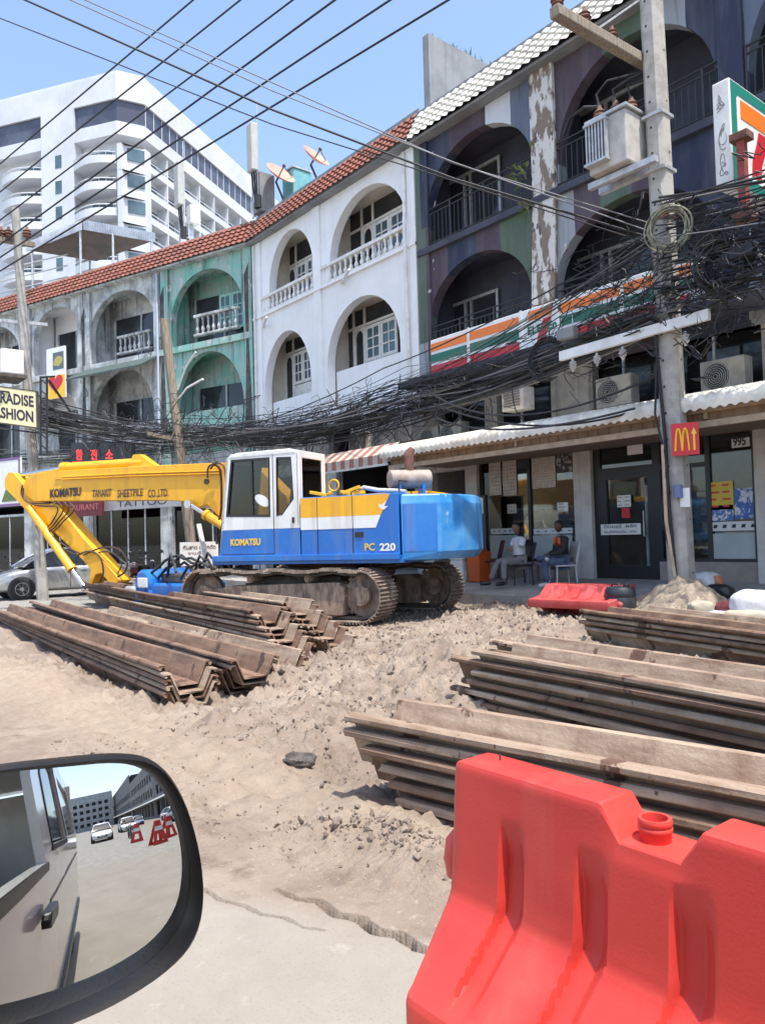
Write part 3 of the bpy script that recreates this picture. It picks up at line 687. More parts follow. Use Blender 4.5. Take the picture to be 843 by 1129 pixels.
# ---------- weathered shop houses round the bend
def left_house(name, label, s0, s1, wall_m, in_m, arches, roof=True, dirty=M_tile_r):
    b0 = f2((s0+s1)/2, 0, 0); root = thing(name, label, 'building', (b0.x, b0.y, 0.18))
    bays(root, f2, s0, s1, 4.9, 12.45, arches, wall_m, in_m, 1.2)
    mb = MB(); mb.slab([(s0,3.45),(s1,3.45),(s1,4.9),(s0,4.9)], [], .02, .28, f2)
    for a in (s0, s1-.3): mb.slab([(a,.1),(a+.3,.1),(a+.3,3.45),(a,3.45)], [], .01, .3, f2)
    mb.build('ground_wall', M_old, root, world=True)
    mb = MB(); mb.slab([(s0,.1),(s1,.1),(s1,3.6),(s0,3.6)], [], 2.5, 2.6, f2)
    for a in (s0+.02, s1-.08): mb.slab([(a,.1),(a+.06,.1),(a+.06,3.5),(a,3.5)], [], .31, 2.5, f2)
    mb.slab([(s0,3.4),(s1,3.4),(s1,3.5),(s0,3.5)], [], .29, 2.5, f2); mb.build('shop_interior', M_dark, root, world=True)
    mb = MB()
    for i in range(5):
        a = s0+.3+(s1-s0-.6)*i/4; mb.slab([(a-.03,.2),(a+.03,.2),(a+.03,3.0),(a-.03,3.0)], [], .12, .18, f2)
    mb.slab([(s0+.3,2.95),(s1-.3,2.95),(s1-.3,3.05),(s0+.3,3.05)], [], .10, .20, f2)
    sf = mb.build('shop_window_frame', M_galv, root, world=True)
    mb = MB(); mb.slab([(s0+.3,.2),(s1-.3,.2),(s1-.3,2.95),(s0+.3,2.95)], [], .145, .155, f2); mb.build('pane', glass('dim_glass', (.45,.47,.48)) if 'dim_glass' not in bpy.data.materials else bpy.data.materials['dim_glass'], sf, world=True)
    mb = MB(); mb.slab([(s0,5.0),(s1,5.0),(s1,12.9),(s0,12.9)], [], 1.5, 9.0, f2); mb.build('rear_block', M_old, root, world=True)
    tiles(f2, s0, s1, 12.05, 12.95, -.34, .12).build('tiled_eave', dirty, root, world=True, smooth=60)
    mb = MB(); mb.slab([(s0,12.3),(s1,12.3),(s1,13.0),(s0,13.0)], [], .14, .5, f2); mb.slab([(s0,12.0),(s1,12.0),(s1,12.07),(s0,12.07)], [], -.30, 0, f2); mb.build('roof_parapet', M_old, root, world=True)
    mb = MB()
    for a in (s0+.02, s1-.38): mb.slab([(a,3.5),(a+.36,3.5),(a+.36,12.0),(a,12.0)], [], -.10, -.003, f2)
    mb.slab([(s0,8.72),(s1,8.72),(s1,8.95),(s0,8.95)], [], -.14, -.003, f2); mb.slab([(s0,5.25),(s1,5.25),(s1,5.45),(s0,5.45)], [], -.14, -.003, f2); mb.build('pilaster', wall_m, root, world=True, each=True)
    for (x0, x1, b, _, t) in arches:
        mb = MB(); mb.slab([(x0+.5,b+.0),(x1-.2,b+.0),(x1-.2,b+2.05),(x0+.5,b+2.05)], [], 1.14, 1.195, f2); wn = mb.build('window', M_dkglass, root, world=True)
        mb = MB()
        for x in (x0+.5, (x0+x1)/2+.1, x1-.2): mb.slab([(x-.04,b),(x+.04,b),(x+.04,b+2.05),(x-.04,b+2.05)], [], 1.09, 1.138, f2)
        mb.build('frame', M_old, wn, world=True, each=True)
    return root
teal_house = left_house('teal_shophouse', 'teal painted shop house with peeling walls at the bend', 0.02, 4.55, M_teal, M_teal, [(.5,4.1,9.0,9.9,11.65),(.55,4.0,5.5,6.5,8.6)])
w_one = left_house('weathered_shophouse', 'dirty white shop house beside the teal one, grey awning over its lower arch', 4.56, 9.05, M_old, M_old, [(4.95,8.75,9.0,10.2,11.72),(5.1,8.8,5.5,6.8,8.6)])
w_two = left_house('weathered_shophouse', 'dirty white shop house with the sandwich and heart poster hung on its front', 9.06, 13.0, M_old, M_white, [(9.4,12.5,9.0,10.5,11.78),(9.5,12.6,5.5,6.6,8.3)])
w_three = left_house('weathered_shophouse', 'dirty white shop house behind the fashion sign', 13.01, 18.5, M_old, M_old, [(13.5,17.8,9.0,10.2,11.72),(13.5,17.9,5.5,6.8,8.5)])
balustrade(teal_house, f2, .72, 2.85, 9.2, 10.0, .0, M_old, pitch=.24); balustrade(w_one, f2, 5.5, 7.4, 9.25, 10.0, .3, M_old, pitch=.24)
casement(teal_house, f2, 1.35, 2.6, 9.6, 11.0, 1.08, mat('teal_frame', (.35,.62,.52), rough=.6), M_blueglass, cols=2, rows=3)
mb = MB(); mb.slab([(.56,5.5),(3.99,5.5),(3.99,6.5),(.56,6.5)], [], .3, .42, f2); mb.build('parapet', M_teal, teal_house, world=True, each=True)
mb = MB(); mb.slab([(5.11,5.5),(8.79,5.5),(8.79,6.4),(5.11,6.4)], [], .3, .42, f2); mb.build('parapet', M_old, w_one, world=True, each=True)
mb = MB(); mb.prism([(-1.0,8.2),(-.05,8.75),(-.05,8.82),(-1.0,8.28)], 4.7, 9.0, lambda a,b,d: f2(d, b, a)); mb.build('awning', mat('dark_green_awning', (.045,.075,.07), (.08,.10,.095), rough=.7), w_one, world=True)
mb = MB(); mb.tube([f2(4.65,11.9,-.17),f2(4.65,4.2,-.17)], .05, 8); mb.build('drain_pipe', mat('pale_blue_pipe', (.45,.52,.60), rough=.5), w_one, world=True, each=True, smooth=60)
M_dirtystain = mat('black_stain', (0.05,0.05,0.05), (0.12,0.12,0.12), scale=3, rough=.9)
for s in (.2, 4.4, 9.0):
    mb = MB(); mb.prism([(s-.12,5.6),(s+.22,5.6),(s+.10,8.4),(s+.16,11.0),(s-.05,11.4),(s-.02,8.4)], -.112, -.104, f2); mb.build('damp_stain', M_dirtystain, (teal_house, w_one, w_two)[[.2,4.4,9.0].index(s)], world=True)

# ---------- long dark shop house row further along the road (seen in the mirror)
for k, (x0, x1, h, c) in enumerate(((-2.2,7,12.2,(.16,.16,.18)),(7.1,16,11.4,(.30,.29,.28)),(16.1,27,13,(.20,.18,.17)),(27.1,42,10.5,(.34,.33,.33)),(42.1,60,14,(.22,.22,.24)),(60.1,95,12,(.28,.27,.27)),(95.1,170,15,(.24,.24,.26)))):
    root = thing('shophouse', ('dark','pale grey','brownish','light grey','slate grey','pale distant','farthest blue grey')[k]+' shop house further back along the road, seen in the mirror', 'building', ((x0+x1)/2, 13.5, .5))
    mm = mat('row_wall_%d' % k, c, tuple(v*.6 for v in c), scale=1.2, streak=(.04,.04,.04), sk=.6, rough=.9)
    ops = [[(a,z),(a+2.0,z),(a+2.0,z+1.8),(a,z+1.8)] for z in (4.6,7.8) for a in np.arange(x0+.8, x1-2.4, 3.0)] + [[(a,.6),(a+3.2,.6),(a+3.2,3.3),(a,3.3)] for a in np.arange(x0+.5, x1-3.4, 4.0)]
    mb = MB(); mb.slab([(x0,0),(x1,0),(x1,h),(x0,h)], ops, 0, .25, f1); mb.build('front_wall', mm, root, world=True)
    mb = MB(); mb.slab([(x0,0),(x1,0),(x1,h-.2),(x0,h-.2)], [], .7, 9, f1); mb.build('rear_block', M_dark, root, world=True)
    mb = MB(); mb.prism([(-2.0,3.3),(0,3.9),(0,4.0),(-2.0,3.4)], x0+.2, x1-.2, lambda a,b,d: f1(d,b,a)); mb.build('awning', M_galv, root, world=True)

# ---------- hotel block
Hc = dp(150, 330, 85); HR = R(180-39-18.2); HL = HR+PI/2
eR = Vector((math.cos(HR), math.sin(HR), 0)); eL = Vector((math.cos(HL), math.sin(HL), 0)); H0 = Vector((Hc.x, Hc.y, 0))
M_hotel = mat('hotel_white', (0.60,0.625,0.66), (0.52,0.545,0.58), scale=.25, streak=(.45,.44,.42), sk=.35, rough=.85)
M_hband = mat('hotel_band', (0.06,0.065,0.095), (0.10,0.11,0.15), scale=.4, rough=.25)
hotel = thing('hotel', 'tall white hotel block with curved balconies and a dark window band', 'building', (H0.x, H0.y, 0))
def hp(a, b, z): return H0 + eR*a + eL*b + Vector((0,0,z))
mb = MB(); ch = [(1.5,46),(1.5,3.0),(3.0,1.5),(46,1.5),(46,46)]
mb.prism(ch, 0, 49.2, lambda a,b,d: hp(a,b,d)); mb.build('core_wall', M_hotel, hotel, world=True)
oc = [(0,46),(0,2.2),(2.2,0),(46,0),(46,46)]
mb = MB(); mb.prism(oc, 52.0, 54.9, lambda a,b,d: hp(a,b,d)); mb.prism(oc, 47.9, 49.4, lambda a,b,d: hp(a,b,d)); mb.prism([(0.3,45),(0.3,2.3),(2.3,.3),(45,.3),(45,45)], 54.9, 55.4, lambda a,b,d: hp(a,b,d)); mb.build('roof_band', M_hotel, hotel, world=True)
mb = MB(); mb.prism([(.25,45),(.25,2.35),(2.35,.25),(45,.25),(45,45)], 49.4, 52.0, lambda a,b,d: hp(a,b,d)); mb.build('window_band', M_hband, hotel, world=True)
mb = MB()
for i in range(28):
    a = 2.6+i*1.6; mb.prism([(a,0.18),(a+.08,0.18),(a+.08,.26),(a,.26)], 49.4, 52, lambda p,q_,d: hp(p,q_,d))
mb.prism([(-.1,12.6),(-.1,8.0),(1.4,8.0),(1.4,12.6)], 20, 52.3, lambda a,b,d: hp(a,b,d))
mb.build('band_mullion', M_hotel, hotel, world=True, each=True)
def b1_(a, b, d): return hp(a, b, d)
floors_ = [46.9-3.0*k for k in range(6)]
mb = MB(); mw = MB(); md = MB(); mrail = MB()
for z in floors_:
    zf = z-2.0
    # street face balconies, slightly bowed
    for (l0, l1) in ((2.4,8.0),(12.6,18.4)):
        n = 8; pts = [(1.5, l0)] + [(-.1-.9*math.sin(PI*i/n), l0+(l1-l0)*i/n) for i in range(n+1)] + [(1.5, l1)]
        mb.prism(pts, zf-.35, zf+.55, b1_)
        pr = [hp(-.1-.9*math.sin(PI*i/n)+.1, l0+(l1-l0)*i/n, zf+.95) for i in range(n+1)]; mrail.tube(pr, .07, 5)
        mw.prism([(1.42,(l0+l1)/2-1.5),(1.42,(l0+l1)/2+1.5),(1.6,(l0+l1)/2+1.5),(1.6,(l0+l1)/2-1.5)], zf+.2, zf+2.1, b1_)
        for k in range(4): md.prism([(1.36,(l0+l1)/2-1.5+k),(1.36,(l0+l1)/2-1.4+k),(1.41,(l0+l1)/2-1.4+k),(1.41,(l0+l1)/2-1.5+k)], zf+.2, zf+2.1, b1_)
    mw.prism([(-.13,9.7),(-.13,10.6),(-.09,10.6),(-.09,9.7)], zf+.4, zf+1.9, b1_)
    # side face: corner windows, then a run of balconies
    mb.prism([(.0,1.6),(.0,2.2),(2.2,.0),(3.2,.0),(3.2,1.6)], zf-1.2, zf+1.85, b1_)
    mw.prism([(.75,1.40),(2.1,.05),(2.05,.0),(.7,1.35)], zf+.15, zf+1.55, b1_)
    for i in range(10):
        a0 = 3.2+i*3.6; a1 = a0+3.45
        mb.prism([(a0,.15),(a1,.15),(a1,1.5),(a0,1.5)], zf-.35, zf+.45, b1_); mrail.tube([hp(a0,.2,zf+.85), hp(a1,.2,zf+.85)], .06, 5)
        mb.prism([(a1,.1),(a1+.15,.1),(a1+.15,1.5),(a1,1.5)], zf-.35, zf+2.65, b1_)
        mw.prism([(a0+1.3,1.40),(a1-.3,1.40),(a1-.3,1.49),(a0+1.3,1.49)], zf+.1, zf+2.1, b1_)
mb.build('balcony', M_hotel, hotel, world=True, each=True); mw.build('window', M_blueglass, hotel, world=True, each=True); md.build('window_frame', M_hotel, hotel, world=True, each=True); mrail.build('handrail', M_hotel, hotel, world=True, each=True)
mb = MB(); mb.prism([(9,3),(14,3),(14,6),(9,6)], 55.4, 57.0, b1_); mb.build('roof_plant', M_grey, hotel, world=True)

# ================================================================== EXCAVATOR
AX = R(205); AT = R(203)
Ht = Vector((math.cos(AT), math.sin(AT), 0)); Lt = Vector((-math.sin(AT), math.cos(AT), 0))
XC = dp(428, 690, 12.6) + Ht*2.2 - Lt*1.49
exc = thing('excavator', 'blue, white and yellow crawler excavator with its long boom folded down over the street', 'excavator', tuple(XC), AX)
EMI = MW[exc.name].inverted()
Hx = Vector((math.cos(AX), math.sin(AX), 0)); Lx = Vector((-math.sin(AX), math.cos(AX), 0))
def eside(px, py, y):
    d = ray(px, py); t = ((XC+Lx*y-CP).dot(Lx))/d.dot(Lx); p = EMI @ (CP+d*t); return (p.x, p.z)
M_blue = mat('blue_machine_paint', (0.012,0.13,0.46), (0.016,0.17,0.52), scale=2, rough=0.32, streak=(0.14,0.20,0.32), sk=.5, coat=.25)
M_bluef = mat('faded_blue_paint', (0.03,0.22,0.56), (0.10,0.32,0.62), scale=1.6, rough=0.4, spots=(.30,.45,.66), spot_t=.62, coat=.15)
M_yel = mat('yellow_machine_paint', (0.84,0.43,0.010), (0.76,0.37,0.010), scale=1.5, rough=0.38, streak=(.36,.18,.05), sk=.42, coat=.2)
M_mwhite = mat('white_machine_paint', (0.76,0.76,0.75), (0.68,0.68,0.66), scale=2, rough=0.4, streak=(.40,.34,.27), sk=.45, coat=.2)
M_track = mat('dusty_track_steel', (0.30,0.235,0.185), (0.17,0.125,0.10), scale=7, rough=0.9, bump=.4, spots=(.42,.36,.30), spot_t=.60)
M_trackdark = mat('greasy_steel', (0.06,0.05,0.045), (0.12,0.10,0.085), scale=5, rough=0.8)
M_frame = mat('muddy_frame_steel', (0.34,0.245,0.175), (0.17,0.115,0.085), scale=3.2, stretch=(3.5,3.5,1.3), rough=0.9, bump=.3, streak=(.07,.055,.05), sk=.7)
M_rubber = mat('black_rubber', (0.018,0.018,0.019), rough=.6, bump=.1)
M_chrome = mat('piston_rod', (0.62,0.62,0.62), rough=.18, metal=1.0)
M_rusty = mat('rusty_exhaust', (0.20,0.09,0.06), (0.10,0.055,0.04), scale=9, rough=.9)
M_muff = mat('muffler_steel', (0.26,0.20,0.165), (0.36,0.30,0.26), scale=6, rough=.6)
def ex(a, b, d): return (a, d, b)      # side profile: a forward, b up, d to the machine's left
# ---- crawler tracks
RT = Matrix.Rotation(AT-AX, 4, 'Z')
def tpath(u):
    """closed path of the track chain, u in 0..1 -> (x, z, tangent angle)"""
    r, L = .43, 1.72; a = 2*L; b = PI*r; tot = 2*a+2*b; s = (u % 1)*tot
    if s < a: return (.1-L+s, .04, 0.0)
    s -= a
    if s < b: t = s/r; return (.1+L+r*math.sin(t), .04+r-r*math.cos(t), t)
    s -= b
    if s < a:
        x = L-s; k = (x/L); x += .1; sag = -.055*abs(math.sin(PI*k*1.5))**1.0 + .02; return (x, .04+2*r+sag, PI)
    s -= a; t = s/r; return (.1-L-r*math.sin(t), .04+r+r*math.cos(t), PI+t)
shoe_mb = MB(); shoe_mb.box((-.092,-.30,-.012),(.092,.30,.010))
for g in (-.075,-.01,.055): shoe_mb.box((g,-.30,-.045),(g+.02,.30,-.012))
NS = 50; shoe_me = None
for side, y in (('near', 1.19), ('far', -1.32)):
    RT = Matrix.Rotation(AT-AX, 4, 'Z') @ Matrix.Translation((-.22 if side == 'far' else 0, 0, 0))
    chain = MB()
    for i in range(NS):
        x, z, t = tpath(i/NS); x2, z2, t2 = tpath((i+1)/NS)
        for dy in (-.09,.09): chain.beam((x, y+dy, z+0), (x2, y+dy, z2), .04, .07, up=(0,1,0))
    for v in range(len(chain.v)):
        pass
    inner = MB(); 
    # chain runs just inside the shoes
    C_ = MB()
    for i in range(NS):
        x, z, t = tpath(i/NS); n_ = Vector((-math.sin(t), 0, math.cos(t)))
        x2, z2, t2 = tpath((i+1)/NS); n2 = Vector((-math.sin(t2), 0, math.cos(t2)))
        for dy in (-.10,.10): C_.beam(Vector((x,y+dy,z))+n_*.05, Vector((x2,y+dy,z2))+n2*.05, .075, .045)
    C_.v = [RT @ p for p in C_.v]
    tr = C_.build('crawler_track', M_trackdark, exc)
    for i in range(NS):
        x, z, t = tpath((i+.5)/NS); M = RT @ Matrix.Translation((x, y, z)) @ Matrix.Rotation(-t, 4, 'Y')
        if shoe_me is None: o = shoe_mb.build('track_shoe', M_track, tr); shoe_me = o.data
        else: o = bpy.data.objects.new('track_shoe', shoe_me); col.objects.link(o); o.parent = tr; MW[o.name] = MW[exc.name]
        o.matrix_local = M
    mb = MB(); mb.prism([(-1.27,.13),(1.40,.13),(1.46,.22),(1.42,.56),(1.25,.62),(-1.15,.70),(-1.32,.60)], y-.21, y+.215, ex); mb.v = [RT @ p for p in mb.v]; mb.build('track_frame', M_frame, exc, bevel=.02)
    for nm, x in (('idler_wheel', 1.82), ('drive_sprocket', -1.62)):
        mb = MB(); mb.cyl((x,y-.06,.47),(x,y+.06,.47), .36, n=24); mb.cyl((x,y-.16,.47),(x,y+.19,.47), .17, n=16)
        if nm == 'drive_sprocket':
            for k in range(16): a = 2*PI*k/16; mb.beam((x+.33*math.cos(a),y,.47+.33*math.sin(a)),(x+.42*math.cos(a),y,.47+.42*math.sin(a)), .08, .05, up=(0,1,0))
        mb.v = [RT @ p for p in mb.v]; mb.build(nm, M_frame, exc, smooth=40)
    mb = MB(); mb.box((1.2,y-.17,.34),(1.8,y+.17,.58)); mb.v = [RT @ p for p in mb.v]; mb.build('idler_yoke', M_frame, exc, bevel=.01)
    for x in (.72, -.55):
        mb = MB(); mb.cyl((x,y-.14,.76),(x,y+.17,.76), .075, n=16); mb.cyl((x,y+.17,.76),(x,y+.20,.76), .05, n=16); mb.v = [RT @ p for p in mb.v]; mb.build('carrier_roller', M_frame, exc, smooth=40)
    for k in range(7):
        x = -1.08+k*.38; mb = MB(); mb.cyl((x,y-.18,.20),(x,y+.20,.20), .10, n=14); mb.v = [RT @ p for p in mb.v]; mb.build('track_roller', M_trackdark, exc, smooth=40)
mb = MB(); mb.box((-.95,-1.0,.36),(.95,1.0,.80)); mb.box((-1.1,-1.05,.42),(-.55,1.05,.66)); mb.box((.55,-1.05,.42),(1.1,1.05,.66)); mb.build('car_body', M_trackdark, exc, bevel=.03)
mb = MB(); mb.cyl((0,0,.80),(0,0,1.04), .66, n=32); mb.build('swing_ring', M_rusty, exc, smooth=40)
# ---- upper structure
mb = MB(); mb.prism([(1.62,1.34),(1.62,.4),(1.0,.3),(1.0,-.5),(1.6,-.5),(1.6,-1.34),(-2.35,-1.34),(-2.35,1.34)], 1.02, 1.16, lambda a,b,d: (a,b,d)); mb.build('deck', M_blue, exc, bevel=.015)
mb = MB(); mb.prism([(1.58,1.40),(-2.3,1.40),(-2.3,1.345),(1.58,1.345)], 1.08, 1.19, lambda a,b,d: (a,b,d)); mb.build('side_sill', M_blue, exc, bevel=.01)
# engine house with its painted stripes
mb = MB(); mb.box((-2.29,.86,1.163),(-.37,1.355,2.20)); eh = mb.build('side_cabinet', M_blue, exc, bevel=.02)
mb = MB(); mb.slab([(-.375,1.84),(-.375,2.185),(-2.14,2.185),(-1.96,1.84)], [], 1.357, 1.361, ex); mb.build('yellow_stripe', M_yel, eh)
mb = MB(); mb.slab([(-.375,1.625),(-.375,1.838),(-1.958,1.838),(-1.86,1.625)], [], 1.357, 1.361, ex); mb.build('white_stripe', M_mwhite, eh)
mb = MB()
for x in (-.72,-1.42): mb.box((x-.006,1.356,1.18),(x+.006,1.3625,2.18))
mb.build('door_seam', M_rubber, eh, each=True)
mb = MB(); mb.box((-1.62,1.355,1.47),(-1.46,1.366,1.56)); mb.build('latch', M_blk, eh)
mb = MB(); mb.slab([(-2.02,1.92),(-2.10,1.98),(-2.02,1.98),(-2.08,2.08),(-1.98,2.0),(-1.92,2.03),(-1.95,1.95)], [], 1.357, 1.362, ex); mb.build('bird_emblem', M_mwhite, eh)
mb = MB(); mb.box((-2.29,-1.34,1.163),(-.37,.855,2.12)); mb.box((-.365,-1.34,1.163),(1.2,-.55,2.0)); mb.build('engine_house', M_blue, exc, bevel=.02)
mb = MB(); mb.box((-2.0,.0,2.125),(-.45,.84,2.17)); mb.box((-2.2,-1.2,2.125),(-.6,-.1,2.30)); mb.build('engine_hood', M_yel, exc, bevel=.03)
# counterweight
cwp = [(-2.33,1.36),(-2.90,.97),(-3.12,.5),(-3.20,0),(-3.12,-.5),(-2.90,-1.0),(-2.33,-1.36)]
ring = lambda k, z: [(-2.33+(x+2.33)*k if k != 1 else x, y*(1 if k == 1 else .985), z) for x, y in cwp]
mb = MB(); P_ = [ring(.86,1.06), ring(1,1.20), ring(1,2.02), ring(.95,2.17)]; mb.grid(P_)
n7 = len(cwp); mb.f += [[*range(n7)], [*range(3*n7, 4*n7)]]; mb.m += [0,0]
for r in range(3): mb.f.append([r*n7, (r+1)*n7, (r+1)*n7+n7-1, r*n7+n7-1]); mb.m.append(0)
mb.build('counterweight', M_bluef, exc, bevel=.025)
mb = MB(); mb.slab([(-2.36,1.21),(-2.36,2.0),(-2.84,2.0),(-2.84,1.21)], [], 0, .004, lambda a,b,d: (a, 1.36-(a+2.33)/-.57*.39+.003+d, b)); mb.build('repair_panel', M_blue, exc)
# exhaust
mu = eside(433, 533, .75); mb = MB(); c_ = Vector((-2.18, .62, 2.47)); ax = Vector((-.62,-.55,0)).normalized()
mb.cyl(c_-ax*.36, c_+ax*.36, .165, n=24); mb.cyl(c_-ax*.38, c_-ax*.36, .14, .165, n=24); mb.cyl(c_+ax*.36, c_+ax*.385, .165, .14, n=24); muf = mb.build('muffler', M_muff, exc, smooth=40)
mb = MB(); mb.tube([c_+Vector((0,0,.12)), c_+Vector((0,0,.34)), c_+Vector((.0,0,.44)), c_+Vector((-.05,-.04,.54))], [.085,.085,.09,.06], 12); mb.build('exhaust_pipe', M_rusty, muf, smooth=50)
mb = MB(); 
for k in (-.22,.22): mb.beam(c_+ax*k+Vector((0,0,-.31)), c_+ax*k+Vector((0,0,-.05)), .28, .05, up=tuple(ax))
mb.build('bracket', M_blue, muf, each=True)
# yellow gear and hose lying on the engine cover
mb = MB(); rr = random.Random(8)
for k in range(7):
    a = Vector((rr.uniform(-1.5,-.75), rr.uniform(.9,1.3), 2.22+rr.uniform(0,.06))); mb.beam(a, a+Vector((rr.uniform(-.4,.4), rr.uniform(-.1,.1), rr.uniform(.0,.10))), .07, .06)
gr = mb.build('lifting_gear', M_yel, exc, bevel=.01)
mb = MB(); mb.tube([(-.95+.10*math.cos(2*PI*i/16), 1.15, 2.40+.10*math.sin(2*PI*i/16)) for i in range(17)], .018, 6); mb.build('ring', M_yel, gr, smooth=60)
mb = MB(); mb.tube([(-1.3,1.1,2.24),(-1.55,1.15,2.33),(-1.8,1.1,2.27),(-2.1,1.0,2.25),(-2.3,1.05,2.22)], .04, 8); mb.build('pale_hose', M_galv, exc, smooth=60)
# ---- cab
cab_poly = [(1.44,1.165),(1.38,1.66),(1.23,3.00),(1.13,3.08),(-.25,3.08),(-.33,3.0),(-.345,1.165)]
yL, yR = 1.35, .40
w1 = [eside(*p, 1.35) for p in ((250,569),(255,508),(296.5,505),(297.5,569))]
w2 = [eside(*p, 1.35) for p in ((305,568),(304.5,505),(320.5,504.5),(323.5,549.5),(311,567))]
def panel_side(yy, t, part):
    up = MB(); up.slab([(1.38,1.665),(1.23,3.00),(1.13,3.08),(-.25,3.08),(-.33,3.0),(-.345,1.665)], [w1, w2] if part else [[(1.2,1.95),(1.1,2.9),(-.2,2.9),(-.2,1.95)]], yy-t, yy, ex); u = up.build('cab_side', M_mwhite, exc, bevel=.008)
    lo = MB(); lo.slab([(1.44,1.165),(1.38,1.663),(-.345,1.663),(-.345,1.165)], [], yy-t, yy, ex); lo.build('cab_lower_side', M_blue, exc, bevel=.008)
    return u
cab_l = panel_side(yL, .05, True); panel_side(yR+.05, .05, False)
mb = MB(); mb.slab(w1, [], 1.315, 1.323, ex); mb.build('door_window', M_cabglass, cab_l)
mb = MB(); mb.slab(w2, [], 1.315, 1.323, ex); mb.build('quarter_window', M_cabglass, cab_l)
def inset(pl, k): 
    cx = sum(p[0] for p in pl)/len(pl); cz = sum(p[1] for p in pl)/len(pl); return [(cx+(x-cx)*k, cz+(z-cz)*k) for x, z in pl]
mb = MB()
for wdw in (w1, w2): mb.slab(inset(wdw, 1.03), [inset(wdw, .95)], 1.324, 1.354, ex)
mm_ = (w1[1][0]+w1[2][0])/2-.03; mb.box((mm_-.012,1.325,1.93),(mm_+.012,1.345,2.95)); mb.build('window_seal', M_blk, cab_l, each=True)
mb = MB(); mb.prism([(1.38,1.21),(.22,1.21),(.22,1.22),(1.38,1.22)], 1.351, 1.354, ex); mb.box((.195,1.351,1.2),(.205,1.355,3.04)); mb.build('door_seam', M_blk, cab_l, each=True)
mb = MB(); mb.prism([(.34+.16*math.cos(2*PI*i/20)*1+.0, 2.06+.10*math.sin(2*PI*i/20)+.06*math.cos(2*PI*i/20)) for i in range(20)], 1.324, 1.330, lambda a,b,d: (a+.12, d, b+.13)); mb.build('oval_sticker', M_mwhite, cab_l)
mb = MB(); mb.box((-.24,1.35,1.76),(-.20,1.375,1.86)); mb.build('handle', M_blk, cab_l)
mb = MB(); mb.slab([(yR,1.7),(yL,1.7),(yL,3.06),(yR,3.06)], [[(yR+.13,2.02),(yL-.13,2.02),(yL-.13,2.93),(yR+.13,2.93)]], -.345, -.30, lambda a,b,d: (d,a,b)); rp = mb.build('cab_rear', M_mwhite, exc, bevel=.008)
mb = MB(); mb.slab([(yR+.12,2.0),(yL-.12,2.0),(yL-.12,2.94),(yR+.12,2.94)], [], -.33, -.322, lambda a,b,d: (d,a,b)); mb.build('rear_window', M_cabglass, rp)
fr = lambda a, b, d: (1.44-.055*(b-1.165)/.5*1.0-(.02 if b > 2 else 0)+d, a, b)
def frm(a, b, d): return (1.38-.15*(b-1.665)/1.335+d, a, b)
mb = MB(); mb.slab([(yR,1.2),(yL,1.2),(yL,3.0),(yR,3.0)], [[(yR+.07,1.95),(yL-.07,1.95),(yL-.07,2.92),(yR+.07,2.92)],[(yR+.07,1.3),(yL-.07,1.3),(yL-.07,1.85),(yR+.07,1.85)]], -.045, 0, frm); fp_ = mb.build('cab_front', M_mwhite, exc, bevel=.006)
mb = MB(); mb.slab([(yR+.06,1.28),(yL-.06,1.28),(yL-.06,2.94),(yR+.06,2.94)], [], -.03, -.022, frm); mb.build('windscreen', M_cabglass, fp_)
mb = MB(); mb.prism([(1.22,3.0),(1.12,3.075),(1.0,3.10),(-.15,3.10),(-.26,3.07),(-.33,3.0)], yR-.005, yL+.008, ex); mb.build('cab_roof', M_mwhite, exc, bevel=.03)
mb = MB(); mb.box((-.30,yR+.06,1.17),(1.3,yL-.06,1.25)); mb.build('cab_floor', M_blk, exc)
mb = MB(); mb.box((-.05,.62,1.25),(.45,1.12,1.72)); mb.prism([(-.05,1.7),(.08,1.7),(-.02,2.4),(-.15,2.4)], .62, 1.12, ex); mb.build('driver_seat', M_rubber, exc, bevel=.04)
for y in (.56,1.18): 
    mb = MB(); mb.cyl((.75,y,1.25),(.72,y,1.95), .02, n=6); mb.cyl((.72,y,1.95),(.72,y,2.05), .035, n=8); mb.build('control_lever', M_blk, exc)
# ---- boom, arm and cylinders, drawn on the machine's centre plane
Yb = .10
pb = lambda pts: [eside(px, py, Yb) for px, py in pts]
bt = pb([(245,510),(150,514),(62,519),(40,522),(29,527),(25,536),(28,546),(38,553),(100,552),(180,551.5),(207,553),(212,560),(219,560),(228,556),(246,575)])
boom_poly = [(.55,1.75),(.75,2.35),(1.4,2.95)] + bt[:1] + bt[1:] + [(1.6,1.75),(.75,1.45),(.55,1.5)]
mb = MB(); mb.prism(boom_poly, -.32, .10, ex); boom = mb.build('boom', M_yel, exc, bevel=.015)
mb = MB(); 
q0 = eside(245,517,Yb); q1 = eside(62,527,Yb); mb.beam((q0[0],.115,q0[1]),(q1[0],.115,q1[1]), .03, .05); mb.build('hose_rail', M_yel, boom)
for dy, z0 in ((.12,.0),(.12,.055)):
    q0 = eside(245,519,Yb); q1 = eside(150,522,Yb); q2 = eside(70,526,Yb); mb = MB(); mb.tube([(q0[0],dy+.02,q0[1]-z0),(q1[0],dy+.02,q1[1]-z0),(q2[0],dy+.02,q2[1]-z0)], .016, 6); mb.build('oil_pipe', M_yel, boom, smooth=60)
pn = eside(228,531,Yb); mb = MB(); mb.cyl((pn[0],.09,pn[1]),(pn[0],.125,pn[1]), .06, n=16); mb.build('pin', M_trackdark, boom, smooth=40)
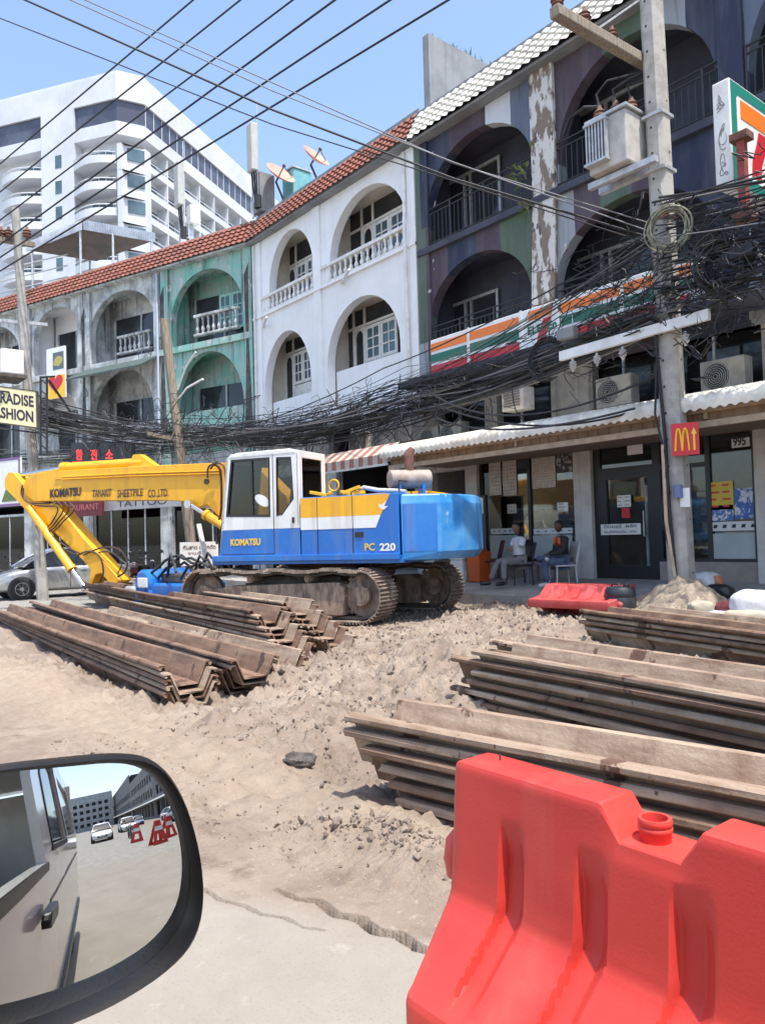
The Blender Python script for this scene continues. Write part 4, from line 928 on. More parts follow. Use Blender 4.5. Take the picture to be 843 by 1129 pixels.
# arm cylinder on top of the boom
c0 = eside(152,509,Yb); c1 = eside(66,514.5,Yb); c2 = eside(14,523.5,Yb)
mb = MB(); mb.cyl((c0[0],-.11,c0[1]),(c1[0],-.11,c1[1]), .105, n=20); mb.cyl((c1[0]-.05,-.11,c1[1]),(c1[0]+.14,-.11,c1[1]+.0), .122, n=20); cyl = mb.build('arm_cylinder', M_yel, exc, smooth=40)
mb = MB(); mb.cyl((c1[0],-.11,c1[1]),(c2[0],-.11,c2[1]), .055, n=14); mb.build('rod', M_chrome, cyl, smooth=60)
mb = MB(); c3 = eside(146,507,Yb); mb.prism([(c3[0]-.55,c3[1]-.15),(c3[0]+.25,c3[1]-.15),(c3[0]+.1,c3[1]+.13),(c3[0]-.1,c3[1]+.13)], -.2, -.02, ex); mb.build('cylinder_bracket', M_yel, boom, bevel=.01)
arm_px = [(8,520.5),(14,521),(24,533),(36,552),(62,556),(90,592),(118,624),(131.5,640),(128,643),(118,641),(110,632),(104,634),(100,644),(97,643),(99,628),(86,613),(60,588),(36,572),(14,548),(4,538),(4,528)]
mb = MB(); mb.prism(pb(arm_px), -.29, .10-.03, ex); arm = mb.build('arm', M_yel, exc, bevel=.015)
k0 = eside(35,560,Yb); k1 = eside(80,625,Yb); k2 = eside(95,646,Yb)
mb = MB(); mb.cyl((k0[0],.16,k0[1]),(k1[0],.16,k1[1]), .10, n=18); mb.cyl((k1[0]-.06,.16,k1[1]-.07),(k1[0],.16,k1[1]), .118, n=18); bc = mb.build('bucket_cylinder', M_yel, exc, smooth=40)
mb = MB(); mb.cyl((k1[0],.16,k1[1]),(k2[0],.16,k2[1]), .055, n=12); mb.build('rod', M_chrome, bc, smooth=60)
# boom cylinder below
for y in (.22,-.44):
    a0 = Vector((1.35,y,1.30)); a1 = Vector((*eside(213,556,Yb),0)); a1 = Vector((a1.x, y, a1.y)); mid = a0.lerp(a1, .72)
    mb = MB(); mb.cyl(a0, mid, .095, n=16); mb.cyl(mid, mid+(mid-a0).normalized()*.08, .115, n=16); bc2 = mb.build('boom_cylinder', M_yel, exc, smooth=40)
    mb = MB(); mb.cyl(mid, a1, .05, n=12); mb.cyl(a1+Vector((0,-.07,0)), a1+Vector((0,.07,0)), .09, n=14); mb.build('rod', M_chrome, bc2, smooth=60)
# hoses
def hose(px_pts, y, r, m, name='hose', parent=exc):
    pts = [Vector((*eside(px, py, y), 0)) for px, py in px_pts]; pts = [Vector((p.x, y, p.y)) for p in pts]; out = []
    for i in range(len(pts)-1):
        pm, pa, pb_, pn_ = pts[max(i-1,0)], pts[i], pts[i+1], pts[min(i+2,len(pts)-1)]
        for k in range(6):
            t = k/6; out.append(.5*((2*pa)+(pb_-pm)*t+(2*pm-5*pa+4*pb_-pn_)*t*t+(3*pa-pm-3*pb_+pn_)*t**3))
    out.append(pts[-1]); mb = MB(); mb.tube(out, r, 6); return mb.build(name, m, parent, smooth=60)
M_hose = mat('hydraulic_hose', (0.035,0.022,0.018), (0.06,0.035,0.028), scale=6, rough=.6)
hose([(236,512),(243,520),(244,560),(240,580),(239,600)], .25, .028, M_hose); hose([(232,517),(238,511),(247,515),(249,540),(244,585),(241,592)], .3, .02, M_hose); hose([(229,527),(230,515),(240,509)], .22, .02, M_hose)
for k in range(4): hose([(58+k*6,553),(64+k*6,562),(58+k*4,575),(52+k*4,582),(46+k*4,586)], .14+.02*k, .018, M_hose)
hose([(25,535),(24,545),(30,553),(42,555),(55,555)], .17, .018, M_hose); hose([(26,538),(27,550),(40,557),(60,558)], .20, .018, M_hose)
hose([(40,580),(56,594),(72,606),(86,612)], .14, .016, M_hose); hose([(46,578),(60,592),(76,604),(90,611)], .13, .016, M_hose)
hose([(86,612),(96,608),(106,610),(112,618),(114,632),(110,642)], .20, .022, M_hose); hose([(92,612),(112,604),(130,605),(140,618),(138,630),(130,636)], .10, .022, M_hose); hose([(95,614),(115,608),(128,612),(134,622),(130,632)], .0, .018, M_hose)
mb = MB(); mb.tube([(-2.2,1.1,2.2),(-2.2,1.1,2.42),(-2.2,.6,2.42),(-2.2,.6,2.2)], .012, 6); mb.build('grab_rail', M_blk, exc)
# lettering on the machine
def elet(name, s, m, px0, px1, pyb, pyt, y, bold=.02, parent=exc, ysurf=None):
    a = eside(px0, pyb, y); b = eside(px1, pyb, y); t = eside(px0, pyt, y)
    return text(name, s, m, MW[exc.name] @ Vector((a[0], y, a[1])), -Hx, (0,0,1), t[1]-a[1], parent=parent, bold=bold, width=abs(a[0]-b[0]), depth=.003)
M_letter = mat('black_lettering', (0.03,0.03,0.05), rough=.6); M_yl = mat('yellow_lettering', (0.75,0.50,0.06), rough=.5)
elet('lettering', 'KOMATSU', M_letter, 55, 89, 548.5, 539.5, .118, bold=.05, parent=boom)
elet('lettering', 'TANAKIT', M_letter, 102, 123, 548.5, 540, .118, bold=.012, parent=boom)
elet('lettering', 'SHEETPILE', M_letter, 129.5, 157.5, 548.5, 540, .118, bold=.012, parent=boom)
elet('lettering', 'CO.,LTD.', M_letter, 163, 185.5, 548.5, 540, .118, bold=.012, parent=boom)
elet('lettering', 'KOMATSU', M_yl, 254, 287, 601.5, 594.5, 1.353, bold=.06, parent=cab_l)
elet('lettering', 'PC', M_yl, 401.5, 412.5, 607, 599, 1.3605, bold=.03, parent=eh)
elet('lettering', '220', M_mwhite, 418.5, 436, 607, 599, 1.3605, bold=.05, parent=eh)
# blue pile hammer on the ground in front of the tracks
hp_ = XC + Hx*3.05 + Lx*.55; hz = gz(hp_.x, hp_.y)
ham = thing('vibro_hammer', 'blue vibratory pile hammer with looping hoses on the ground by the crawler tracks', 'pile hammer', (hp_.x, hp_.y, hz), AX+R(-12))
mb = MB()
for k in range(3): mb.lathe([(.24,-.6),(.30,-.55),(.30,.55),(.24,.6)], (.50, .0, .26+k*.22), 14, Matrix.Rotation(R(90),3,'X').to_4x4())
mb.build('motor_housing', M_blue, ham, smooth=40, each=True)
mb = MB(); mb.box((-.75,-.55,.1),(.35,.55,.72)); mb.build('gear_case', M_blue, ham, bevel=.05)
mb = MB(); mb.box((.30,.15,.62),(.66,.61,.84)); mb.build('white_cover', M_mwhite, ham, bevel=.03)
mb = MB(); mb.box((-.5,-.35,.725),(.2,.35,.9)); mb.build('clamp_head', M_trackdark, ham, bevel=.03)
for k in range(7):
    rr = random.Random(k); a = Vector((rr.uniform(-.7,.5), rr.uniform(-.5,.6), .80)); b = a+Vector((rr.uniform(-1.6,-.7), rr.uniform(-.5,.5), rr.uniform(-.1,.25))); mb = MB()
    mb.tube([a.lerp(b, t/10)+Vector((0,0,.45*math.sin(PI*t/10)*rr.uniform(.6,1)))*1.0 for t in range(11)], .028, 6); mb.build('hose', M_rubber, ham, smooth=60)

# ================================================================== AWNING, SIGNS AND SHOP DRESSING
def meet(px, py, O, n):
    d = ray(px, py); return CP + d*((Vector(O)-CP).dot(n)/d.dot(n))
def hang(px, py, d): return meet(px, py, C2+N2*d, N2)      # point on the bent facade, d metres in front of it
M_lip = mat('white_awning_sheet', (0.74,0.70,0.60), (0.50,0.46,0.38), scale=3, rough=.6)
M_rib = mat('brown_ribbed_sheet', (0.30,0.20,0.13), (0.21,0.14,0.095), scale=3, rough=.8)
M_beam = mat('tan_beam', (0.46,0.36,0.26), (0.36,0.27,0.19), scale=4, rough=.8)
aw = thing('shop_awning', 'long corrugated awning with a white lip and brown ribbed fascia over the shop front', 'awning', (-8.5, 11.5, 3.2))
P_ = []; x = -13.9
xs_ = [ -13.9+.02*i for i in range(int(12.0/.02)) ]
rows_ = [(11.22,3.40),(11.20,3.50),(11.24,3.60),(11.36,3.68),(11.7,3.74),(13.5,4.02)]
for (y, z) in rows_: P_.append([(x, y, z+.018*math.sin(x*2*PI/.16)) for x in xs_])
mb = MB(); mb.grid(P_); mb.build('roof_sheet', M_lip, aw, world=True, smooth=180, fix=False)
P_ = []
for (y, z) in ((11.55,3.24),(11.55,3.42)): P_.append([(x, y+(.018 if (int(round((x+20)/.02)) % 11) < 2 else 0), z) for x in xs_])
mb = MB(); mb.grid(P_); mb.build('ribbed_fascia', M_rib, aw, world=True, fix=False)
mb = MB(); mb.box((-13.9,11.47,3.15),(-1.9,11.56,3.25)); mb.box((-13.9,11.44,3.38),(-1.9,11.545,3.46)); mb.build('timber_beam', M_beam, aw, world=True, each=True)
mb = MB()
for x in (-13.2,-10.0,-6.1,-2.5): mb.beam((x,11.5,3.33),(x,13.45,3.45), .06, .10)
mb.build('rafter', M_beam, aw, world=True, each=True)
mb = MB(); mb.box((-13.85,11.6,3.26),(-1.95,13.45,3.30)); mb.build('soffit', mat('soffit', (.20,.15,.11), rough=.9), aw, world=True)
# striped little awning at the left of it
st = thing('striped_awning', 'faded red and white striped awning beside the excavator cab roof', 'awning', (-15.5, 11.8, 3.4))
M_str_r = mat('faded_red_cloth', (.30,.13,.10), (.26,.14,.11), rough=.9); M_str_w = mat('faded_white_cloth', (.46,.41,.34), (.38,.34,.29), rough=.9)
mb = MB()
for i in range(16):
    x = -17.0+i*.19; mb.mi = i % 2
    mb.grid([[(x,11.5,3.32),(x+.19,11.5,3.32)],[(x,11.5,3.55),(x+.19,11.5,3.55)],[(x,11.9,3.85),(x+.19,11.9,3.85)],[(x,13.4,4.1),(x+.19,13.4,4.1)]])
mb.build('cloth', [M_str_r, M_str_w], st, world=True, fix=False)
mb = MB(); mb.beam((-17.0,11.52,3.3),(-13.95,11.52,3.3), .05,.05); mb.build('front_bar', M_galv, st, world=True)

M_or = mat('sign_orange', (.80,.20,.025), rough=.45); M_gr = mat('sign_green', (.015,.14,.085), rough=.45); M_rd = mat('sign_red', (.55,.025,.035), rough=.45); M_sw = mat('sign_white', (.80,.80,.78), (.70,.69,.66), scale=3, rough=.45)
M_ye = mat('sign_yellow', (.85,.50,.03), rough=.45)
# long shop sign along the facade
sg = thing('shop_sign', 'long shop signboard with orange, green and red stripes under the dark balconies', 'sign', (-10.4, 12.9, 5.9))
SY = 12.9; ztop, zbot = 6.42, 5.52
mb = MB(); mb.box((-13.86,SY,zbot),(-6.86,SY+.25,ztop)); mb.build('sign_box', M_sw, sg, world=True, bevel=.015)
fx = lambda px, py: fp(px, py, SY).x
segs = [(fx(475,400),fx(514.5,390)),(fx(518,390),fx(572,375)),(fx(617,360),fx(683,350)),(fx(688,345),fx(726,335)),(fx(729,330),fx(761,320))]
for a, b in segs:
    for (t0, t1, m_, nm) in ((.11,.33,M_or,'orange_stripe'),(.41,.64,M_gr,'green_stripe'),(.72,.93,M_rd,'red_stripe')):
        z1 = ztop-(ztop-zbot)*t0; z0 = ztop-(ztop-zbot)*t1
        mb = MB(); mb.box((a,SY-.006,z0),(b,SY-.001,z1)); mb.build(nm, m_, sg, world=True)
def seven(parent, o, xd, ud, h, depth=.006):
    """the figure: orange bar, red stem"""
    o = Vector(o); xd = Vector(xd).normalized(); ud = Vector(ud).normalized(); n = xd.cross(ud)
    mp = lambda a, b, d: o + xd*(a*h) + ud*(b*h) + n*d
    mb = MB(); mb.prism([(0,.74),(.80,.74),(.80,1.0),(0,1.0)], 0, depth, mp); mb.build('logo_bar', M_or, parent, world=True)
    mb = MB(); mb.prism([(.52,.70),(.80,.70),(.74,.50),(.58,.22),(.55,0),(.27,0),(.30,.24),(.44,.5)], 0, depth*1.3, mp); mb.build('logo_stem', M_rd, parent, world=True)
la, lb = fx(579,370), fx(612,362)
seven(sg, (la+.10, SY-.001, 5.58), (1,0,0), (0,0,1), .78)
text('lettering', 'ELEVEn', M_gr, (la+.06, SY-.009, 5.86), (1,0,0), (0,0,1), .17, parent=sg, bold=.04, width=.78)
mb = MB()
for px in (574.5, 614.5, 516): x = fx(px, 370); mb.box((x-.03,SY-.012,zbot-.02),(x+.03,SY-.002,ztop+.02))
mb.build('sign_strut', M_sw, sg, world=True, each=True)
# projecting light box
bx = thing('light_box_sign', 'projecting shop light box with a green border and a big red and orange seven', 'sign', (-5.75, 12.6, 7.8))
XB = -5.62; zt, zb = 8.62, 6.93; y0, y1 = 11.75, 13.42
mb = MB(); mb.box((-5.90,y0,zb),(XB,y1,zt)); mb.build('case', M_sw, bx, world=True, bevel=.02)
fxx = lambda a, b, d: (XB+d, a, b)
mb = MB(); mb.slab([(y0+.03,zb+.03),(y1-.03,zb+.03),(y1-.03,zt-.03),(y0+.03,zt-.03)], [[(y0+.20,zb+.26),(y0+.26,zb+.2),(y1-.26,zb+.2),(y1-.2,zb+.26),(y1-.2,zt-.26),(y1-.26,zt-.2),(y0+.26,zt-.2),(y0+.2,zt-.26)]], .001, .008, fxx); mb.build('green_border', mat('sign_teal', (.02,.22,.17), rough=.45), bx, world=True)
seven(bx, (XB+.001, y0+.33, zb+.28), (0,1,0), (0,0,1), 1.15)
M_scr = mat('grey_scribble', (.30,.31,.31), rough=.7)
rr = random.Random(21)
for k, (cz, n_) in enumerate(((8.25,3),(7.75,2),(7.25,2))):
    for q_ in range(n_):
        pts = []; a0 = rr.uniform(0,6)
        for i in range(22): t = i/21; r_ = .03+.05*t; pts.append((-5.76+.9*r_*math.cos(a0+t*8)+rr.uniform(-.004,.004), y0-.004, cz+(.16-.07*q_)*math.sin(t*5+q_)+r_*math.sin(a0+t*8)))
        mb = MB(); mb.tube(pts, .008, 4); mb.build('scribble', M_scr, bx, world=True)
# burger arrow sign on the pole
mc = thing('arrow_sign', 'small red sign with yellow arches and an up arrow fixed to the concrete pole', 'sign', (-6.3, 10.95, 2.9))
o_ = fp(740.5, 503, 10.98); xd = Vector((.80,.60,0)).normalized(); xd = Vector((.86,.34,0)).normalized()
mp_ = lambda a, b, d: o_ + xd*a + Vector((0,0,b)) + xd.cross(Vector((0,0,1)))*d
W_, H_ = .40, .50
mb = MB(); mb.prism([(0,0),(W_,0),(W_,H_),(0,H_)], 0, .02, mp_); mb.build('plate', M_rd, mc, world=True, bevel=.004)
def arches(cx, w, z0, h): 
    pts = []
    for i in range(17): t = -1+2*i/16; pts.append(mp_(cx+w*t, z0+h*(1-abs(t)**2.6), .028))
    return pts
for cx in (.105,.205): mb = MB(); mb.tube(arches(cx,.05,.07,.34), .016, 6); mb.build('yellow_arch', M_ye, mc, world=True, smooth=60)
mb = MB(); mb.prism([(.315,.07),(.345,.07),(.345,.32),(.37,.32),(.33,.42),(.29,.32),(.315,.32)], .021, .028, mp_); mb.build('arrow', M_ye, mc, world=True)
# fashion sign
O_ = dp(40.5, 471, 21); xd = (dp(40.5,471,21)-dp(0,465.5,21)).normalized(); ud = (dp(39.5,432,21)-O_).normalized(); nn = xd.cross(ud)
fs = thing('fashion_sign', 'cream signboard reading PARADISE FASHION in black capitals, on the leaning street pole', 'sign', tuple(O_))
mp2 = lambda a, b, d: O_ + xd*a + ud*b + nn*d
hh = (dp(39.5,432,21)-O_).length; ww = 1.42
mb = MB(); mb.prism([(-ww,0),(0,0),(0,hh),(-ww,hh)], -.12, 0, mp2); mb.build('panel', mat('cream_sign', (.80,.72,.42), (.72,.64,.38), scale=2, rough=.6), fs, world=True)
mb = MB(); mb.slab([(-ww-.03,-.03),(.03,-.03),(.03,hh+.03),(-ww-.03,hh+.03)], [[(-ww,0),(0,0),(0,hh),(-ww,hh)]], -.125, .008, mp2); mb.build('sign_frame', M_trackdark, fs, world=True)
text('lettering', 'PARADISE', M_letter, mp2(-ww+.08, hh*.57, .001), xd, ud, hh*.30, parent=fs, bold=.045, width=ww-.15); text('lettering', 'FASHION', M_letter, mp2(-ww+.10, hh*.14, .001), xd, ud, hh*.30, parent=fs, bold=.045, width=ww-.19)
# money exchange sign with red diodes
led_m = emit('red_diodes', (1.0,.02,.02), 2.2)
a_ = hang(79, 513, 2.6); b_ = hang(146, 513, 2.6); t_ = hang(79, 488, 2.6)
ls = thing('led_sign', 'black signboard with three glowing red Korean letters', 'sign', tuple(a_)); xd2 = (b_-a_).normalized(); L_ = (b_-a_).length; H2 = (t_-a_).length
mp3 = lambda a, b, d: a_ + xd2*a + Vector((0,0,b)) + xd2.cross(Vector((0,0,1)))*d
mb = MB(); mb.prism([(0,0),(L_,0),(L_,H2),(0,H2)], -.15, 0, mp3); mb.build('panel', M_blk, ls, world=True)
for k, ch in enumerate('환전소'): text('diode_letter', ch, led_m, mp3(L_*(.08+.25*k), H2*.27, .003), xd2, (0,0,1), H2*.36, parent=ls, bold=.012)
mb = MB(); mb.prism([(L_*.02,H2*.12),(L_*.76,H2*.12),(L_*.76,H2*.15),(L_*.02,H2*.15)], .001, .008, mp3); mb.build('diode_line', led_m, ls, world=True)
def flat_sign(name, label, cat, pts, d, m, lines, mt, fr=None):
    """signboard on the bent facade: pts = left bottom, right bottom, left top pixels"""
    a_, b_, t_ = (hang(*p, d) for p in pts); x = (b_-a_).normalized(); x.z = 0; x.normalize(); Lg = (b_-a_).length; Hh = t_.z-a_.z
    root = thing(name, label, cat, tuple(a_)); f = lambda a, b, dd: a_ + x*a + Vector((0,0,b)) + x.cross(Vector((0,0,1)))*dd
    mb = MB(); mb.prism([(0,0),(Lg,0),(Lg,Hh),(0,Hh)], -.08, 0, f); mb.build('panel', m, root, world=True)
    for s, fx_, fy, fh, fw in lines: text('lettering', s, mt, f(Lg*fx_, Hh*fy, .002), x, (0,0,1), Hh*fh, parent=root, width=Lg*fw)
    return root, f, Lg, Hh
M_maroon = mat('maroon_panel', (.12,.012,.02), rough=.5); M_pk = mat('pink_letters', (.50,.14,.15), rough=.6); M_greyp = mat('grey_sign_panel', (.42,.41,.43), (.34,.33,.35), scale=2, rough=.7)
flat_sign('restaurant_sign', 'maroon signboard with thin pink RESTAURANT lettering behind the boom', 'sign', ((62,571),(113,569),(62,549)), 1.5, M_maroon, [('RESTAURANT',.04,.30,.30,.88)], M_pk)
flat_sign('tattoo_sign', 'grey signboard reading TATTOO above the glass shop front', 'sign', ((115,563),(206,562),(115,546)), 1.2, M_greyp, [('TATTOO',.17,.18,.42,.60)], M_letter)
pr_, f_, Lg, Hh = flat_sign('food_poster', 'banner with a sandwich picture over a red heart on yellow, on the dirty white front', 'poster', ((52,441),(72,438),(41,388)), .35, M_sw, [], M_letter)
mb = MB(); mb.prism([(0,0),(Lg,0),(Lg,Hh*.45),(0,Hh*.45)], .001, .006, f_); mb.build('yellow_field', M_ye, pr_, world=True)
mb = MB(); mb.prism([(Lg*(.5+.40*1.0*math.sin(t)**3), Hh*(.30+.013*(13*math.cos(t)-5*math.cos(2*t)-2*math.cos(3*t)-math.cos(4*t)))) for t in [2*PI*i/28 for i in range(28)]], .007, .012, f_); mb.build('red_heart', M_rd, pr_, world=True)
mb = MB(); mb.prism([(Lg*.36,Hh*.56),(Lg*.95,Hh*.56),(Lg*.95,Hh*.9),(Lg*.36,Hh*.9)], .001, .006, f_); mb.build('dark_picture', mat('photo_dark', (.10,.13,.14), rough=.5), pr_, world=True)
mb = MB(); mb.prism([(Lg*(.65+.24*math.cos(t)*(1+.2*math.sin(2*t))), Hh*(.72+.10*math.sin(t))) for t in [2*PI*i/16 for i in range(16)]], .007, .012, f_); mb.build('sandwich', mat('bread', (.50,.42,.12), (.30,.34,.08), scale=9, rough=.6), pr_, world=True)
wb_, f_, Lg, Hh = flat_sign('shop_poster', 'white poster board with a purple frame low at the edge of the street', 'poster', ((-14,560),(22,545),(-14,508)), 2.6, M_sw, [], M_letter)
mb = MB(); mb.slab([(0,0),(Lg,0),(Lg,Hh),(0,Hh)], [[(.1,.1),(Lg-.1,.1),(Lg-.1,Hh-.1),(.1,Hh-.1)]], .001, .01, f_); mb.build('purple_frame', mat('purple_paint', (.20,.10,.26), rough=.5), wb_, world=True)
mb = MB(); mb.prism([(Lg*.45,Hh*.1),(Lg*.9,Hh*.1),(Lg*.8,Hh*.35),(Lg*.6,Hh*.4)], .001, .008, f_); mb.build('green_picture', gm, wb_, world=True)
# hand painted board standing behind the hammer
th_o = dp(199, 622, 17.5); th_x = (dp(241,620,18.2)-th_o); th_x.z = 0; th_w = th_x.length; th_x.normalize(); th_h = (dp(199,598,17.5)-th_o).length
tb = thing('painted_board', 'white hand painted Thai notice board behind the blue hammer', 'sign', (th_o.x, th_o.y, th_o.z))
mpt = lambda a, b, d: th_o + th_x*a + Vector((0,0,b)) + th_x.cross(Vector((0,0,1)))*d
mb = MB(); mb.prism([(0,-.05),(th_w,-.05),(th_w,th_h),(0,th_h)], -.02, 0, mpt); mb.build('panel', M_sw, tb, world=True)
M_ink = mat('brown_ink', (.10,.04,.03), rough=.7)
text('lettering', 'กันสาด เหล็กดัด', M_ink, mpt(.06, th_h*.66, .001), th_x, (0,0,1), th_h*.18, parent=tb, width=th_w*.86, bold=.02); text('lettering', 'งานเชื่อม', M_ink, mpt(.2, th_h*.42, .001), th_x, (0,0,1), th_h*.13, parent=tb, width=th_w*.5)
mb = MB(); mb.beam(mpt(.08,-.9,-.04), mpt(.08,.2,-.04), .05,.05); mb.beam(mpt(th_w-.08,-.9,-.04), mpt(th_w-.08,.2,-.04), .05,.05); mb.build('leg', M_wood, tb, world=True, each=True)
# white plank leaning there
a_ = dp(232,620,16.8); b_ = dp(219,578,17.2); mb = MB(); mb.beam(a_+Vector((0,0,-.45)), b_, .10, .05); tag(mb.build('plank', M_wpaint), 'white painted plank leaning in front of the notice board', 'plank')

# things stuck on the shop glass
GY_ = 13.545
def sticker(name, m, px0, py0, px1, py1, parent=camo_house, Y=GY_, th=.004):
    a = fp((px0+px1)/2, (py0+py1)/2, Y); x0 = fp(px0, (py0+py1)/2, Y).x; x1 = fp(px1, (py0+py1)/2, Y).x; xm = (px0+px1)/2; z0 = fp(xm, py1, Y).z; z1 = fp(xm, py0, Y).z
    mb = MB(); mb.box((x0,Y-th,z0),(x1,Y,z1)); return mb.build(name, m, parent, world=True), x0, x1, z0, z1
M_paper = mat('notice_paper', (.62,.57,.49), (.50,.45,.38), scale=8, rough=.8); M_band = mat('window_band_film', (.66,.67,.66), rough=.5)
M_frost_reflect = mat('frost_and_painted_reflection', (.42,.46,.45), (.36,.40,.39), scale=3, rough=.5)  # pale tone for painted street reflections on the shop glass, and the cabinet door
M_fink = mat('faded_ink', (.36,.31,.27), rough=.8); M_frd = mat('faded_red_ink', (.48,.24,.20), rough=.8)
def notice(label, px0, py0, px1, py1, m=M_paper, rows=0, cols=0, red=False, Y=GY_, ink=None, name='notice'):
    a = fp((px0+px1)/2, py1, Y); root = thing(name, label, 'notice', tuple(a))
    o, x0, x1, z0, z1 = sticker('sheet', m, px0, py0, px1, py1, root, Y)
    rr = random.Random(int(px0))
    if rows:
        mb = MB()
        for r in range(rows):
            for c in range(cols):
                u0 = x0+(x1-x0)*(c+.12)/cols; u1 = x0+(x1-x0)*(c+rr.uniform(.5,.9))/cols; zz = z1-(z1-z0)*(r+.5)/rows
                mb.box((u0,Y-.007,zz-(z1-z0)/rows*.14),(u1,Y-.0045,zz+(z1-z0)/rows*.14))
        mb.build('print', ink or M_fink, root, world=True)
    return root, x0, x1, z0, z1
notice('tall pale price sheet with red heading on the glass behind the man in white', 539, 508, 552, 546, rows=9, cols=4); notice('pale price sheet with dense print beside the black mullion', 554, 508, 569, 546, rows=10, cols=4, ink=M_frd)
notice('wide tan price list on the upper glass behind the seated man in the vest', 586, 504, 612, 538, rows=12, cols=8); notice('dark poster with white swirls at the upper corner of the shop glass', 613, 499, 630, 521, m=mat('dark_poster', (.05,.05,.05), (.4,.38,.36), scale=9, lo=.52, hi=.56, rough=.5))
notice('small white note on the glass to the left of the grey pillar', 614, 554, 626, 564, m=M_sw, rows=3, cols=1); notice('small cream note on the glass above the man in the white shirt', 559, 556, 569, 566, m=M_paper, rows=2, cols=1)
for lab, px0, px1 in (('white film band with dark dots behind the man in white', 541, 571), ('white film band with dark dots behind the man in the vest', 588, 631), ('white film band with dark marks under the yellow poster', 782, 834)):
    y0_, y1_ = (582.5, 588.5) if px0 < 700 else (575, 585)
    root, x0, x1, z0, z1 = notice(lab, px0, y0_, px1, y1_, m=M_band, name='film_and_reflection')
    n_ = 5; mb = MB()
    for i in range(n_): x = x0+(x1-x0)*(i+.6)/n_; mb.prism([(x-.04,z0+.05),(x+.03,z0+.05),(x+.05,z1-.05),(x-.02,z1-.05)], -.009, -.0045, lambda a,b,d: (a, GY_+d, b))
    mb.build('print', M_letter, root, world=True)
for lab, a_ in (('painted pale street reflection on the lower glass behind the man in white', (541,590,571,628)), ('painted pale street reflection on the lower glass behind the man in the vest', (588,590,631,628)), ('painted pale street reflection on the lower glass under the yellow poster', (782,588,834,618))): notice(lab, *a_, m=M_frost_reflect, name='film_and_reflection')  # pale sheets that paint the bright street's reflection onto the lower panes
yp, x0, x1, z0, z1 = notice('yellow sale poster on the shop glass right of the concrete pole', 781, 531, 808, 562, m=mat('yellow_poster', (.62,.45,.05), rough=.5), rows=4, cols=2, ink=M_rd)
notice('blue and white product poster on the shop glass beside the yellow one', 809, 538, 834, 572, m=mat('blue_poster', (.04,.13,.40), (.60,.62,.66), scale=7, lo=.5, hi=.56, rough=.5)); notice('blue product poster with a white cow patch low on the glass', 782, 557, 808, 574, m=mat('blue_poster_two', (.06,.16,.42), (.65,.66,.68), scale=10, lo=.47, hi=.52, rough=.5))
notice('white house number plate 995 on the upper shop glass', 806, 483, 826, 493, m=M_sw, name='number_plate'); 
_n = bpy.data.objects['number_plate']; a_ = fp(807.5, 491.8, GY_-.006); text('lettering', '995', M_letter, a_, (1,0,0), (0,0,1), .15, parent=_n, width=fp(822,489,GY_).x-fp(808,490,GY_).x, bold=.03)
r_, x0, x1, z0, z1 = notice('white Thai delivery sign across the black shop door', 662, 577.5, 706, 589.5, m=M_sw, name='door_sign', Y=13.51)
text('lettering', 'ติดแอร์  ผลัก', M_letter, (x0+.08, 13.503, z0+.14), (1,0,0), (0,0,1), .07, parent=r_, width=(x1-x0)*.8); text('lettering', 'ยินดีต้อนรับ  เปิด', M_letter, (x0+.08, 13.503, z0+.035), (1,0,0), (0,0,1), .05, parent=r_, width=(x1-x0)*.8)
notice('square white note on the upper pane of the black shop door', 680, 546, 695, 559, m=M_sw, rows=3, cols=2, Y=13.51); notice('small red notice hanging below the note on the door', 685, 560, 694, 571, m=M_rd, Y=13.51)
notice('white flyer behind the glass over the shop door', 691, 489, 708, 501, m=M_sw, Y=13.51)
notice('small white paper taped to the concrete pole', 749, 538, 760, 559, m=M_sw, Y=11.08)
# sign stand, freezer, bin
a_ = fp(534, 612, 12.9); us = thing('sign_stand', 'dark standing signboard with a small white header behind the counterweight', 'sign', (a_.x-.2, 12.9, .55))
x0 = fp(513,570,12.9).x; x1 = fp(535,570,12.9).x
mb = MB(); mb.box((x0,12.9,.55),(x1,13.0,2.48)); mb.build('board', M_blk, us, world=True, bevel=.01)
mb = MB(); mb.box((x0+.08,12.888,2.05),(x1-.06,12.898,2.42)); mb.build('header', M_sw, us, world=True); text('lettering', 'U.b', M_letter, (x0+.1,12.886,2.27), (1,0,0), (0,0,1), .1, parent=us, bold=.05)
bn = thing('waste_bin', 'orange waste bin standing on the pavement behind the counterweight', 'bin', (fp(528,632,12.6).x, 12.6, .5)); mb = MB(); mb.lathe([(.20,0),(.24,.02),(.27,.62),(.29,.63),(.29,.67),(.25,.68)], n=4, M=Matrix.Rotation(R(45),4,'Z')); mb.build('tub', mat('orange_plastic', (.60,.10,.015), rough=.5), bn, bevel=.02)
mb = MB(); mb.box((-.16,-.16,.66),(.16,.16,.72)); mb.build('lid', mat('dark_orange_plastic', (.36,.06,.01), rough=.5), bn, bevel=.02)
wbx = thing('polystyrene_box', 'white polystyrene box on the pavement left of the orange bin', 'box', (fp(510,630,12.6).x, 12.6, .5)); mb = MB(); mb.box((-.2,-.2,0),(.2,.2,.5)); mb.build('box_body', M_sw, wbx, bevel=.02); mb = MB(); mb.box((-.22,-.22,.502),(.22,.22,.60)); mb.build('lid', M_sw, wbx, bevel=.02)
fz = thing('display_cabinet', 'white upright cabinet behind the shop glass beside the pole', 'cabinet', (fp(724,560,13.9).x, 13.95, .64)); x0 = fp(713,560,13.9).x; x1 = fp(735,560,13.9).x; zc = fp(724,534,13.9).z
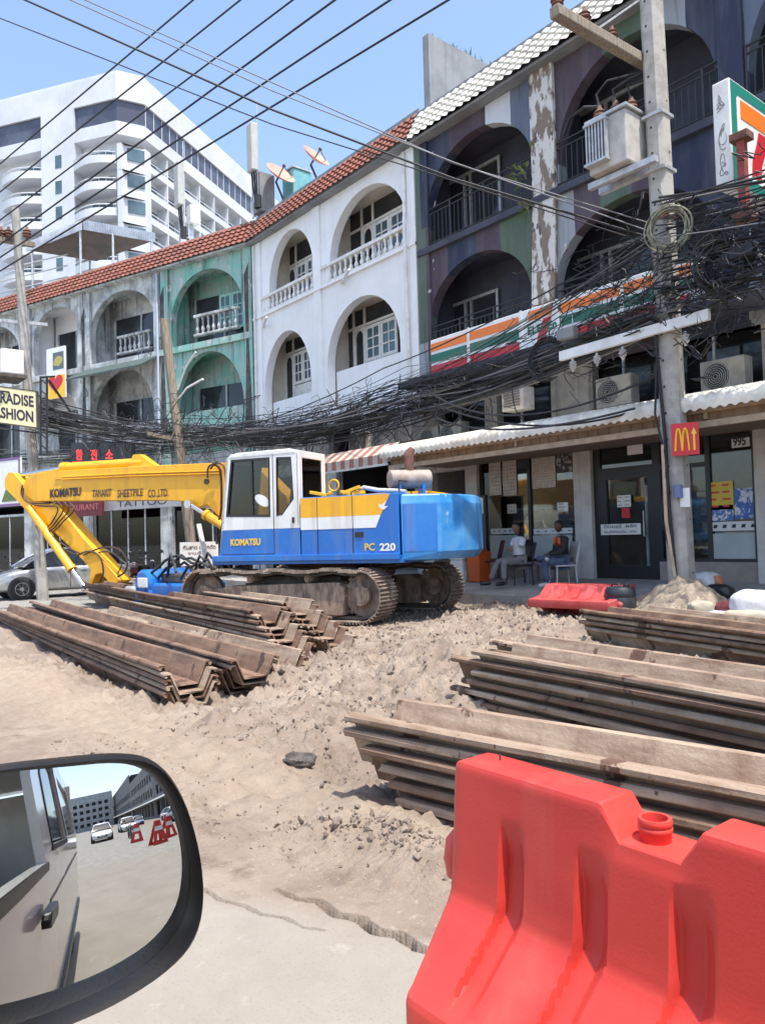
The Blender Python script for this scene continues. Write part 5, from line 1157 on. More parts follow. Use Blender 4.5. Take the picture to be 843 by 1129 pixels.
mb = MB(); mb.box((x0,13.8,.66),(x1,14.3,zc)); mb.build('cabinet_body', M_sw, fz, world=True, bevel=.02); mb = MB(); mb.box((x0+.06,13.79,.9),(x1-.06,13.797,zc-.35)); mb.build('door_panel', M_frost_reflect, fz, world=True)
# air conditioners over the awning
def aircon(label, x, z, y=13.2, w_=.8, h=.6):
    r_ = thing('air_conditioner', label, 'air conditioner', (x, y, z), 0, 'air conditioner units above the awnings')
    mb = MB(); mb.slab([(-w_/2,0),(w_/2,0),(w_/2,h),(-w_/2,h)], [[(-.12+.24*math.cos(2*PI*i/20), h/2+.24*math.sin(2*PI*i/20)) for i in range(20)]], -.15, .15, lambda a,b,d: (a,d,b)); mb.build('case', mat('old_casing', (.40,.385,.35), (.27,.26,.24), scale=3, streak=(.12,.11,.10), sk=.6, rough=.7), r_, bevel=.015)
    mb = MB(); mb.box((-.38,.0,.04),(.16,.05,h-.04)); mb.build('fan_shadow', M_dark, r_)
    mb = MB()
    for k in range(6): t = .04+k*.038; mb.tube([(-.12+t*math.cos(2*PI*i/20), -.155, h/2+t*math.sin(2*PI*i/20)) for i in range(21)], .006, 4)
    mb.build('fan_grille', M_galv, r_); mb = MB(); mb.beam((-.3,-.1,-.02),(-.3,.3,-.02), .04,.04); mb.beam((.3,-.1,-.02),(.3,.3,-.02), .04,.04); mb.build('bracket', M_trackdark, r_, each=True); return r_
for lab, px, py in (('pale air conditioner with a round fan over the striped awning', 478, 484), ('pale air conditioner just right of the drain pipe end', 500, 480), ('air conditioner tucked behind the cables left of the pole', 680, 432), ('air conditioner above the awning at its right end', 800, 415), ('air conditioner under the white shop house windows', 398, 489)):
    p = fp(px, py, 13.2); aircon(lab, p.x, p.z-.3)
p = fp(574, 441, 13.0); r_ = thing('vent_box', 'small pale slatted box hanging under the balcony of the striped sign', 'vent', (p.x, 12.9, p.z-.25)); mb = MB(); mb.box((-.3,-.2,0),(.3,.2,.5)); mb.build('case', M_wpaint, r_, bevel=.02); mb = MB()
for k in range(6): mb.box((-.22,-.215,.08+k*.06),(.22,-.203,.11+k*.06))
mb.build('slats', M_grey, r_)
# plant growing from the bare pilaster
for lab, px, py, s_ in (('leafy weed sprouting from the peeling pilaster beside the upper railing', 574, 185, .5), ('smaller leafy weed low on the peeling pilaster', 577, 224, .3)):
    p = fp(px+6, py+8, 13.36); r_ = thing('wall_plant', lab, 'plant', tuple(p)); rr = random.Random(int(px)); mb = MB()
    for k in range(26):
        b_ = Vector((rr.gauss(-.1,.25), rr.uniform(-.3,0), rr.gauss(.1,.3)))*s_*1.3; d_ = Vector((rr.uniform(-1,1), rr.uniform(-1,.2), rr.uniform(-.6,.8))).normalized()*.24*(s_+.3); s2 = d_.cross(Vector((0,0,1))).normalized()*.045
        mb._a([b_, b_+d_*.5+s2, b_+d_, b_+d_*.5-s2], [(0,1,2,3)])
    mb.build('leaves', mat('leaf_green', (.14,.20,.07), (.22,.28,.11), scale=8, rough=.6), r_, fix=False); mb = MB()
    for k in range(5): mb.tube([(0,0,-.1),(rr.uniform(-.15,.05)*s_,-.08,.1),(rr.uniform(-.5,.2)*s_,-.15,rr.uniform(0,.6)*s_)], .008, 4)
    mb.build('stem', M_wood, r_)

# ---------- rooftop: dishes, phone antennas, shelter
M_coral = mat('coral_dish', (.62,.24,.17), (.68,.32,.24), scale=2, rough=.6)
def dish(label, px, py, dep, r_, az, el):
    c = dp(px, py, dep); root = thing('satellite_dish', label, 'satellite dish', tuple(c), 0, 'satellite dishes on the tiled roof')
    M = Matrix.Rotation(az, 4, 'Z') @ Matrix.Rotation(PI/2-el, 4, 'Y')
    mb = MB(); prof = [(r_*t, .28*r_*t*t) for t in (.02,.25,.5,.75,1.0)]; prof += [(r_*1.0, .28*r_+.02), (r_*.75,.28*r_*.56+.03), (r_*.4,.28*r_*.16+.03), (r_*.02,.03)]
    mb.lathe(prof, n=28, M=M); mb.build('reflector', M_coral, root, smooth=50)
    mb = MB(); mb.tube([M @ Vector((0,r_*.0,0)), M @ Vector((0,0,r_*.75))], .025, 6); mb.tube([M @ Vector((0,r_*.95,.27*r_)), M @ Vector((0,0,r_*.75))], .015, 5); mb.cyl(M @ Vector((0,0,r_*.7)), M @ Vector((0,0,r_*.85)), .06, n=8); mb.build('feed_arm', M_trackdark, root)
    mb = MB(); mb.tube([M @ Vector((0,0,-.03)), M @ Vector((0,0,-.2)), Vector((0.1,.1,-.8)), Vector((0.1,.1,-2.2))], .04, 7); mb.build('mount', M_trackdark, root, smooth=60); return root
dish('upper coral satellite dish tilted to the sky on the red roof', 346, 176, 25.5, .50, R(12), R(40)); dish('lower coral satellite dish beside the phone antenna', 307, 195, 27, .55, R(6), R(40))
def antenna(label, px, pyt, pyb, dep, wpx):
    t = dp(px, pyt, dep); b = dp(px, pyb, dep); k = dep/845; root = thing('phone_antenna', label, 'antenna', (b.x, b.y, b.z-1.2), 0, 'phone antennas on the roofs'); h = t.z-b.z; w_ = wpx*k; z0 = 1.2
    mb = MB(); mb.box((-w_/2,-.15,z0),(w_/2,.12,z0+h)); mb.build('panel', mat('antenna_grey', (.46,.46,.42), (.40,.40,.37), scale=3, rough=.6), root, bevel=.05)
    mb = MB(); mb.cyl((-w_/2-.12,.15,-.3),(-w_/2-.12,.15,z0+h+.05), .04, n=8); mb.cyl((w_*.2,.15,0),(w_*.2,.15,z0+h+.9), .025, n=6); mb.build('mast', M_galv, root, each=True)
    mb = MB(); 
    for q_ in (-.1,.05,.18): mb.tube([(q_,0,z0),(q_+.02,.02,z0-.4),(q_*.5+.05,.05,z0-.9),(.1,.1,0)], .03, 6)
    mb.build('cable', M_rubber, root, smooth=60); mb = MB(); mb.cyl((.12,.1,-.1),(.12,.1,.35), .13, n=10); mb.build('junction_box', M_rubber, root); return root
antenna('tall grey phone antenna panel nearest the dishes', 279, 136, 190, 27, 12); antenna('shorter grey phone antenna panel in front of the hotel balconies', 198, 179, 228, 31, 12)
p = dp(213, 240, 31); r_ = thing('equipment_cabinet', 'small pale equipment cabinet by the shorter phone antenna', 'cabinet', tuple(p)); mb = MB(); mb.box((-.22,-.2,-.3),(.22,.2,.45)); mb.build('case', M_wpaint, r_, bevel=.02); mb = MB(); mb.box((-.03,-.23,-.9),(.03,.0,-.3)); mb.build('post', M_galv, r_)
p = dp(316, 208, 28.0); r_ = thing('water_tank', 'faded blue green roof tank behind the coral dishes', 'tank', tuple(p)); mb = MB(); mb.box((0,-.2,-1.4),(.75,.6,.45)); mb.build('tank_body', mat('tank_green', (.12,.33,.36), (.18,.40,.42), scale=3, streak=(.06,.16,.18), rough=.6), r_, bevel=.06); mb = MB(); mb.box((-.04,-.24,.456),(.79,.64,.50)); mb.build('tank_rim', M_galv, r_)
p = dp(291, 218, 27.3); r_ = thing('grey_roof_box', 'grey metal box on the roof beside the antenna mast', 'box', tuple(p)); mb = MB(); mb.box((-.28,-.3,-.6),(.25,.3,.8)); mb.build('case', M_grey, r_, bevel=.02); mb = MB(); mb.box((-.2,-.32,-.2),(.15,-.303,.6)); mb.build('door_panel', M_galv, r_)
# corrugated roof shelter between hotel and shop houses
sh_c = dp(100, 275, 34); r_ = thing('roof_shelter', 'open rooftop shelter with a corrugated canopy on thin posts', 'shelter', tuple(sh_c), AZ2)
RS = MW[r_.name]; RI = RS.inverted(); q_ = lambda px, py, dep: RI @ dp(px, py, dep)
zc_ = dp(92, 251, 32).z; hz_ = lambda px, py: RI @ gp(px, py, zc_)
A_, B_, Cc_ = hz_(30,276), hz_(92,251), hz_(171,265); D_ = A_+Cc_-B_
mb = MB(); mb.grid([[A_, B_],[D_, Cc_]]); mb.grid([[p+Vector((0,0,.06)) for p in (A_, B_)],[p+Vector((0,0,.06)) for p in (D_, Cc_)]]); mb.build('canopy', mat('rusty_sheet_underside', (.12,.085,.07), (.075,.06,.052), scale=1.5, rough=.9), r_, each=True, fix=False)
for a_, b_ in ((A_,B_),(B_,Cc_)):
    n_ = 120; dd = (b_-a_).normalized(); nn_ = dd.cross(Vector((0,0,1))); P_ = []
    for z in (-.10,.32): P_.append([a_.lerp(b_, i/n_)+Vector((0,0,z))+nn_*(.05+.035*math.sin(i*PI/2)) for i in range(n_+1)])
    mb = MB(); mb.grid(P_); mb.build('corrugated_fascia', mat('corrugated_sheet', (.44,.48,.54), (.30,.34,.40), scale=2, rough=.6), r_, fix=False)
mb = MB()
for a_, b_, t in ((A_,B_,.1),(A_,B_,.95),(B_,Cc_,.4),(B_,Cc_,.95),(A_,D_,.9)): p = a_.lerp(b_, t); mb.cyl(p+Vector((0,0,-3.2)), p, .05, n=6)
mb.build('post', M_galv, r_, each=True)
mb = MB(); p = q_(60,300,34); 
for z in (-.2,.3,.8): mb.cyl(q_(0,318,33)+Vector((0,0,z)), q_(75,300,34)+Vector((0,0,z)), .03, n=5)
mb.build('roof_rail', M_galv, r_, each=True)

# ================================================================== POLES
def pole_box(name, label, base, top, w0, w1, m, holes=True):
    base = Vector(base); top = Vector(top); root = thing(name, label, 'pole', tuple(base)); d = top-base
    mb = MB(); vs = []
    for p, w_ in ((Vector((0,0,-.4)), w0), (d, w1)):
        c = .22*w_
        for (x, y) in ((-w_/2+c,-w_/2),(w_/2-c,-w_/2),(w_/2,-w_/2+c),(w_/2,w_/2-c),(w_/2-c,w_/2),(-w_/2+c,w_/2),(-w_/2,w_/2-c),(-w_/2,-w_/2+c)): vs.append(p+Vector((x,y,0)))
    mb._a(vs, [(i,(i+1)%8,8+(i+1)%8,8+i) for i in range(8)]+[tuple(range(8))[::-1],tuple(range(8,16))]); mb.build('shaft', m, root)
    if holes:
        mb = MB()
        for k in range(int(d.length/.42)):
            p = d*((k+.5)*.42/d.length); w_ = w0+(w1-w0)*(k*.42/d.length); mb.cyl(p+Vector((-.03,-w_/2-.003,0)), p+Vector((-.03,-w_/2-.0015,0)), .022, n=8)
            if k % 2: mb.cyl(p+Vector((w_/2+.0015,.02,0)), p+Vector((w_/2+.003,.02,0)), .018, n=8)
        mb.build('bolt_holes', M_dark, root)
    return root
PB = Vector((-6.45, 11.25, .25)); PT = Vector((-6.62, 11.25, 12.6))
pole = pole_box('concrete_pole', 'square concrete utility pole standing in the sand heap in front of the shop', PB, PT, .36, .30, M_conc)
def pz(z): return PB.lerp(PT, (z-PB.z)/(PT.z-PB.z))
mb = MB(); mb.beam((-6.78,8.95,9.15),(-6.80,11.75,9.30), .17, .17); mb.build('cross_arm', M_wood, pole, world=True, bevel=.02)
mb = MB(); mb.beam((-6.79,9.9,9.22),(-6.72,11.1,10.2), .05,.03); mb.build('brace', M_galv, pole, world=True)
mb = MB(); mb.slab([(-8.45,4.60),(-5.70,4.68),(-5.70,4.84),(-8.45,4.76)], [], -.10, -.02, lambda a,b,d: (a,11.05+d,b)); mb.build('cross_arm', M_mwhite, pole, world=True)
def insul(o, parent, s=1.0, up=(0,0,1)):
    M = Vector((0,0,1)).rotation_difference(Vector(up)).to_matrix().to_4x4(); mb = MB(); mb.lathe([(.02*s,-.05*s),(.03*s,0),(.07*s,.02*s),(.05*s,.05*s),(.08*s,.07*s),(.055*s,.10*s),(.07*s,.12*s),(.03*s,.16*s),(.02*s,.2*s)], o=o, n=12, M=M); return mb
for y in (9.05, 9.7, 10.4): insul((-6.79,y,9.26), pole, 1.3).build('insulator', M_rusty, pole, world=True, smooth=40)
for x in (-8.2,-7.7,-7.2,-6.1): insul((x,11.0,4.55), pole, .9, (0,0,-1)).build('insulator', M_galv, pole, world=True, smooth=40)
mb = MB(); rr = random.Random(2)
mb.tube([(-6.62,11.03,5.0),(-6.60,11.04,4.2),(-6.52,11.03,3.0),(-6.50,11.03,1.9),(-6.42,11.03,.5)], .028, 6); mb.tube([(-6.58,11.02,4.6),(-6.66,11.0,3.4),(-6.50,11.02,2.6),(-6.62,11.0,1.8),(-6.50,11.02,1.2)], .018, 6); mb.build('down_cable', M_rubber, pole, world=True, smooth=60, each=True)
mb = MB(); mb.tube([(-6.56,11.02,2.9),(-6.54,11.0,1.7),(-6.40,11.02,.5)], .03, 8); mb.build('conduit', M_beam, pole, world=True, smooth=60)
mb = MB(); mb.cyl((-6.35,11.05,2.05),(-6.35,11.05,2.25), .07, n=12); mb.build('meter', mat('meter_blue', (.12,.15,.30), rough=.4), pole, world=True, smooth=50)
# clamps
for z in (6.5, 7.3, 8.2): 
    mb = MB(); w_ = .34; c = pz(z); mb.box((c.x-w_/2-.01,c.y-w_/2-.01,z),(c.x+w_/2+.01,c.y+w_/2+.01,z+.05)); mb.build('pole_band', M_rusty if z < 7 else M_galv, pole, world=True)
# transformer
tf = thing('transformer', 'grey pole transformer with cooling fins and cable bushings on top', 'transformer', (-7.15, 11.0, 7.35))
mb = MB(); mb.box((-.36,-.30,.12),(.36,.30,.98)); mb.build('tank', mat('transformer_paint', (.48,.46,.42), (.38,.36,.33), scale=5, streak=(.22,.17,.13), sk=.5, rough=.6), tf, bevel=.03)
mb = MB(); mb.box((-.40,-.34,.985),(.40,.34,1.04)); mb.build('lid', M_galv, tf, bevel=.01)
for k in range(7): mb = MB(); mb.box((-.34+k*.06,-.40,.28),(-.315+k*.06,-.305,.90)); mb.build('cooling_fin', M_galv, tf)
mb = MB(); mb.box((-.37,-.42,.90),(.06,-.302,.94)); mb.box((-.37,-.42,.24),(.06,-.302,.28)); mb.build('fin_header', M_galv, tf, each=True)
for x, y in ((-.25,-.1),(0,0),(.22,.1)): insul((x,y,1.04), tf, 1.5).build('bushing', M_rusty, tf, smooth=40)
mb = MB(); mb.beam((-.5,-.1,.04),(.75,-.1,.04), .1,.1); mb.beam((-.5,.2,.04),(.75,.2,.04), .1,.1); mb.build('bracket', M_galv, tf, each=True)
mb = MB()
for k, (x, y) in enumerate(((-.25,-.1),(0,0),(.22,.1))): mb.tube([(x,y,1.3),(x-.05,y,1.55),(x+.1+.1*k,y+.1,1.75-.1*k),(.45,.2,1.7),(.60,.2,1.5+.2*k)], .022, 6)
mb.tube([(-.25,-.1,1.32),(-.55,-.1,1.45),(-.85,-.1,1.40),(-1.0,-.1,1.15)], .03, 6); mb.build('lead', M_rubber, tf, smooth=60, each=True)
# cable coils
def coil(label, c, r_, n_, m, tilt, loose=.04, seed=0, cr=.012):
    rr = random.Random(seed); root = thing('cable_coil', label, 'cable coil', tuple(c), 0, 'spare cable coils hung among the wires'); mb = MB(); M = Euler(tilt).to_matrix(); pts = []
    for k in range(n_):
        a0 = rr.uniform(.85,1.1)*r_; b0 = rr.uniform(.85,1.15)*r_; ox, oz = rr.uniform(-1,1)*loose, rr.uniform(-1,1)*loose; oy = rr.uniform(-1,1)*loose
        for i in range(24): t = 2*PI*i/24; pts.append(M @ Vector((a0*math.cos(t)+ox, oy+.02*math.sin(3*t), b0*math.sin(t)+oz)))
    mb.tube(pts, cr, 5); mb.build('loops', m, root, smooth=60); mb = MB(); mb.tube([M @ Vector((0,0,r_*.9)), M @ Vector((.02,0,r_*1.1)), M @ Vector((0,.02,r_*1.5))], .012, 5); mb.build('tie', M_rubber, root); return root
M_pcable = mat('pale_cable', (.24,.24,.17), (.12,.12,.09), scale=9, rough=.5)
coil('pale yellowish coil of spare cable on the front of the concrete pole', (-6.22,10.85,6.2), .30, 9, M_pcable, (.2,.1,.35), .05, 1, .014)
coil('round black cable coil hanging below the seven on the long sign', (-9.15,11.5,4.85), .36, 7, M_rubber, (.0,.1,.2), .03, 2); coil('big messy black cable coil to the right of the pole', (-5.5,11.0,5.45), .38, 14, M_rubber, (.1,0,.5), .10, 3); coil('loose black cable coil above the messy one near the light box', (-5.75,11.1,5.95), .34, 6, M_rubber, (0,.2,.4), .06, 4)
coil('small black cable loop low over the white awning edge', (-12.6,12.2,4.35), .30, 3, M_rubber, (0,0,.3), .03, 5)
# rusty red post under the light box
rp_ = thing('rusty_post', 'rusty red steel post with a flat cap in front of the light box', 'post', (-5.42,11.65,6.35)); mb = MB(); mb.box((-.06,-.06,0),(.06,.06,1.12)); mb.build('shaft', mat('red_oxide', (.30,.06,.05), (.18,.045,.035), scale=8, rough=.8), rp_, bevel=.006)
mb = MB(); mb.box((-.14,-.12,1.12),(.14,.12,1.24)); mb.build('cap', M_rusty, rp_, bevel=.01); mb = MB(); mb.box((-.15,-.13,-.12),(.15,.13,-.003)); mb.build('foot', M_rusty, rp_, bevel=.01)
# street pole behind the fashion sign, leaning, with its gear
LB = dp(48, 640, 22.4); LT = dp(17, 230, 22.4); LB.z = .1
lp = pole_box('street_pole', 'leaning grey concrete street pole behind the fashion sign', LB, LT, .30, .20, M_conc, False)
def lpz(t): return LB.lerp(LT, t)
a_ = dp(-12,262,21.8); b_ = dp(38,270,23); mb = MB(); mb.beam(a_, b_, .14,.14); mb.build('cross_arm', M_wood, lp, world=True)
a_ = dp(-14,352,21.8); b_ = dp(52,358,23); mb = MB(); mb.beam(a_, b_, .09,.09); mb.build('cross_arm', M_galv, lp, world=True)
for px in (-8, 2, 10, 30): insul(dp(px, 262, 22.2), lp, 1.6).build('insulator', M_rusty, lp, world=True, smooth=40)
p = dp(10, 402, 21.6); r_ = thing('pole_box', 'pale cabinet strapped to the leaning street pole above the fashion sign', 'cabinet', tuple(p)); mb = MB(); mb.box((-.45,-.3,-.35),(.45,.3,.35)); mb.build('case', M_wpaint, r_, bevel=.04); mb = MB(); mb.box((-.5,-.35,-.44),(.5,.35,-.353)); mb.build('shelf', M_trackdark, r_)
# lattice bracket carrying the fashion sign
r_ = thing('sign_bracket', 'black lattice steel bracket beside the fashion sign', 'bracket', tuple(dp(46,490,21.4))); mb = MB()
for px in (45, 52): mb.beam(dp(px,415,21.4), dp(px,500,21.4), .05,.05)
for k in range(7): mb.beam(dp(45,418+k*12,21.4), dp(52,424+k*12,21.4), .03,.03)
mb.beam(dp(46,416,21.4), dp(60,415,22.5), .05,.05); mb.beam(dp(54,419,21.5), dp(92,475,24.5), .05,.05); mb.build('lattice', M_black, r_, world=True)
mb = MB(); mb.beam(dp(0,431,20.9), dp(46,437,21.4), .04,.04); mb.beam(dp(0,472,20.9), dp(46,478,21.4), .04,.04); mb.build('hanger', M_black, r_, world=True, each=True)
BB = dp(218, 600, 22.0); BT = dp(181, 352, 22.0); BB.z = .1
bp_ = pole_box('broken_pole', 'bare timber pole leaning beside the teal shop house', BB, BT, .27, .22, M_wood, False)
mb = MB(); mb.beam(dp(163,478,21.9), dp(202,486,21.9), .10,.10); mb.beam(dp(197,470,21.9), dp(188,484,21.9), .05,.05); mb.build('cross_arm', M_wood, bp_, world=True, each=True)
mb = MB(); mb.tube([dp(196,430,21.9), dp(205,405,21.8), dp(216,388,21.6)], .03, 6); mb.tube([dp(197,440,21.9), dp(206,428,21.8), dp(224,418,21.6)], .035, 6); mb.build('lamp_arm', M_mwhite, bp_, world=True, smooth=60, each=True)

# ================================================================== CABLES
def sag_pts(a, b, s, n=18): 
    a = Vector(a); b = Vector(b); return [a.lerp(b, i/n) + Vector((0,0,-s*4*(i/n)*(1-i/n))) for i in range(n+1)]
M_cab = mat('black_cable', (.016,.016,.018), rough=.5)
M_gcab = mat('grey_cable', (.16,.16,.165), rough=.5)
def line2(p1, p2, X): return p1[1]+(p2[1]-p1[1])*(X-p1[0])/(p2[0]-p1[0])
thick = [((213,0),(0,181)),((265,0),(0,212)),((322.7,0),(0,243)),((369,0),(0,270)),((430,0),(0,284)),((494,0),(0,299))]
for k, (p, q_) in enumerate(thick):
    xr = p[0]+ (330 if k < 3 else 240)
    a = dp(-6, line2(p, q_, -6), 22.5-.15*k); b = dp(xr, line2(p, q_, xr), 12.5); mb = MB(); mb.tube(sag_pts(a, b, .0, 10), .024 if k in (3,4,5) else .021, 6)
    tag(mb.build('power_cable', M_cab, smooth=60), ('uppermost','second','third','fourth','fifth','lowest')[k]+' of the six thick black cables rising across the sky in front of the hotel', 'power cable', 'thick power cables climbing across the sky')
thin = [((28,0),(300,121),(500,197),(660,245),(735,268)),((78,0),(300,100),(500,179),(735,262)),((94,0),(300,91),(500,180),(735,252)),((0,20),(300,137),(470,190),(735,275))]
for k, pts in enumerate(thin):
    P_ = []
    for (px, py) in pts: t = (px-pts[0][0])/(pts[-1][0]-pts[0][0]); P_.append(dp(px, py, 14.5-2.2*t))
    d0 = (P_[0]-P_[1]).normalized(); P_ = [P_[0]+d0*3]+P_
    mb = MB(); mb.tube(P_, .019 if k == 0 else .011, 6); tag(mb.build('service_wire', M_cab if k in (0,3) else M_gcab, smooth=60), ('thickest','second faintest','faintest','lowest')[k]+' of the four wires falling from the upper sky towards the concrete pole', 'wire', 'wires falling across the sky towards the concrete pole')
# the dense bundles between the poles
rr = random.Random(42)
A0 = lambda: Vector((-6.6+rr.uniform(-.25,.1), 10.98+rr.uniform(-.1,.25), rr.choice((rr.uniform(4.75,5.05), rr.uniform(4.7,5.0), rr.uniform(5.0,6.4)))))
Mid = lambda: Vector((-15.1+rr.uniform(-.6,.4), 12.75+rr.uniform(-.35,.3), 4.95+abs(rr.gauss(0,.35))))
Bp = lambda: Vector((-20.8+rr.uniform(-.2,.2), 9.2+rr.uniform(-.3,.3), 4.75+rr.gauss(0,.25)))
Lp = lambda: Vector((-23.2+rr.uniform(-.3,.3), 6.2+rr.uniform(-.4,.3), rr.uniform(4.8,5.7)))
Wc = lambda: Vector((-23.45+rr.uniform(-.1,.1), 13.3, 5.3+rr.gauss(0,.25)))
Rt = lambda: Vector((4.0, 10.6+rr.uniform(-.4,.5), rr.uniform(4.7,7.6)))
n_c = 0
def cable(pts, r_, m=None):
    global n_c
    mb = MB(); mb.tube(pts, r_, 5); o = mb.build('overhead_cable', m or M_cab, smooth=60); n_c += 1
    return tag(o, 'black cable in the dense bundle sagging from the concrete pole along the shop fronts', 'cable', 'cables of the dense bundle along the shop fronts')
for k in range(54):
    a = A0(); m_ = Mid(); s = rr.uniform(.05,.40)
    P_ = sag_pts(a, m_, s, 12)
    if k % 2: e = Bp(); P_ += sag_pts(m_, e, rr.uniform(.1,.5), 8)[1:] + sag_pts(e, Lp(), rr.uniform(.05,.3), 6)[1:]
    else: e = Wc(); P_ += sag_pts(m_, e, rr.uniform(.0,.4), 8)[1:] + sag_pts(e, f2(12+rr.uniform(0,4), 5.6+rr.gauss(0,.2), -.5), rr.uniform(.1,.5), 6)[1:]
    cable(P_, rr.choice((.006,.008,.010,.016)), M_gcab if rr.random() < .35 else None)
for k in range(38):
    m_ = Vector((-14.9+rr.uniform(-.4,.4), 12.7+rr.uniform(-.3,.3), 4.75+rr.gauss(0,.16))); P_ = sag_pts(Vector((-6.6+rr.uniform(-.2,.1), 11.0, rr.uniform(4.7,5.2))), m_, rr.uniform(.1,.35), 10); e = Vector((-22.9+rr.uniform(-.6,.6), 11.6+rr.uniform(-.6,.8), 5.05+rr.gauss(0,.16)))
    P_ += sag_pts(m_, e, rr.uniform(.1,.45), 9)[1:] + sag_pts(e, Lp()+Vector((0,0,.2)), rr.uniform(.0,.35), 7)[1:]; cable(P_, rr.choice((.009,.012,.016,.02)), M_gcab if rr.random() < .2 else None)
for k in range(46):
    a = Vector((-6.5+rr.uniform(-.1,.2), 11.0+rr.uniform(-.1,.2), rr.uniform(4.8,6.8))); cable(sag_pts(a, Rt(), rr.uniform(.1,.8), 12), rr.choice((.008,.010,.014,.02)), M_gcab if rr.random() < .2 else None)
# low drooping pairs over the awning lip
for k, (p0, p1, p2) in enumerate((((470,430),(560,497),(735,408)),((480,460),(545,492),(700,450)),((478,445),(600,497),(735,440)))): 
    a, b, c = dp(*p0, 15.5), dp(*p1, 13.4), dp(*p2, 12.5); cable([a.lerp(b, t)*(1-t)+b.lerp(c, t)*t for t in [i/16 for i in range(17)]], .02)
# tangles: loops and loose ends round the poles, nobody could count them
def tangle(label, c, ext, n_, seed, r_=.009):
    rr = random.Random(seed); mb = MB(); c = Vector(c)
    for k in range(n_):
        p = c+Vector((rr.gauss(0,ext[0]), rr.gauss(0,ext[1]), rr.gauss(0,ext[2]))); d = Vector((rr.uniform(-1,1), rr.uniform(-.3,.3), rr.uniform(-.6,.3)))*ext[0]*.9; w_ = Vector((rr.uniform(-1,1), rr.uniform(-.3,.3), rr.uniform(-1,.4)))*.22
        mb.tube([p+d*t+w_*math.sin(PI*t*rr.choice((1,1,2))) for t in [i/9 for i in range(10)]], r_*rr.uniform(.6,1.6), 4)
    tag(mb.build('cable_tangle', M_cab, smooth=60), label, 'cables', kind='stuff')
tangle('tangled loose wires knotted round the concrete pole at the long shop sign', (-6.9,10.95,5.3), (.8,.12,.30), 100, 1, .007); tangle('tangled loose wires hanging to the right of the concrete pole', (-5.2,11.0,5.6), (.9,.2,.55), 210, 2, .008)
tangle('tangled loose wires matted below the white shop house windows', (-17.5,12.5,4.9), (2.4,.3,.20), 190, 3, .008); tangle('tangled loose wires matted along the weathered shop fronts', (-22.6,9.4,5.05), (2.4,1.3,.26), 220, 4, .008); tangle('tangled loose wires below the striped shop sign', (-10.5,11.9,4.85), (1.8,.25,.18), 70, 5, .007)
tangle('tangled loose wires strung across the lower arches beside the concrete pole', (-7.6,11.1,5.9), (1.1,.15,.35), 60, 9, .006)
# small black splice boxes in the bundle
for lab, px, py in (('black splice box hanging in the wires near the light box', 818, 278), ('grey splice tube slung in the wires under the sign', 625, 368)):
    p = fp(px, py, 11.0); r_ = thing('splice_box', lab, 'box', tuple(p)); mb = MB(); mb.box((-.18,-.09,-.10),(.18,.09,.10)); mb.build('case', M_rubber if px > 700 else M_grey, r_, bevel=.03); mb = MB(); mb.tube([(-.12,0,.1),(-.12,0,.3)], .012, 5); mb.tube([(.12,0,.1),(.12,0,.3)], .012, 5); mb.build('hook', M_galv, r_)

# ================================================================== SHEET PILES
M_pile = mat('rusty_sheet_steel', (0.235,0.142,0.092), (0.115,0.064,0.042), scale=1.0, stretch=(1.2,9,9), rough=0.8, bump=.35, bscale=30, lo=.36, hi=.64, streak=(.30,.215,.145), sk=.5, spots=(.075,.04,.028), spot_t=.60)
M_pile2 = mat('dusty_sheet_steel', (0.36,0.275,0.20), (0.20,0.13,0.088), scale=1.0, stretch=(1.0,8,8), rough=0.85, bump=.35, bscale=30, lo=.40, hi=.66, streak=(.14,.07,.042), sk=.6, spots=(.11,.058,.038), spot_t=.60)
PROF = [(-.278,.208),(-.264,.222),(-.206,.222),(-.118,.016),(.118,.016),(.206,.222),(.264,.222),(.278,.208),(.278,.186),(.264,.176),(.246,.180),(.243,.204),(.217,.204),(.130,0),(-.130,0),(-.217,.204),(-.243,.204),(-.246,.180),(-.264,.176),(-.278,.186)]
PILES = {}
def pile_mesh(L, seed, m):
    key = (round(L,1), seed, m.name)
    if key in PILES: return PILES[key]
    rr = random.Random(seed*13+int(L*10)); n = 14; P_ = []; bend = rr.uniform(-.03,.03); hb = rr.uniform(-.02,.02)
    for i in range(n+1):
        t = i/n; x = L*t; oy = bend*math.sin(PI*t); oz = hb*math.sin(PI*t); P_.append([(x+(rr.uniform(-.012,.012) if i in (0,n) else 0), a+oy+rr.uniform(-.002,.002), b+oz+rr.uniform(-.0015,.0015)) for a, b in PROF])
    mb = MB(); mb.grid(P_, closed=True); k = len(PROF)
    for o, rv in ((0, True), (n*k, False)):
        for t in tessellate_polygon([[Vector((a,b,0)) for a,b in PROF]]): mb.f.append([o+i for i in t]); mb.m.append(0)
    o = mb.build('sheet_pile', m); me = o.data; bpy.data.objects.remove(o); PILES[key] = me; return me
ORD = ['topmost','second','third','fourth','fifth','sixth','seventh']
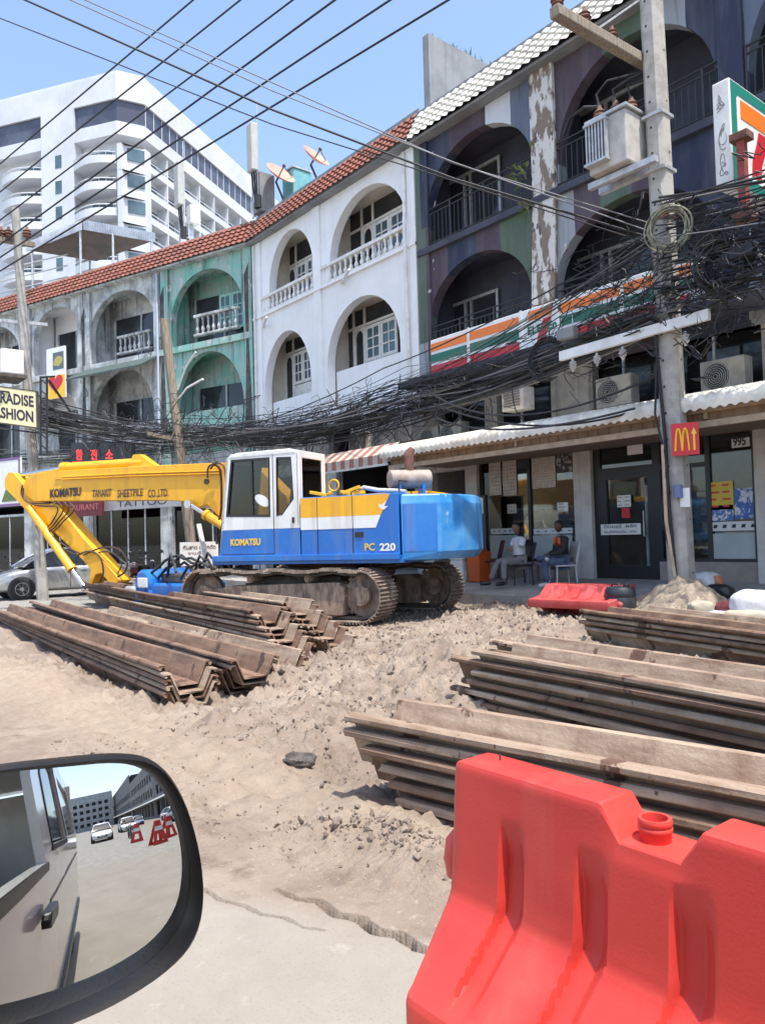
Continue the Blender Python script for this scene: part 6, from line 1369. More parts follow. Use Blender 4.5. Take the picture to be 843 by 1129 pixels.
def stack(x, y, z0, az, n, pitch, L, where, step=.0, jit=.08, seed=0, m=(M_pile, M_pile2), yj=.02, top_m=None):
    """n nested piles, the first given end at (x, y); layer 0 is the lowest; step shifts the end of each higher layer along the pile"""
    rr = random.Random(seed); d = Vector((math.cos(az), math.sin(az), 0)); s = Vector((-d.y, d.x, 0))
    for k in range(n):
        me = pile_mesh(L, (seed+k) % 4, (top_m if (top_m and k == n-1) else m[(seed+k) % 2]))
        p = Vector((x, y, 0)) + d*(step*k+rr.uniform(-jit,jit)) + s*rr.uniform(-yj,yj)
        o = bpy.data.objects.new('sheet_pile', me); col.objects.link(o); o.location = (p.x, p.y, z0+pitch*k); o.rotation_euler = (0, R(rr.uniform(-.12,.12)), az+R(rr.uniform(-.5,.5)))
        tag(o, '%s rusty pile from the top of %s' % (ORD[n-1-k], where) if k < n-1 else 'topmost rusty pile of %s' % where, 'sheet pile', 'rusty sheet piles stacked on the road works')
# piles to the left, ends towards the camera side, running away along the street
stack(-7.16, 3.34, -.13, R(176), 5, .062, 11.0, 'the front stack nearest the mirror', step=.03, seed=0)
stack(-7.55, 4.05, -.08, R(175), 4, .065, 11.5, 'the stack just behind the front one', step=-.14, seed=1, top_m=M_pile)
stack(-7.75, 4.75, -.06, R(174), 2, .085, 9.0, 'the low pair between the stacks', step=.1, seed=4)
stack(-8.35, 5.35, -.02, R(173), 7, .070, 11.5, 'the stepped stack in front of the crawler track', step=.17, seed=2)
stack(-8.55, 6.10, .00, R(172.5), 7, .070, 12.0, 'the rearmost stepped stack against the crawler track', step=.22, seed=3, top_m=M_pile2)
# piles to the right
stack(-3.42, 3.02, -.13, R(10), 6, .085, 6.6, 'the stack just behind the big red barrier', step=-.075, seed=5, top_m=M_pile2, jit=.06)
stack(-3.75, 3.0, -.20, R(9), 1, .1, 6.0, 'the pit under the barrier stack', seed=8)
stack(-4.62, 4.92, -.06, R(-6), 6, .086, 7.0, 'the middle stack on the earth', step=-.02, seed=6, jit=.24, top_m=M_pile2)
stack(-4.95, 5.50, -.02, R(-7), 5, .095, 7.0, 'the stack behind the middle one', step=.0, seed=7, jit=.12, top_m=M_pile2)
stack(-6.20, 8.75, .08, R(-17), 4, .075, 8.0, 'the far stack by the black drum', step=-.05, seed=9)
stack(-5.95, 9.22, .08, R(-18), 4, .075, 8.0, 'the far stack nearest the pavement', step=-.03, seed=10)
# loose steel pipes behind the left stacks
for k, (p, q_) in enumerate((((140,650),(185,655)),((142,656),(190,659)),((150,645),(190,650)))):
    a = gp(*p, .22); b = gp(*q_, .22); a = dp(*p, 17.5); b = dp(*q_, 16.5); mb = MB(); mb.cyl(a, b, .09, n=12); tag(mb.build('steel_pipe', M_galv, smooth=50), ('upper','lower','farther')[k]+' grey steel pipe lying beyond the sheet piles by the arm tip', 'pipe', 'grey steel pipes beyond the sheet piles')

# ================================================================== RED WATER BARRIERS
def red_plastic(name, c, c2, rough=.42):
    m = mat(name, c, c2, scale=2.2, rough=rough, spec=.4, bump=.06, bscale=120, streak=(c[0]*.95, c[1]*2.4, c[2]*2.4), sk=.40, spots=(c[0]*.98, c[1]*2.4, c[2]*2.4), spot_t=.66)
    b = m.node_tree.nodes['Principled BSDF']; b.inputs['Subsurface Weight'].default_value = .12; b.inputs['Subsurface Radius'].default_value = (.05,.01,.005); return m
M_bar = red_plastic('red_barrier_plastic', (0.60,0.055,0.042), (0.54,0.042,0.034)); M_bar2 = red_plastic('faded_barrier_plastic', (0.48,0.075,0.07), (0.40,0.045,0.042), .55)
def barrier_mesh(L, grooves, notch, deep=.030, fine=.006):
    """water filled road barrier: lengthwise x, front at -y"""
    half = [(.262,.0),(.275,.015),(.275,.325),(.268,.345),(.25,.362),(.20,.425),(.15,.49),(.115,.535),(.100,.565),(.092,.62),(.087,.68),(.082,.74),(.077,.80),(.072,.86),(.069,.905),(.065,.917),(.055,.92)]
    hh_ = []
    for (a, b), (c, d) in zip(half, half[1:]): hh_ += [(a,b),(a*.67+c*.33,b*.67+d*.33),(a*.33+c*.67,b*.33+d*.67)]
    half = hh_+[half[-1]]
    xs_ = sorted(set([0,.008,.02,.04] + [i*fine for i in range(int(.04/fine)+1, int((L-.04)/fine))] + [L-.04,L-.02,L-.008,L])); P_ = []
    def g(x, z, side):
        d = 0
        for (c, w_, slant) in grooves:
            cc = c - slant*max(0,.58-z); u = (x-cc)/w_
            if abs(u) < 1: d = max(d, min(1, (1-abs(u))*(5.0 if u < 0 else 1.5)))
        f = min(1, max(0, (.80-z)/.10))*min(1, max(0, (z-.35)/.05)); return d*f*deep
    for x in xs_:
        e = min(x, L-x); ins = .012*max(0, 1-e/.03)**2
        tz = 0
        for a, b, dz in notch:
            u = min(1, max(0, (x-a)/.05))*min(1, max(0, (b-x)/.05)); tz = max(tz, dz*u)
        row = []
        for s in (-1, 1):
            seq = half if s < 0 else half[::-1]
            for (y, z) in seq:
                zz = z-tz*max(0, (z-.80)/.12) if z > .80 else z
                yy = y-ins-g(x, z, s)
                row.append((x, s*yy, zz-(ins if z > .9 else 0)))
        P_.append(row)
    mb = MB(); mb.grid(P_, closed=True); k = len(P_[0]); n = len(P_)-1
    for o in (0, n*k):
        r = len(half)
        for i in range(r-1): mb.f.append([o+i, o+i+1, o+k-2-i, o+k-1-i]); mb.m.append(0)
    return mb
bar = thing('water_barrier', 'big red plastic water barrier in the foreground with a filler neck in its notched top', 'barrier', (-1.59, 1.585, 0), R(0))
mb = barrier_mesh(2.0, [(.225,.042,.22),(.47,.045,.2),(.72,.05,.2),(1.1,.05,.2),(1.4,.05,.2),(1.7,.05,.2)], [(.49,.74,.075)]); mb.build('barrier_body', M_bar, bar, smooth=24)
mb = MB(); prof = [(.040,.83),(.040,.868),(.044,.872),(.044,.880),(.040,.884),(.044,.888),(.044,.896),(.042,.902),(.033,.902),(.031,.86)]; mb.lathe([(r*.88, .84+(z-.84)*.9) for r, z in prof], o=(.59,0,0), n=28); mb.build('filler_neck', M_bar, bar, smooth=50)
mb = MB(); mb.lathe([(.03,.55),(.055,.57),(.062,.62),(.055,.67),(.03,.70)], o=(-.03,0,0), n=20); mb.build('hinge_knob', M_bar, bar, smooth=60)
mb = MB(); mb.tube([(.10,.02,.918),(.10,.02,.935)], .003, 5); mb.build('wire_stub', M_trackdark, bar)
# fallen barrier by the drum
fb0 = Vector((-8.72, 10.98, gz(-8.5,10.4)+.27)); fb = thing('water_barrier', 'faded pink red water barrier tipped over beside the black drum', 'barrier', tuple(fb0), 0)
mb = barrier_mesh(1.5, [(.22,.06,.0),(.50,.06,.0),(.78,.06,.0),(1.06,.06,.0),(1.32,.06,.0)], [], .06, .012)
M_ = Matrix.Rotation(R(-9), 4, 'Z') @ Matrix.Rotation(R(-64), 4, 'X'); M_ = Matrix.Rotation(R(7), 4, 'Z') @ Matrix.Rotation(R(91), 4, 'X'); mb.v = [M_ @ p for p in mb.v]; mb.build('barrier_body', M_bar2, fb, smooth=42)
mb = MB(); mb.lathe([(.03,.50),(.05,.52),(.055,.58),(.05,.64),(.03,.66)], o=(1.52,0,0), n=14, M=None); mb.v = [M_ @ p for p in mb.v]; mb.build('hinge_knob', M_bar2, fb, smooth=60)
# drum, heap and sacks
dr_ = thing('black_drum', 'black plastic drum standing between the tipped barrier and the sand heap', 'drum', (-7.25, 10.75, gz(-7.25,10.75)-.02))
M_drum = mat('black_plastic', (.022,.025,.032), (.045,.05,.06), scale=4, rough=.45)
mb = MB(); mb.lathe([(.20,0),(.235,.02),(.245,.08),(.235,.10),(.245,.13),(.245,.30),(.235,.32),(.245,.34),(.24,.42),(.21,.47),(.10,.485)], n=20); mb.build('drum_body', M_drum, dr_, smooth=40); mb = MB(); mb.lathe([(.05,.484),(.05,.52),(.045,.525)], o=(.10,.03,0), n=12); mb.build('bung', M_drum, dr_, smooth=40); mb = MB(); mb.tube([(-.16,0,.47),(-.14,0,.52),(-.02,0,.52),(.0,0,.48)], .016, 6); mb.build('handle', M_drum, dr_, smooth=60)
hc = Vector((-6.35, 11.0, .12)); P_ = []
for i in range(25):
    row = []
    for j in range(48):
        a = 2*PI*j/48; r_ = i/24*1.5; x = hc.x+r_*1.1*math.cos(a); y = hc.y+r_*.72*math.sin(a); h = .60*math.exp(-(r_/.72)**2)+.05; n_ = float(fbm(x*2.6+4, y*2.6, 4))*.55*(1-(i/24)**3) + float(fbm(x*11, y*11, 3))*.14
        row.append((x, y, hc.z+h+n_-.10*(i/24)**2))
    P_.append(row)
mb = MB(); mb.grid(P_, closed=True); tag(mb.build('sand_heap', mat('heap_earth', (.34,.27,.20), (.20,.165,.13), scale=7, rough=.95, bump=.9, bscale=45, spots=(.44,.36,.26), spot_t=.56), smooth=180), 'heap of sand and soil round the foot of the concrete pole', 'heap', kind='stuff')
def sack(name, label, cat, c, size, m, rz, seed, wr=.10, print_=None):
    bm = bmesh.new(); bmesh.ops.create_icosphere(bm, subdivisions=4, radius=1); rr = random.Random(seed); o1, o2 = rr.uniform(0,50), rr.uniform(0,50)
    for v in bm.verts:
        p = v.co.copy(); sgn = lambda a: math.copysign(abs(a)**.7, a); q = Vector((sgn(p.x), sgn(p.y), sgn(p.z))); n_ = float(fbm(q.x*2+o1+q.z, q.y*2+o2, 4)); v.co = Vector((q.x*size[0], q.y*size[1], max(q.z,-.75)*size[2]))*(1+wr*2*n_)
    me = bpy.data.meshes.new(name); bm.to_mesh(me); bm.free(); me.materials.append(m); me.polygons.foreach_set('use_smooth', [True]*len(me.polygons)); o = bpy.data.objects.new(name, me); col.objects.link(o); o.location = c; o.rotation_euler = (0,0,rz); MW[o.name] = Matrix.Translation(Vector(c)) @ Matrix.Rotation(rz,4,'Z'); return tag(o, label, cat)
M_sackw = mat('white_sack', (.66,.66,.67), (.50,.50,.50), scale=6, rough=.7); M_sackt = mat('tan_sack', (.42,.37,.28), (.33,.28,.21), scale=6, rough=.85); M_redcloth = mat('maroon_cloth', (.13,.022,.03), (.08,.015,.02), scale=8, rough=.9); M_bbag = mat('black_bag', (.02,.02,.022), rough=.35); M_bluesack = mat('pale_blue_sack', (.50,.55,.62), (.34,.38,.46), scale=5, rough=.6)
def onY(px, py, Y): p = fp(px, py, Y); return (p.x, Y, p.z)
sk_ = sack('sugar_sack', 'white woven sack with SUGAR print slumped at the right of the sand heap', 'sack', onY(834,668,10.6), (.36,.24,.22), M_sackw, R(20), 1); text('lettering', 'SUGAR', M_letter, Vector(onY(822,678,10.6))+Vector((-.04,-.262,.0)), Vector((1,-.05,0)), (0,.12,1), .085, parent=sk_, width=.34, bold=.02)
sack('sack', 'tan woven sack lying under the sugar sack', 'sack', onY(828,681,10.5), (.36,.25,.13), M_sackt, R(10), 2); sack('sack', 'flat pale blue sack lying in front of the sand heap', 'sack', onY(792,681,10.5), (.42,.22,.10), M_bluesack, R(-6), 3, .14)
sack('cloth_bundle', 'maroon cloth bundle between the sand heap and the sugar sack', 'cloth', onY(808,672,10.75), (.24,.18,.13), M_redcloth, R(30), 4, .18); sack('crumpled_bag', 'crumpled beige paper bag at the front of the sand heap', 'bag', onY(772,670,10.4), (.18,.12,.10), M_sackt, R(50), 5, .2)
sack('rubbish_bag', 'white rubbish bag on the pavement behind the sand heap', 'bag', onY(778,644,12.2), (.24,.2,.20), M_sackw, R(0), 6, .16); sack('rubbish_bag', 'black rubbish bag on the pavement behind the sand heap', 'bag', onY(793,653,12.0), (.22,.18,.13), M_bbag, R(0), 7, .16); sack('crumpled_bag', 'small orange bag leaning on the white rubbish bag', 'bag', onY(790,643,12.15), (.10,.09,.13), mat('orange_bag', (.50,.20,.10), rough=.6), 0, 8, .15); sack('crumpled_bag', 'small white bag topping the white rubbish bag', 'bag', onY(771,638,12.25), (.13,.12,.09), M_sackw, 1, 9, .2)

# ================================================================== PEOPLE ON THE PAVEMENT
M_skin = mat('tan_skin', (.27,.145,.09), (.23,.12,.075), scale=9, rough=.6); M_skin2 = mat('dark_skin', (.10,.052,.035), (.085,.045,.03), scale=9, rough=.6)
M_hair = mat('black_hair', (.012,.011,.011), rough=.6); M_shirt = mat('white_shirt', (.70,.70,.71), (.60,.60,.62), scale=7, rough=.85); M_trs = mat('grey_trousers', (.24,.235,.225), (.19,.185,.18), scale=7, rough=.9); M_vest = mat('black_jacket', (.022,.022,.026), (.035,.03,.032), scale=6, rough=.85); M_ovest = mat('orange_panel', (.60,.11,.02), rough=.7); M_jean = mat('blue_jeans', (.085,.12,.19), (.055,.08,.135), scale=7, rough=.9)
def skin(chains, radii, name, m, parent, sub=2, extra=None, voxel=None):
    """grow one surface over a skeleton; chains are lists of joint names' positions keyed in radii"""
    vs = []; idx = {}; es = []; rad = []
    for ch in chains:
        prev = None
        for (p, r_) in ch:
            key = tuple(round(c, 4) for c in p)
            if key not in idx: idx[key] = len(vs); vs.append(p); rad.append(r_)
            i = idx[key]
            if prev is not None and prev != i: es.append((prev, i))
            prev = i
    me = bpy.data.meshes.new(name); me.from_pydata(vs, es, []); o = bpy.data.objects.new(name, me); col.objects.link(o)
    sk = o.modifiers.new('skin', 'SKIN'); sk.use_smooth_shade = True; sv = me.skin_vertices[0].data if me.skin_vertices else None
    if sv is None:
        bm = bmesh.new(); bm.from_mesh(me); bm.verts.layers.skin.verify(); bm.to_mesh(me); bm.free(); sv = me.skin_vertices[0].data
    for i, r_ in enumerate(rad): sv[i].radius = (r_, r_) if not isinstance(r_, tuple) else r_; sv[i].use_root = (i == 0)
    ss = o.modifiers.new('sub', 'SUBSURF'); ss.levels = sub; ss.render_levels = sub
    r = mesh_from(o, name, m, None, True)
    if extra or voxel:
        bm = bmesh.new(); bm.from_mesh(r.data)
        for e in (extra or []): bm.from_mesh(e)
        bm.to_mesh(r.data); bm.free()
        if voxel:
            rm = r.modifiers.new('fuse', 'REMESH'); rm.mode = 'VOXEL'; rm.voxel_size = voxel; rm.use_smooth_shade = True; sm = r.modifiers.new('smooth', 'SMOOTH'); sm.iterations = 2; sm.factor = .4
            r = mesh_from(r, name, m, None, True)
    if parent is not None: r.parent = parent; MW[r.name] = MW[parent.name]
    return r
def head_mesh(c, yaw, pitch=0.0):
    bm = bmesh.new(); bmesh.ops.create_uvsphere(bm, u_segments=28, v_segments=20, radius=1)
    for v in bm.verts:
        x, y, z = v.co; fw = max(0, x)
        X_ = x*.098*(1.0 if x < 0 else .95); Y_ = y*.076*(1-.22*max(0,-z)); Z_ = z*.115
        X_ += .010*math.exp(-((z+.05)/.5)**2)*fw
        if x > .6: X_ += .026*math.exp(-(y/.16)**2)*math.exp(-((z+.12)/.20)**2)                     # nose
        if x > .5: X_ -= .010*(math.exp(-((abs(y)-.36)/.16)**2)*math.exp(-((z-.10)/.13)**2))         # eye sockets
        if x > .5: X_ += .008*math.exp(-(y/.26)**2)*math.exp(-((z+.50)/.08)**2)                      # lips
        if x > .3: X_ += .010*math.exp(-(y/.3)**2)*math.exp(-((z+.85)/.2)**2)                        # chin
        if abs(y) > .85: Y_ += math.copysign(.022*math.exp(-((x+.02)/.16)**2)*math.exp(-((z+.05)/.28)**2), y)   # ears
        v.co = Vector((X_, Y_, Z_))
    M = Matrix.Translation(Vector(c)) @ Matrix.Rotation(yaw, 4, 'Z') @ Matrix.Rotation(pitch, 4, 'Y'); bm.transform(M); me = bpy.data.meshes.new('head'); bm.to_mesh(me); bm.free(); return me, M
def hand_chains(w_, d, n, thumb_side=1):
    """palm and five bent fingers from wrist w_ along d; n is the back-of-hand direction"""
    w_ = Vector(w_); d = Vector(d).normalized(); n = Vector(n); n = (n-d*n.dot(d)).normalized(); s = d.cross(n)*thumb_side; palm = w_+d*.075; out = []
    for k, ln in enumerate((.075,.085,.080,.062)):
        b_ = palm+s*(.030-.020*k); out.append([(tuple(w_+d*.03+s*(.010-.007*k)), .020), (tuple(b_), .0115), (tuple(b_+d*ln*.5-n*.010), .0095), (tuple(b_+d*ln*.8-n*.032), .0085)])
    out.append([(tuple(w_+d*.03+s*.010), .020), (tuple(w_+d*.045+s*.040), .0115), (tuple(w_+d*.080+s*.055-n*.012), .0095)])
    return out
def person(label, loc, rz, skin_m, arms, legs, top_m, leg_m, shoe_m, head_yaw, shade=None, long_sleeve=False):
    root = thing('person', label, 'person', loc, rz)
    pel = (0,0,.50); b1 = (-.03,0,.64); b2 = (-.04,0,.80); ch = (-.03,0,.93); nk = (-.02,0,1.03); hd = (.0,0,1.10)
    chains = [[(pel,.125),(b1,.120),(b2,.125),(ch,.120),(nk,.055),(hd,.05)]]
    for s in (-1, 1):
        sh, el, wr, hdir, hn = arms[0 if s < 0 else 1]; chains.append([(ch,.120),((-.03,s*.10,.955),.08),(sh,.058),(tuple(Vector(sh).lerp(Vector(el),.5)),.047),(el,.040),(tuple(Vector(el).lerp(Vector(wr),.4)),.037),(wr,.025)])
        hp_, kn, an, toe = legs[0 if s < 0 else 1]; chains.append([(pel,.125),(hp_,.085),(tuple(Vector(hp_).lerp(Vector(kn),.5)),.075),(kn,.054),(tuple(Vector(kn).lerp(Vector(an),.4)),.052),(an,.035),(tuple(Vector(an)+(Vector(toe)-Vector(an))*.3+Vector((0,0,-.02))),.035),(toe,.024)])
    heads, HM = head_mesh((.03,0,1.195), head_yaw); ex_ = [heads]
    for s in (-1, 1):
        sh, el, wr, hdir, hn = arms[0 if s < 0 else 1]
        tmp = []
        for c_ in hand_chains(wr, hdir, hn, s):
            mb = MB(); pts = [Vector(p) for p, r_ in c_]; mb.tube(pts, [r_ for p, r_ in c_], 8); o = mb.build('f', skin_m); tmp.append(o.data); bpy.data.objects.remove(o)
        mb = MB(); w_ = Vector(wr); d = Vector(hdir).normalized(); n_ = Vector(hn); n_ = (n_-d*n_.dot(d)).normalized(); mb.beam(w_-d*.01, w_+d*.085, .075, .030, up=tuple(n_)); o = mb.build('p', skin_m); tmp.append(o.data); bpy.data.objects.remove(o); ex_ += tmp
    body = skin(chains, None, 'body', skin_m, root, 2, ex_, .0085)
    # shirt: trunk and sleeves
    sc_ = [[((-.0,0,.47),.155),(b1,.145),(b2,.148),(ch,.140),((-.025,0,1.0),.075)]]
    for s in (-1, 1):
        sh, el, wr, *_ = arms[0 if s < 0 else 1]; e = [(ch,.140),((-.03,s*.10,.955),.10),(sh,.078),(tuple(Vector(sh).lerp(Vector(el),.62)),.072)]
        if long_sleeve: e += [(el,.058),(tuple(Vector(el).lerp(Vector(wr),.85)),.044)]
        sc_.append(e)
    shirt = skin(sc_, None, 'shirt' if not long_sleeve else 'jacket', top_m, root, 2)
    tc = []
    for s in (-1, 1):
        hp_, kn, an, toe = legs[0 if s < 0 else 1]; tc.append([((0,0,.50),.150),(hp_,.105),(tuple(Vector(hp_).lerp(Vector(kn),.5)),.092),(kn,.074),(tuple(Vector(kn).lerp(Vector(an),.5)),.066),(tuple(Vector(kn).lerp(Vector(an),.93)),.058)])
    skin(tc, None, 'trousers', leg_m, root, 2)
    for s in (-1, 1):
        hp_, kn, an, toe = legs[0 if s < 0 else 1]; a = Vector(an); t = Vector(toe); skin([[(tuple(a+(a-t)*.12+Vector((0,0,-.03))),.045),(tuple(a.lerp(t,.4)+Vector((0,0,-.02))),.05),(tuple(a.lerp(t,.8)),.045),(tuple(t+(t-a)*.12),.034)]], None, 'shoe', shoe_m, root, 2)
    # hair cap, eyes
    bm = bmesh.new(); bmesh.ops.create_uvsphere(bm, u_segments=28, v_segments=20, radius=1)
    bmesh.ops.delete(bm, geom=[v for v in bm.verts if v.co.z < .12+.55*max(0, v.co.x)-.55*max(0,-v.co.x)], context='VERTS')
    for v in bm.verts: v.co = Vector((v.co.x*.108, v.co.y*.086, v.co.z*.126+.002))
    bm.transform(HM); me = bpy.data.meshes.new('hair'); bm.to_mesh(me); bm.free(); me.materials.append(M_hair); me.polygons.foreach_set('use_smooth', [True]*len(me.polygons)); ho = bpy.data.objects.new('hair', me); col.objects.link(ho); ho.parent = root; sf = ho.modifiers.new('thick', 'SOLIDIFY'); sf.thickness = .012
    for s in (-1, 1):
        mb = MB(); mb.lathe([(.002,-.006),(.010,0),(.002,.006)], o=HM @ Vector((.083,s*.029,.012)), n=8, M=None); mb.build('eye', M_hair, root, smooth=60)
    return root
def chair(name, label, loc, rz, seat_m, leg_m, back=True):
    root = thing(name, label, 'chair', loc, rz); mb = MB(); mb.box((-.22,-.22,.40),(.22,.22,.435)); mb.build('seat', seat_m, root, bevel=.015)
    for x, y in ((.19,.19),(.19,-.19),(-.19,.19),(-.19,-.19)): mb = MB(); mb.cyl((x*1.12,y*1.12,0),(x,y,.40), .016 if back else .028, n=8); mb.build('leg', leg_m, root, smooth=60)
    if back:
        mb = MB(); mb.grid([[(-.22-.10*t, (j/6-.5)*.42, .48+.40*t) if abs(j-3) < 3 else (-.20-.10*t, (j/6-.5)*.42, .48+.40*t) for j in range(7)] for t in (0,.25,.5,.75,1)]); o = mb.build('backrest', seat_m, root, smooth=60); sm = o.modifiers.new('thick', 'SOLIDIFY'); sm.thickness = .02
        for s in (-1,1): mb = MB(); mb.tube([(-.20,s*.2,.40),(-.22,s*.2,.5),(-.31,s*.2,.88)], .014, 8); mb.build('back_post', leg_m, root, smooth=60)
    return root
PV = lambda y: .40+(y-11.5)*.0976
Yp = 12.35; p1 = fp(571, 616, Yp); p2 = fp(618, 616, Yp)
M_purp = mat('violet_plastic', (.16,.16,.26), rough=.5); M_wplas = mat('grey_white_plastic', (.50,.50,.50), rough=.45)
RZ1 = R(245); RZ2 = R(240); z1 = PV(Yp)+.01
chair('metal_chair', 'black metal chair under the man in the white shirt', (p1.x+.02, Yp, z1), RZ1, M_black, M_black); chair('plastic_chair', 'grey white plastic chair under the man in the vest', (p2.x+.02, Yp+.02, z1), RZ2, M_wplas, M_wplas)
chair('plastic_stool', 'violet plastic stool pushed beside the black metal chair', (p1.x+.32, Yp+.35, z1), R(10), M_purp, M_purp, False)
_c = chair('metal_chair', 'empty black metal chair left of the man in the white shirt', (fp(537,625,12.75).x, 12.85, PV(12.85)+.01), R(230), M_redcloth, M_black)
armsx = [((-.03,-.195,.945),(.07,-.245,.70),(.20,.03,.73),(.1,1,.12),(1,0,.3)), ((-.03,.195,.945),(.07,.245,.70),(.235,-.02,.76),(.0,-1,.1),(1,0,.3))]
legs1 = [((.02,-.09,.49),(.42,-.10,.50),(.60,-.12,.09),(.80,-.15,.045)), ((.02,.09,.49),(.40,.17,.50),(.42,.20,.09),(.61,.24,.045))]
person('man in a white shirt and grey trousers sitting with crossed arms on a black chair', (p1.x, Yp, z1-.0), RZ1, M_skin, armsx, legs1, M_shirt, M_trs, M_blk, R(32))
legs2 = [((.02,-.09,.49),(.42,-.14,.56),(.36,.20,.58),(.44,.38,.56)), ((.02,.09,.49),(.40,.14,.50),(.36,.16,.09),(.54,.20,.045))]
arms2 = [((-.03,-.195,.945),(.02,-.27,.68),(.24,-.06,.66),(.5,.8,.0),(.3,0,1)), ((-.03,.195,.945),(.06,.25,.70),(.27,.04,.64),(.7,-.6,.0),(.3,0,1))]
m2 = person('man in a black jacket with orange shoulder panels and jeans sitting cross legged', (p2.x, Yp, z1), RZ2, M_skin2, arms2, legs2, M_vest, M_jean, M_wplas, R(38), long_sleeve=True)
for s in (-1, 1): mb = MB(); P_ = [[(.117-.05*abs(j-1.5)/1.5-.02*(i == 3), s*(.05+.035*j), .985-.055*i+(.0 if j < 3 else -.02)) for j in range(4)] for i in range(4)]; mb.grid(P_); o = mb.build('vest_panel', M_ovest, m2, smooth=60); sm = o.modifiers.new('thick', 'SOLIDIFY'); sm.thickness = .03

# ================================================================== CARS AND MOTORCYCLES
M_tyre = mat('tyre_rubber', (.02,.02,.021), rough=.8); M_rim = mat('alloy_rim', (.55,.55,.56), rough=.3, metal=.8); M_lamp = mat('headlamp_glass', (.75,.76,.78), rough=.1); M_tail = mat('tail_lamp', (.35,.01,.012), rough=.2)
M_carglass = mat('car_glass', (.018,.022,.025), rough=.05)
def wheel(parent, x, y, r_, side):
    mb = MB(); mb.lathe([(r_*.62,-.10),(r_*.95,-.10),(r_,-.06),(r_,.06),(r_*.95,.10),(r_*.62,.10)], n=28, M=Matrix.Rotation(PI/2,4,'X')); mb.v = [p+Vector((x,y,r_)) for p in mb.v]; ty = mb.build('wheel', M_tyre, parent, smooth=40)
    mb = MB(); ys = y+side*.085; mb.cyl((x,y,r_),(x,ys-.03*side,r_), r_*.62, n=24)
    mb2 = MB(); 
    for k in range(7): a = 2*PI*k/7; mb2.beam((x+.05*math.cos(a),ys,r_+.05*math.sin(a)),(x+r_*.6*math.cos(a),ys,r_+r_*.6*math.sin(a)), .05,.03, up=(0,1,0))
    mb2.cyl((x,ys-.02,r_),(x,ys+.02*1,r_), .06, n=12); mb2.tube([(x+r_*.6*math.cos(2*PI*i/24),ys,r_+r_*.6*math.sin(2*PI*i/24)) for i in range(25)], .018, 6); mb.build('hub', M_trackdark, ty); mb2.build('rim', M_rim, ty, smooth=40)
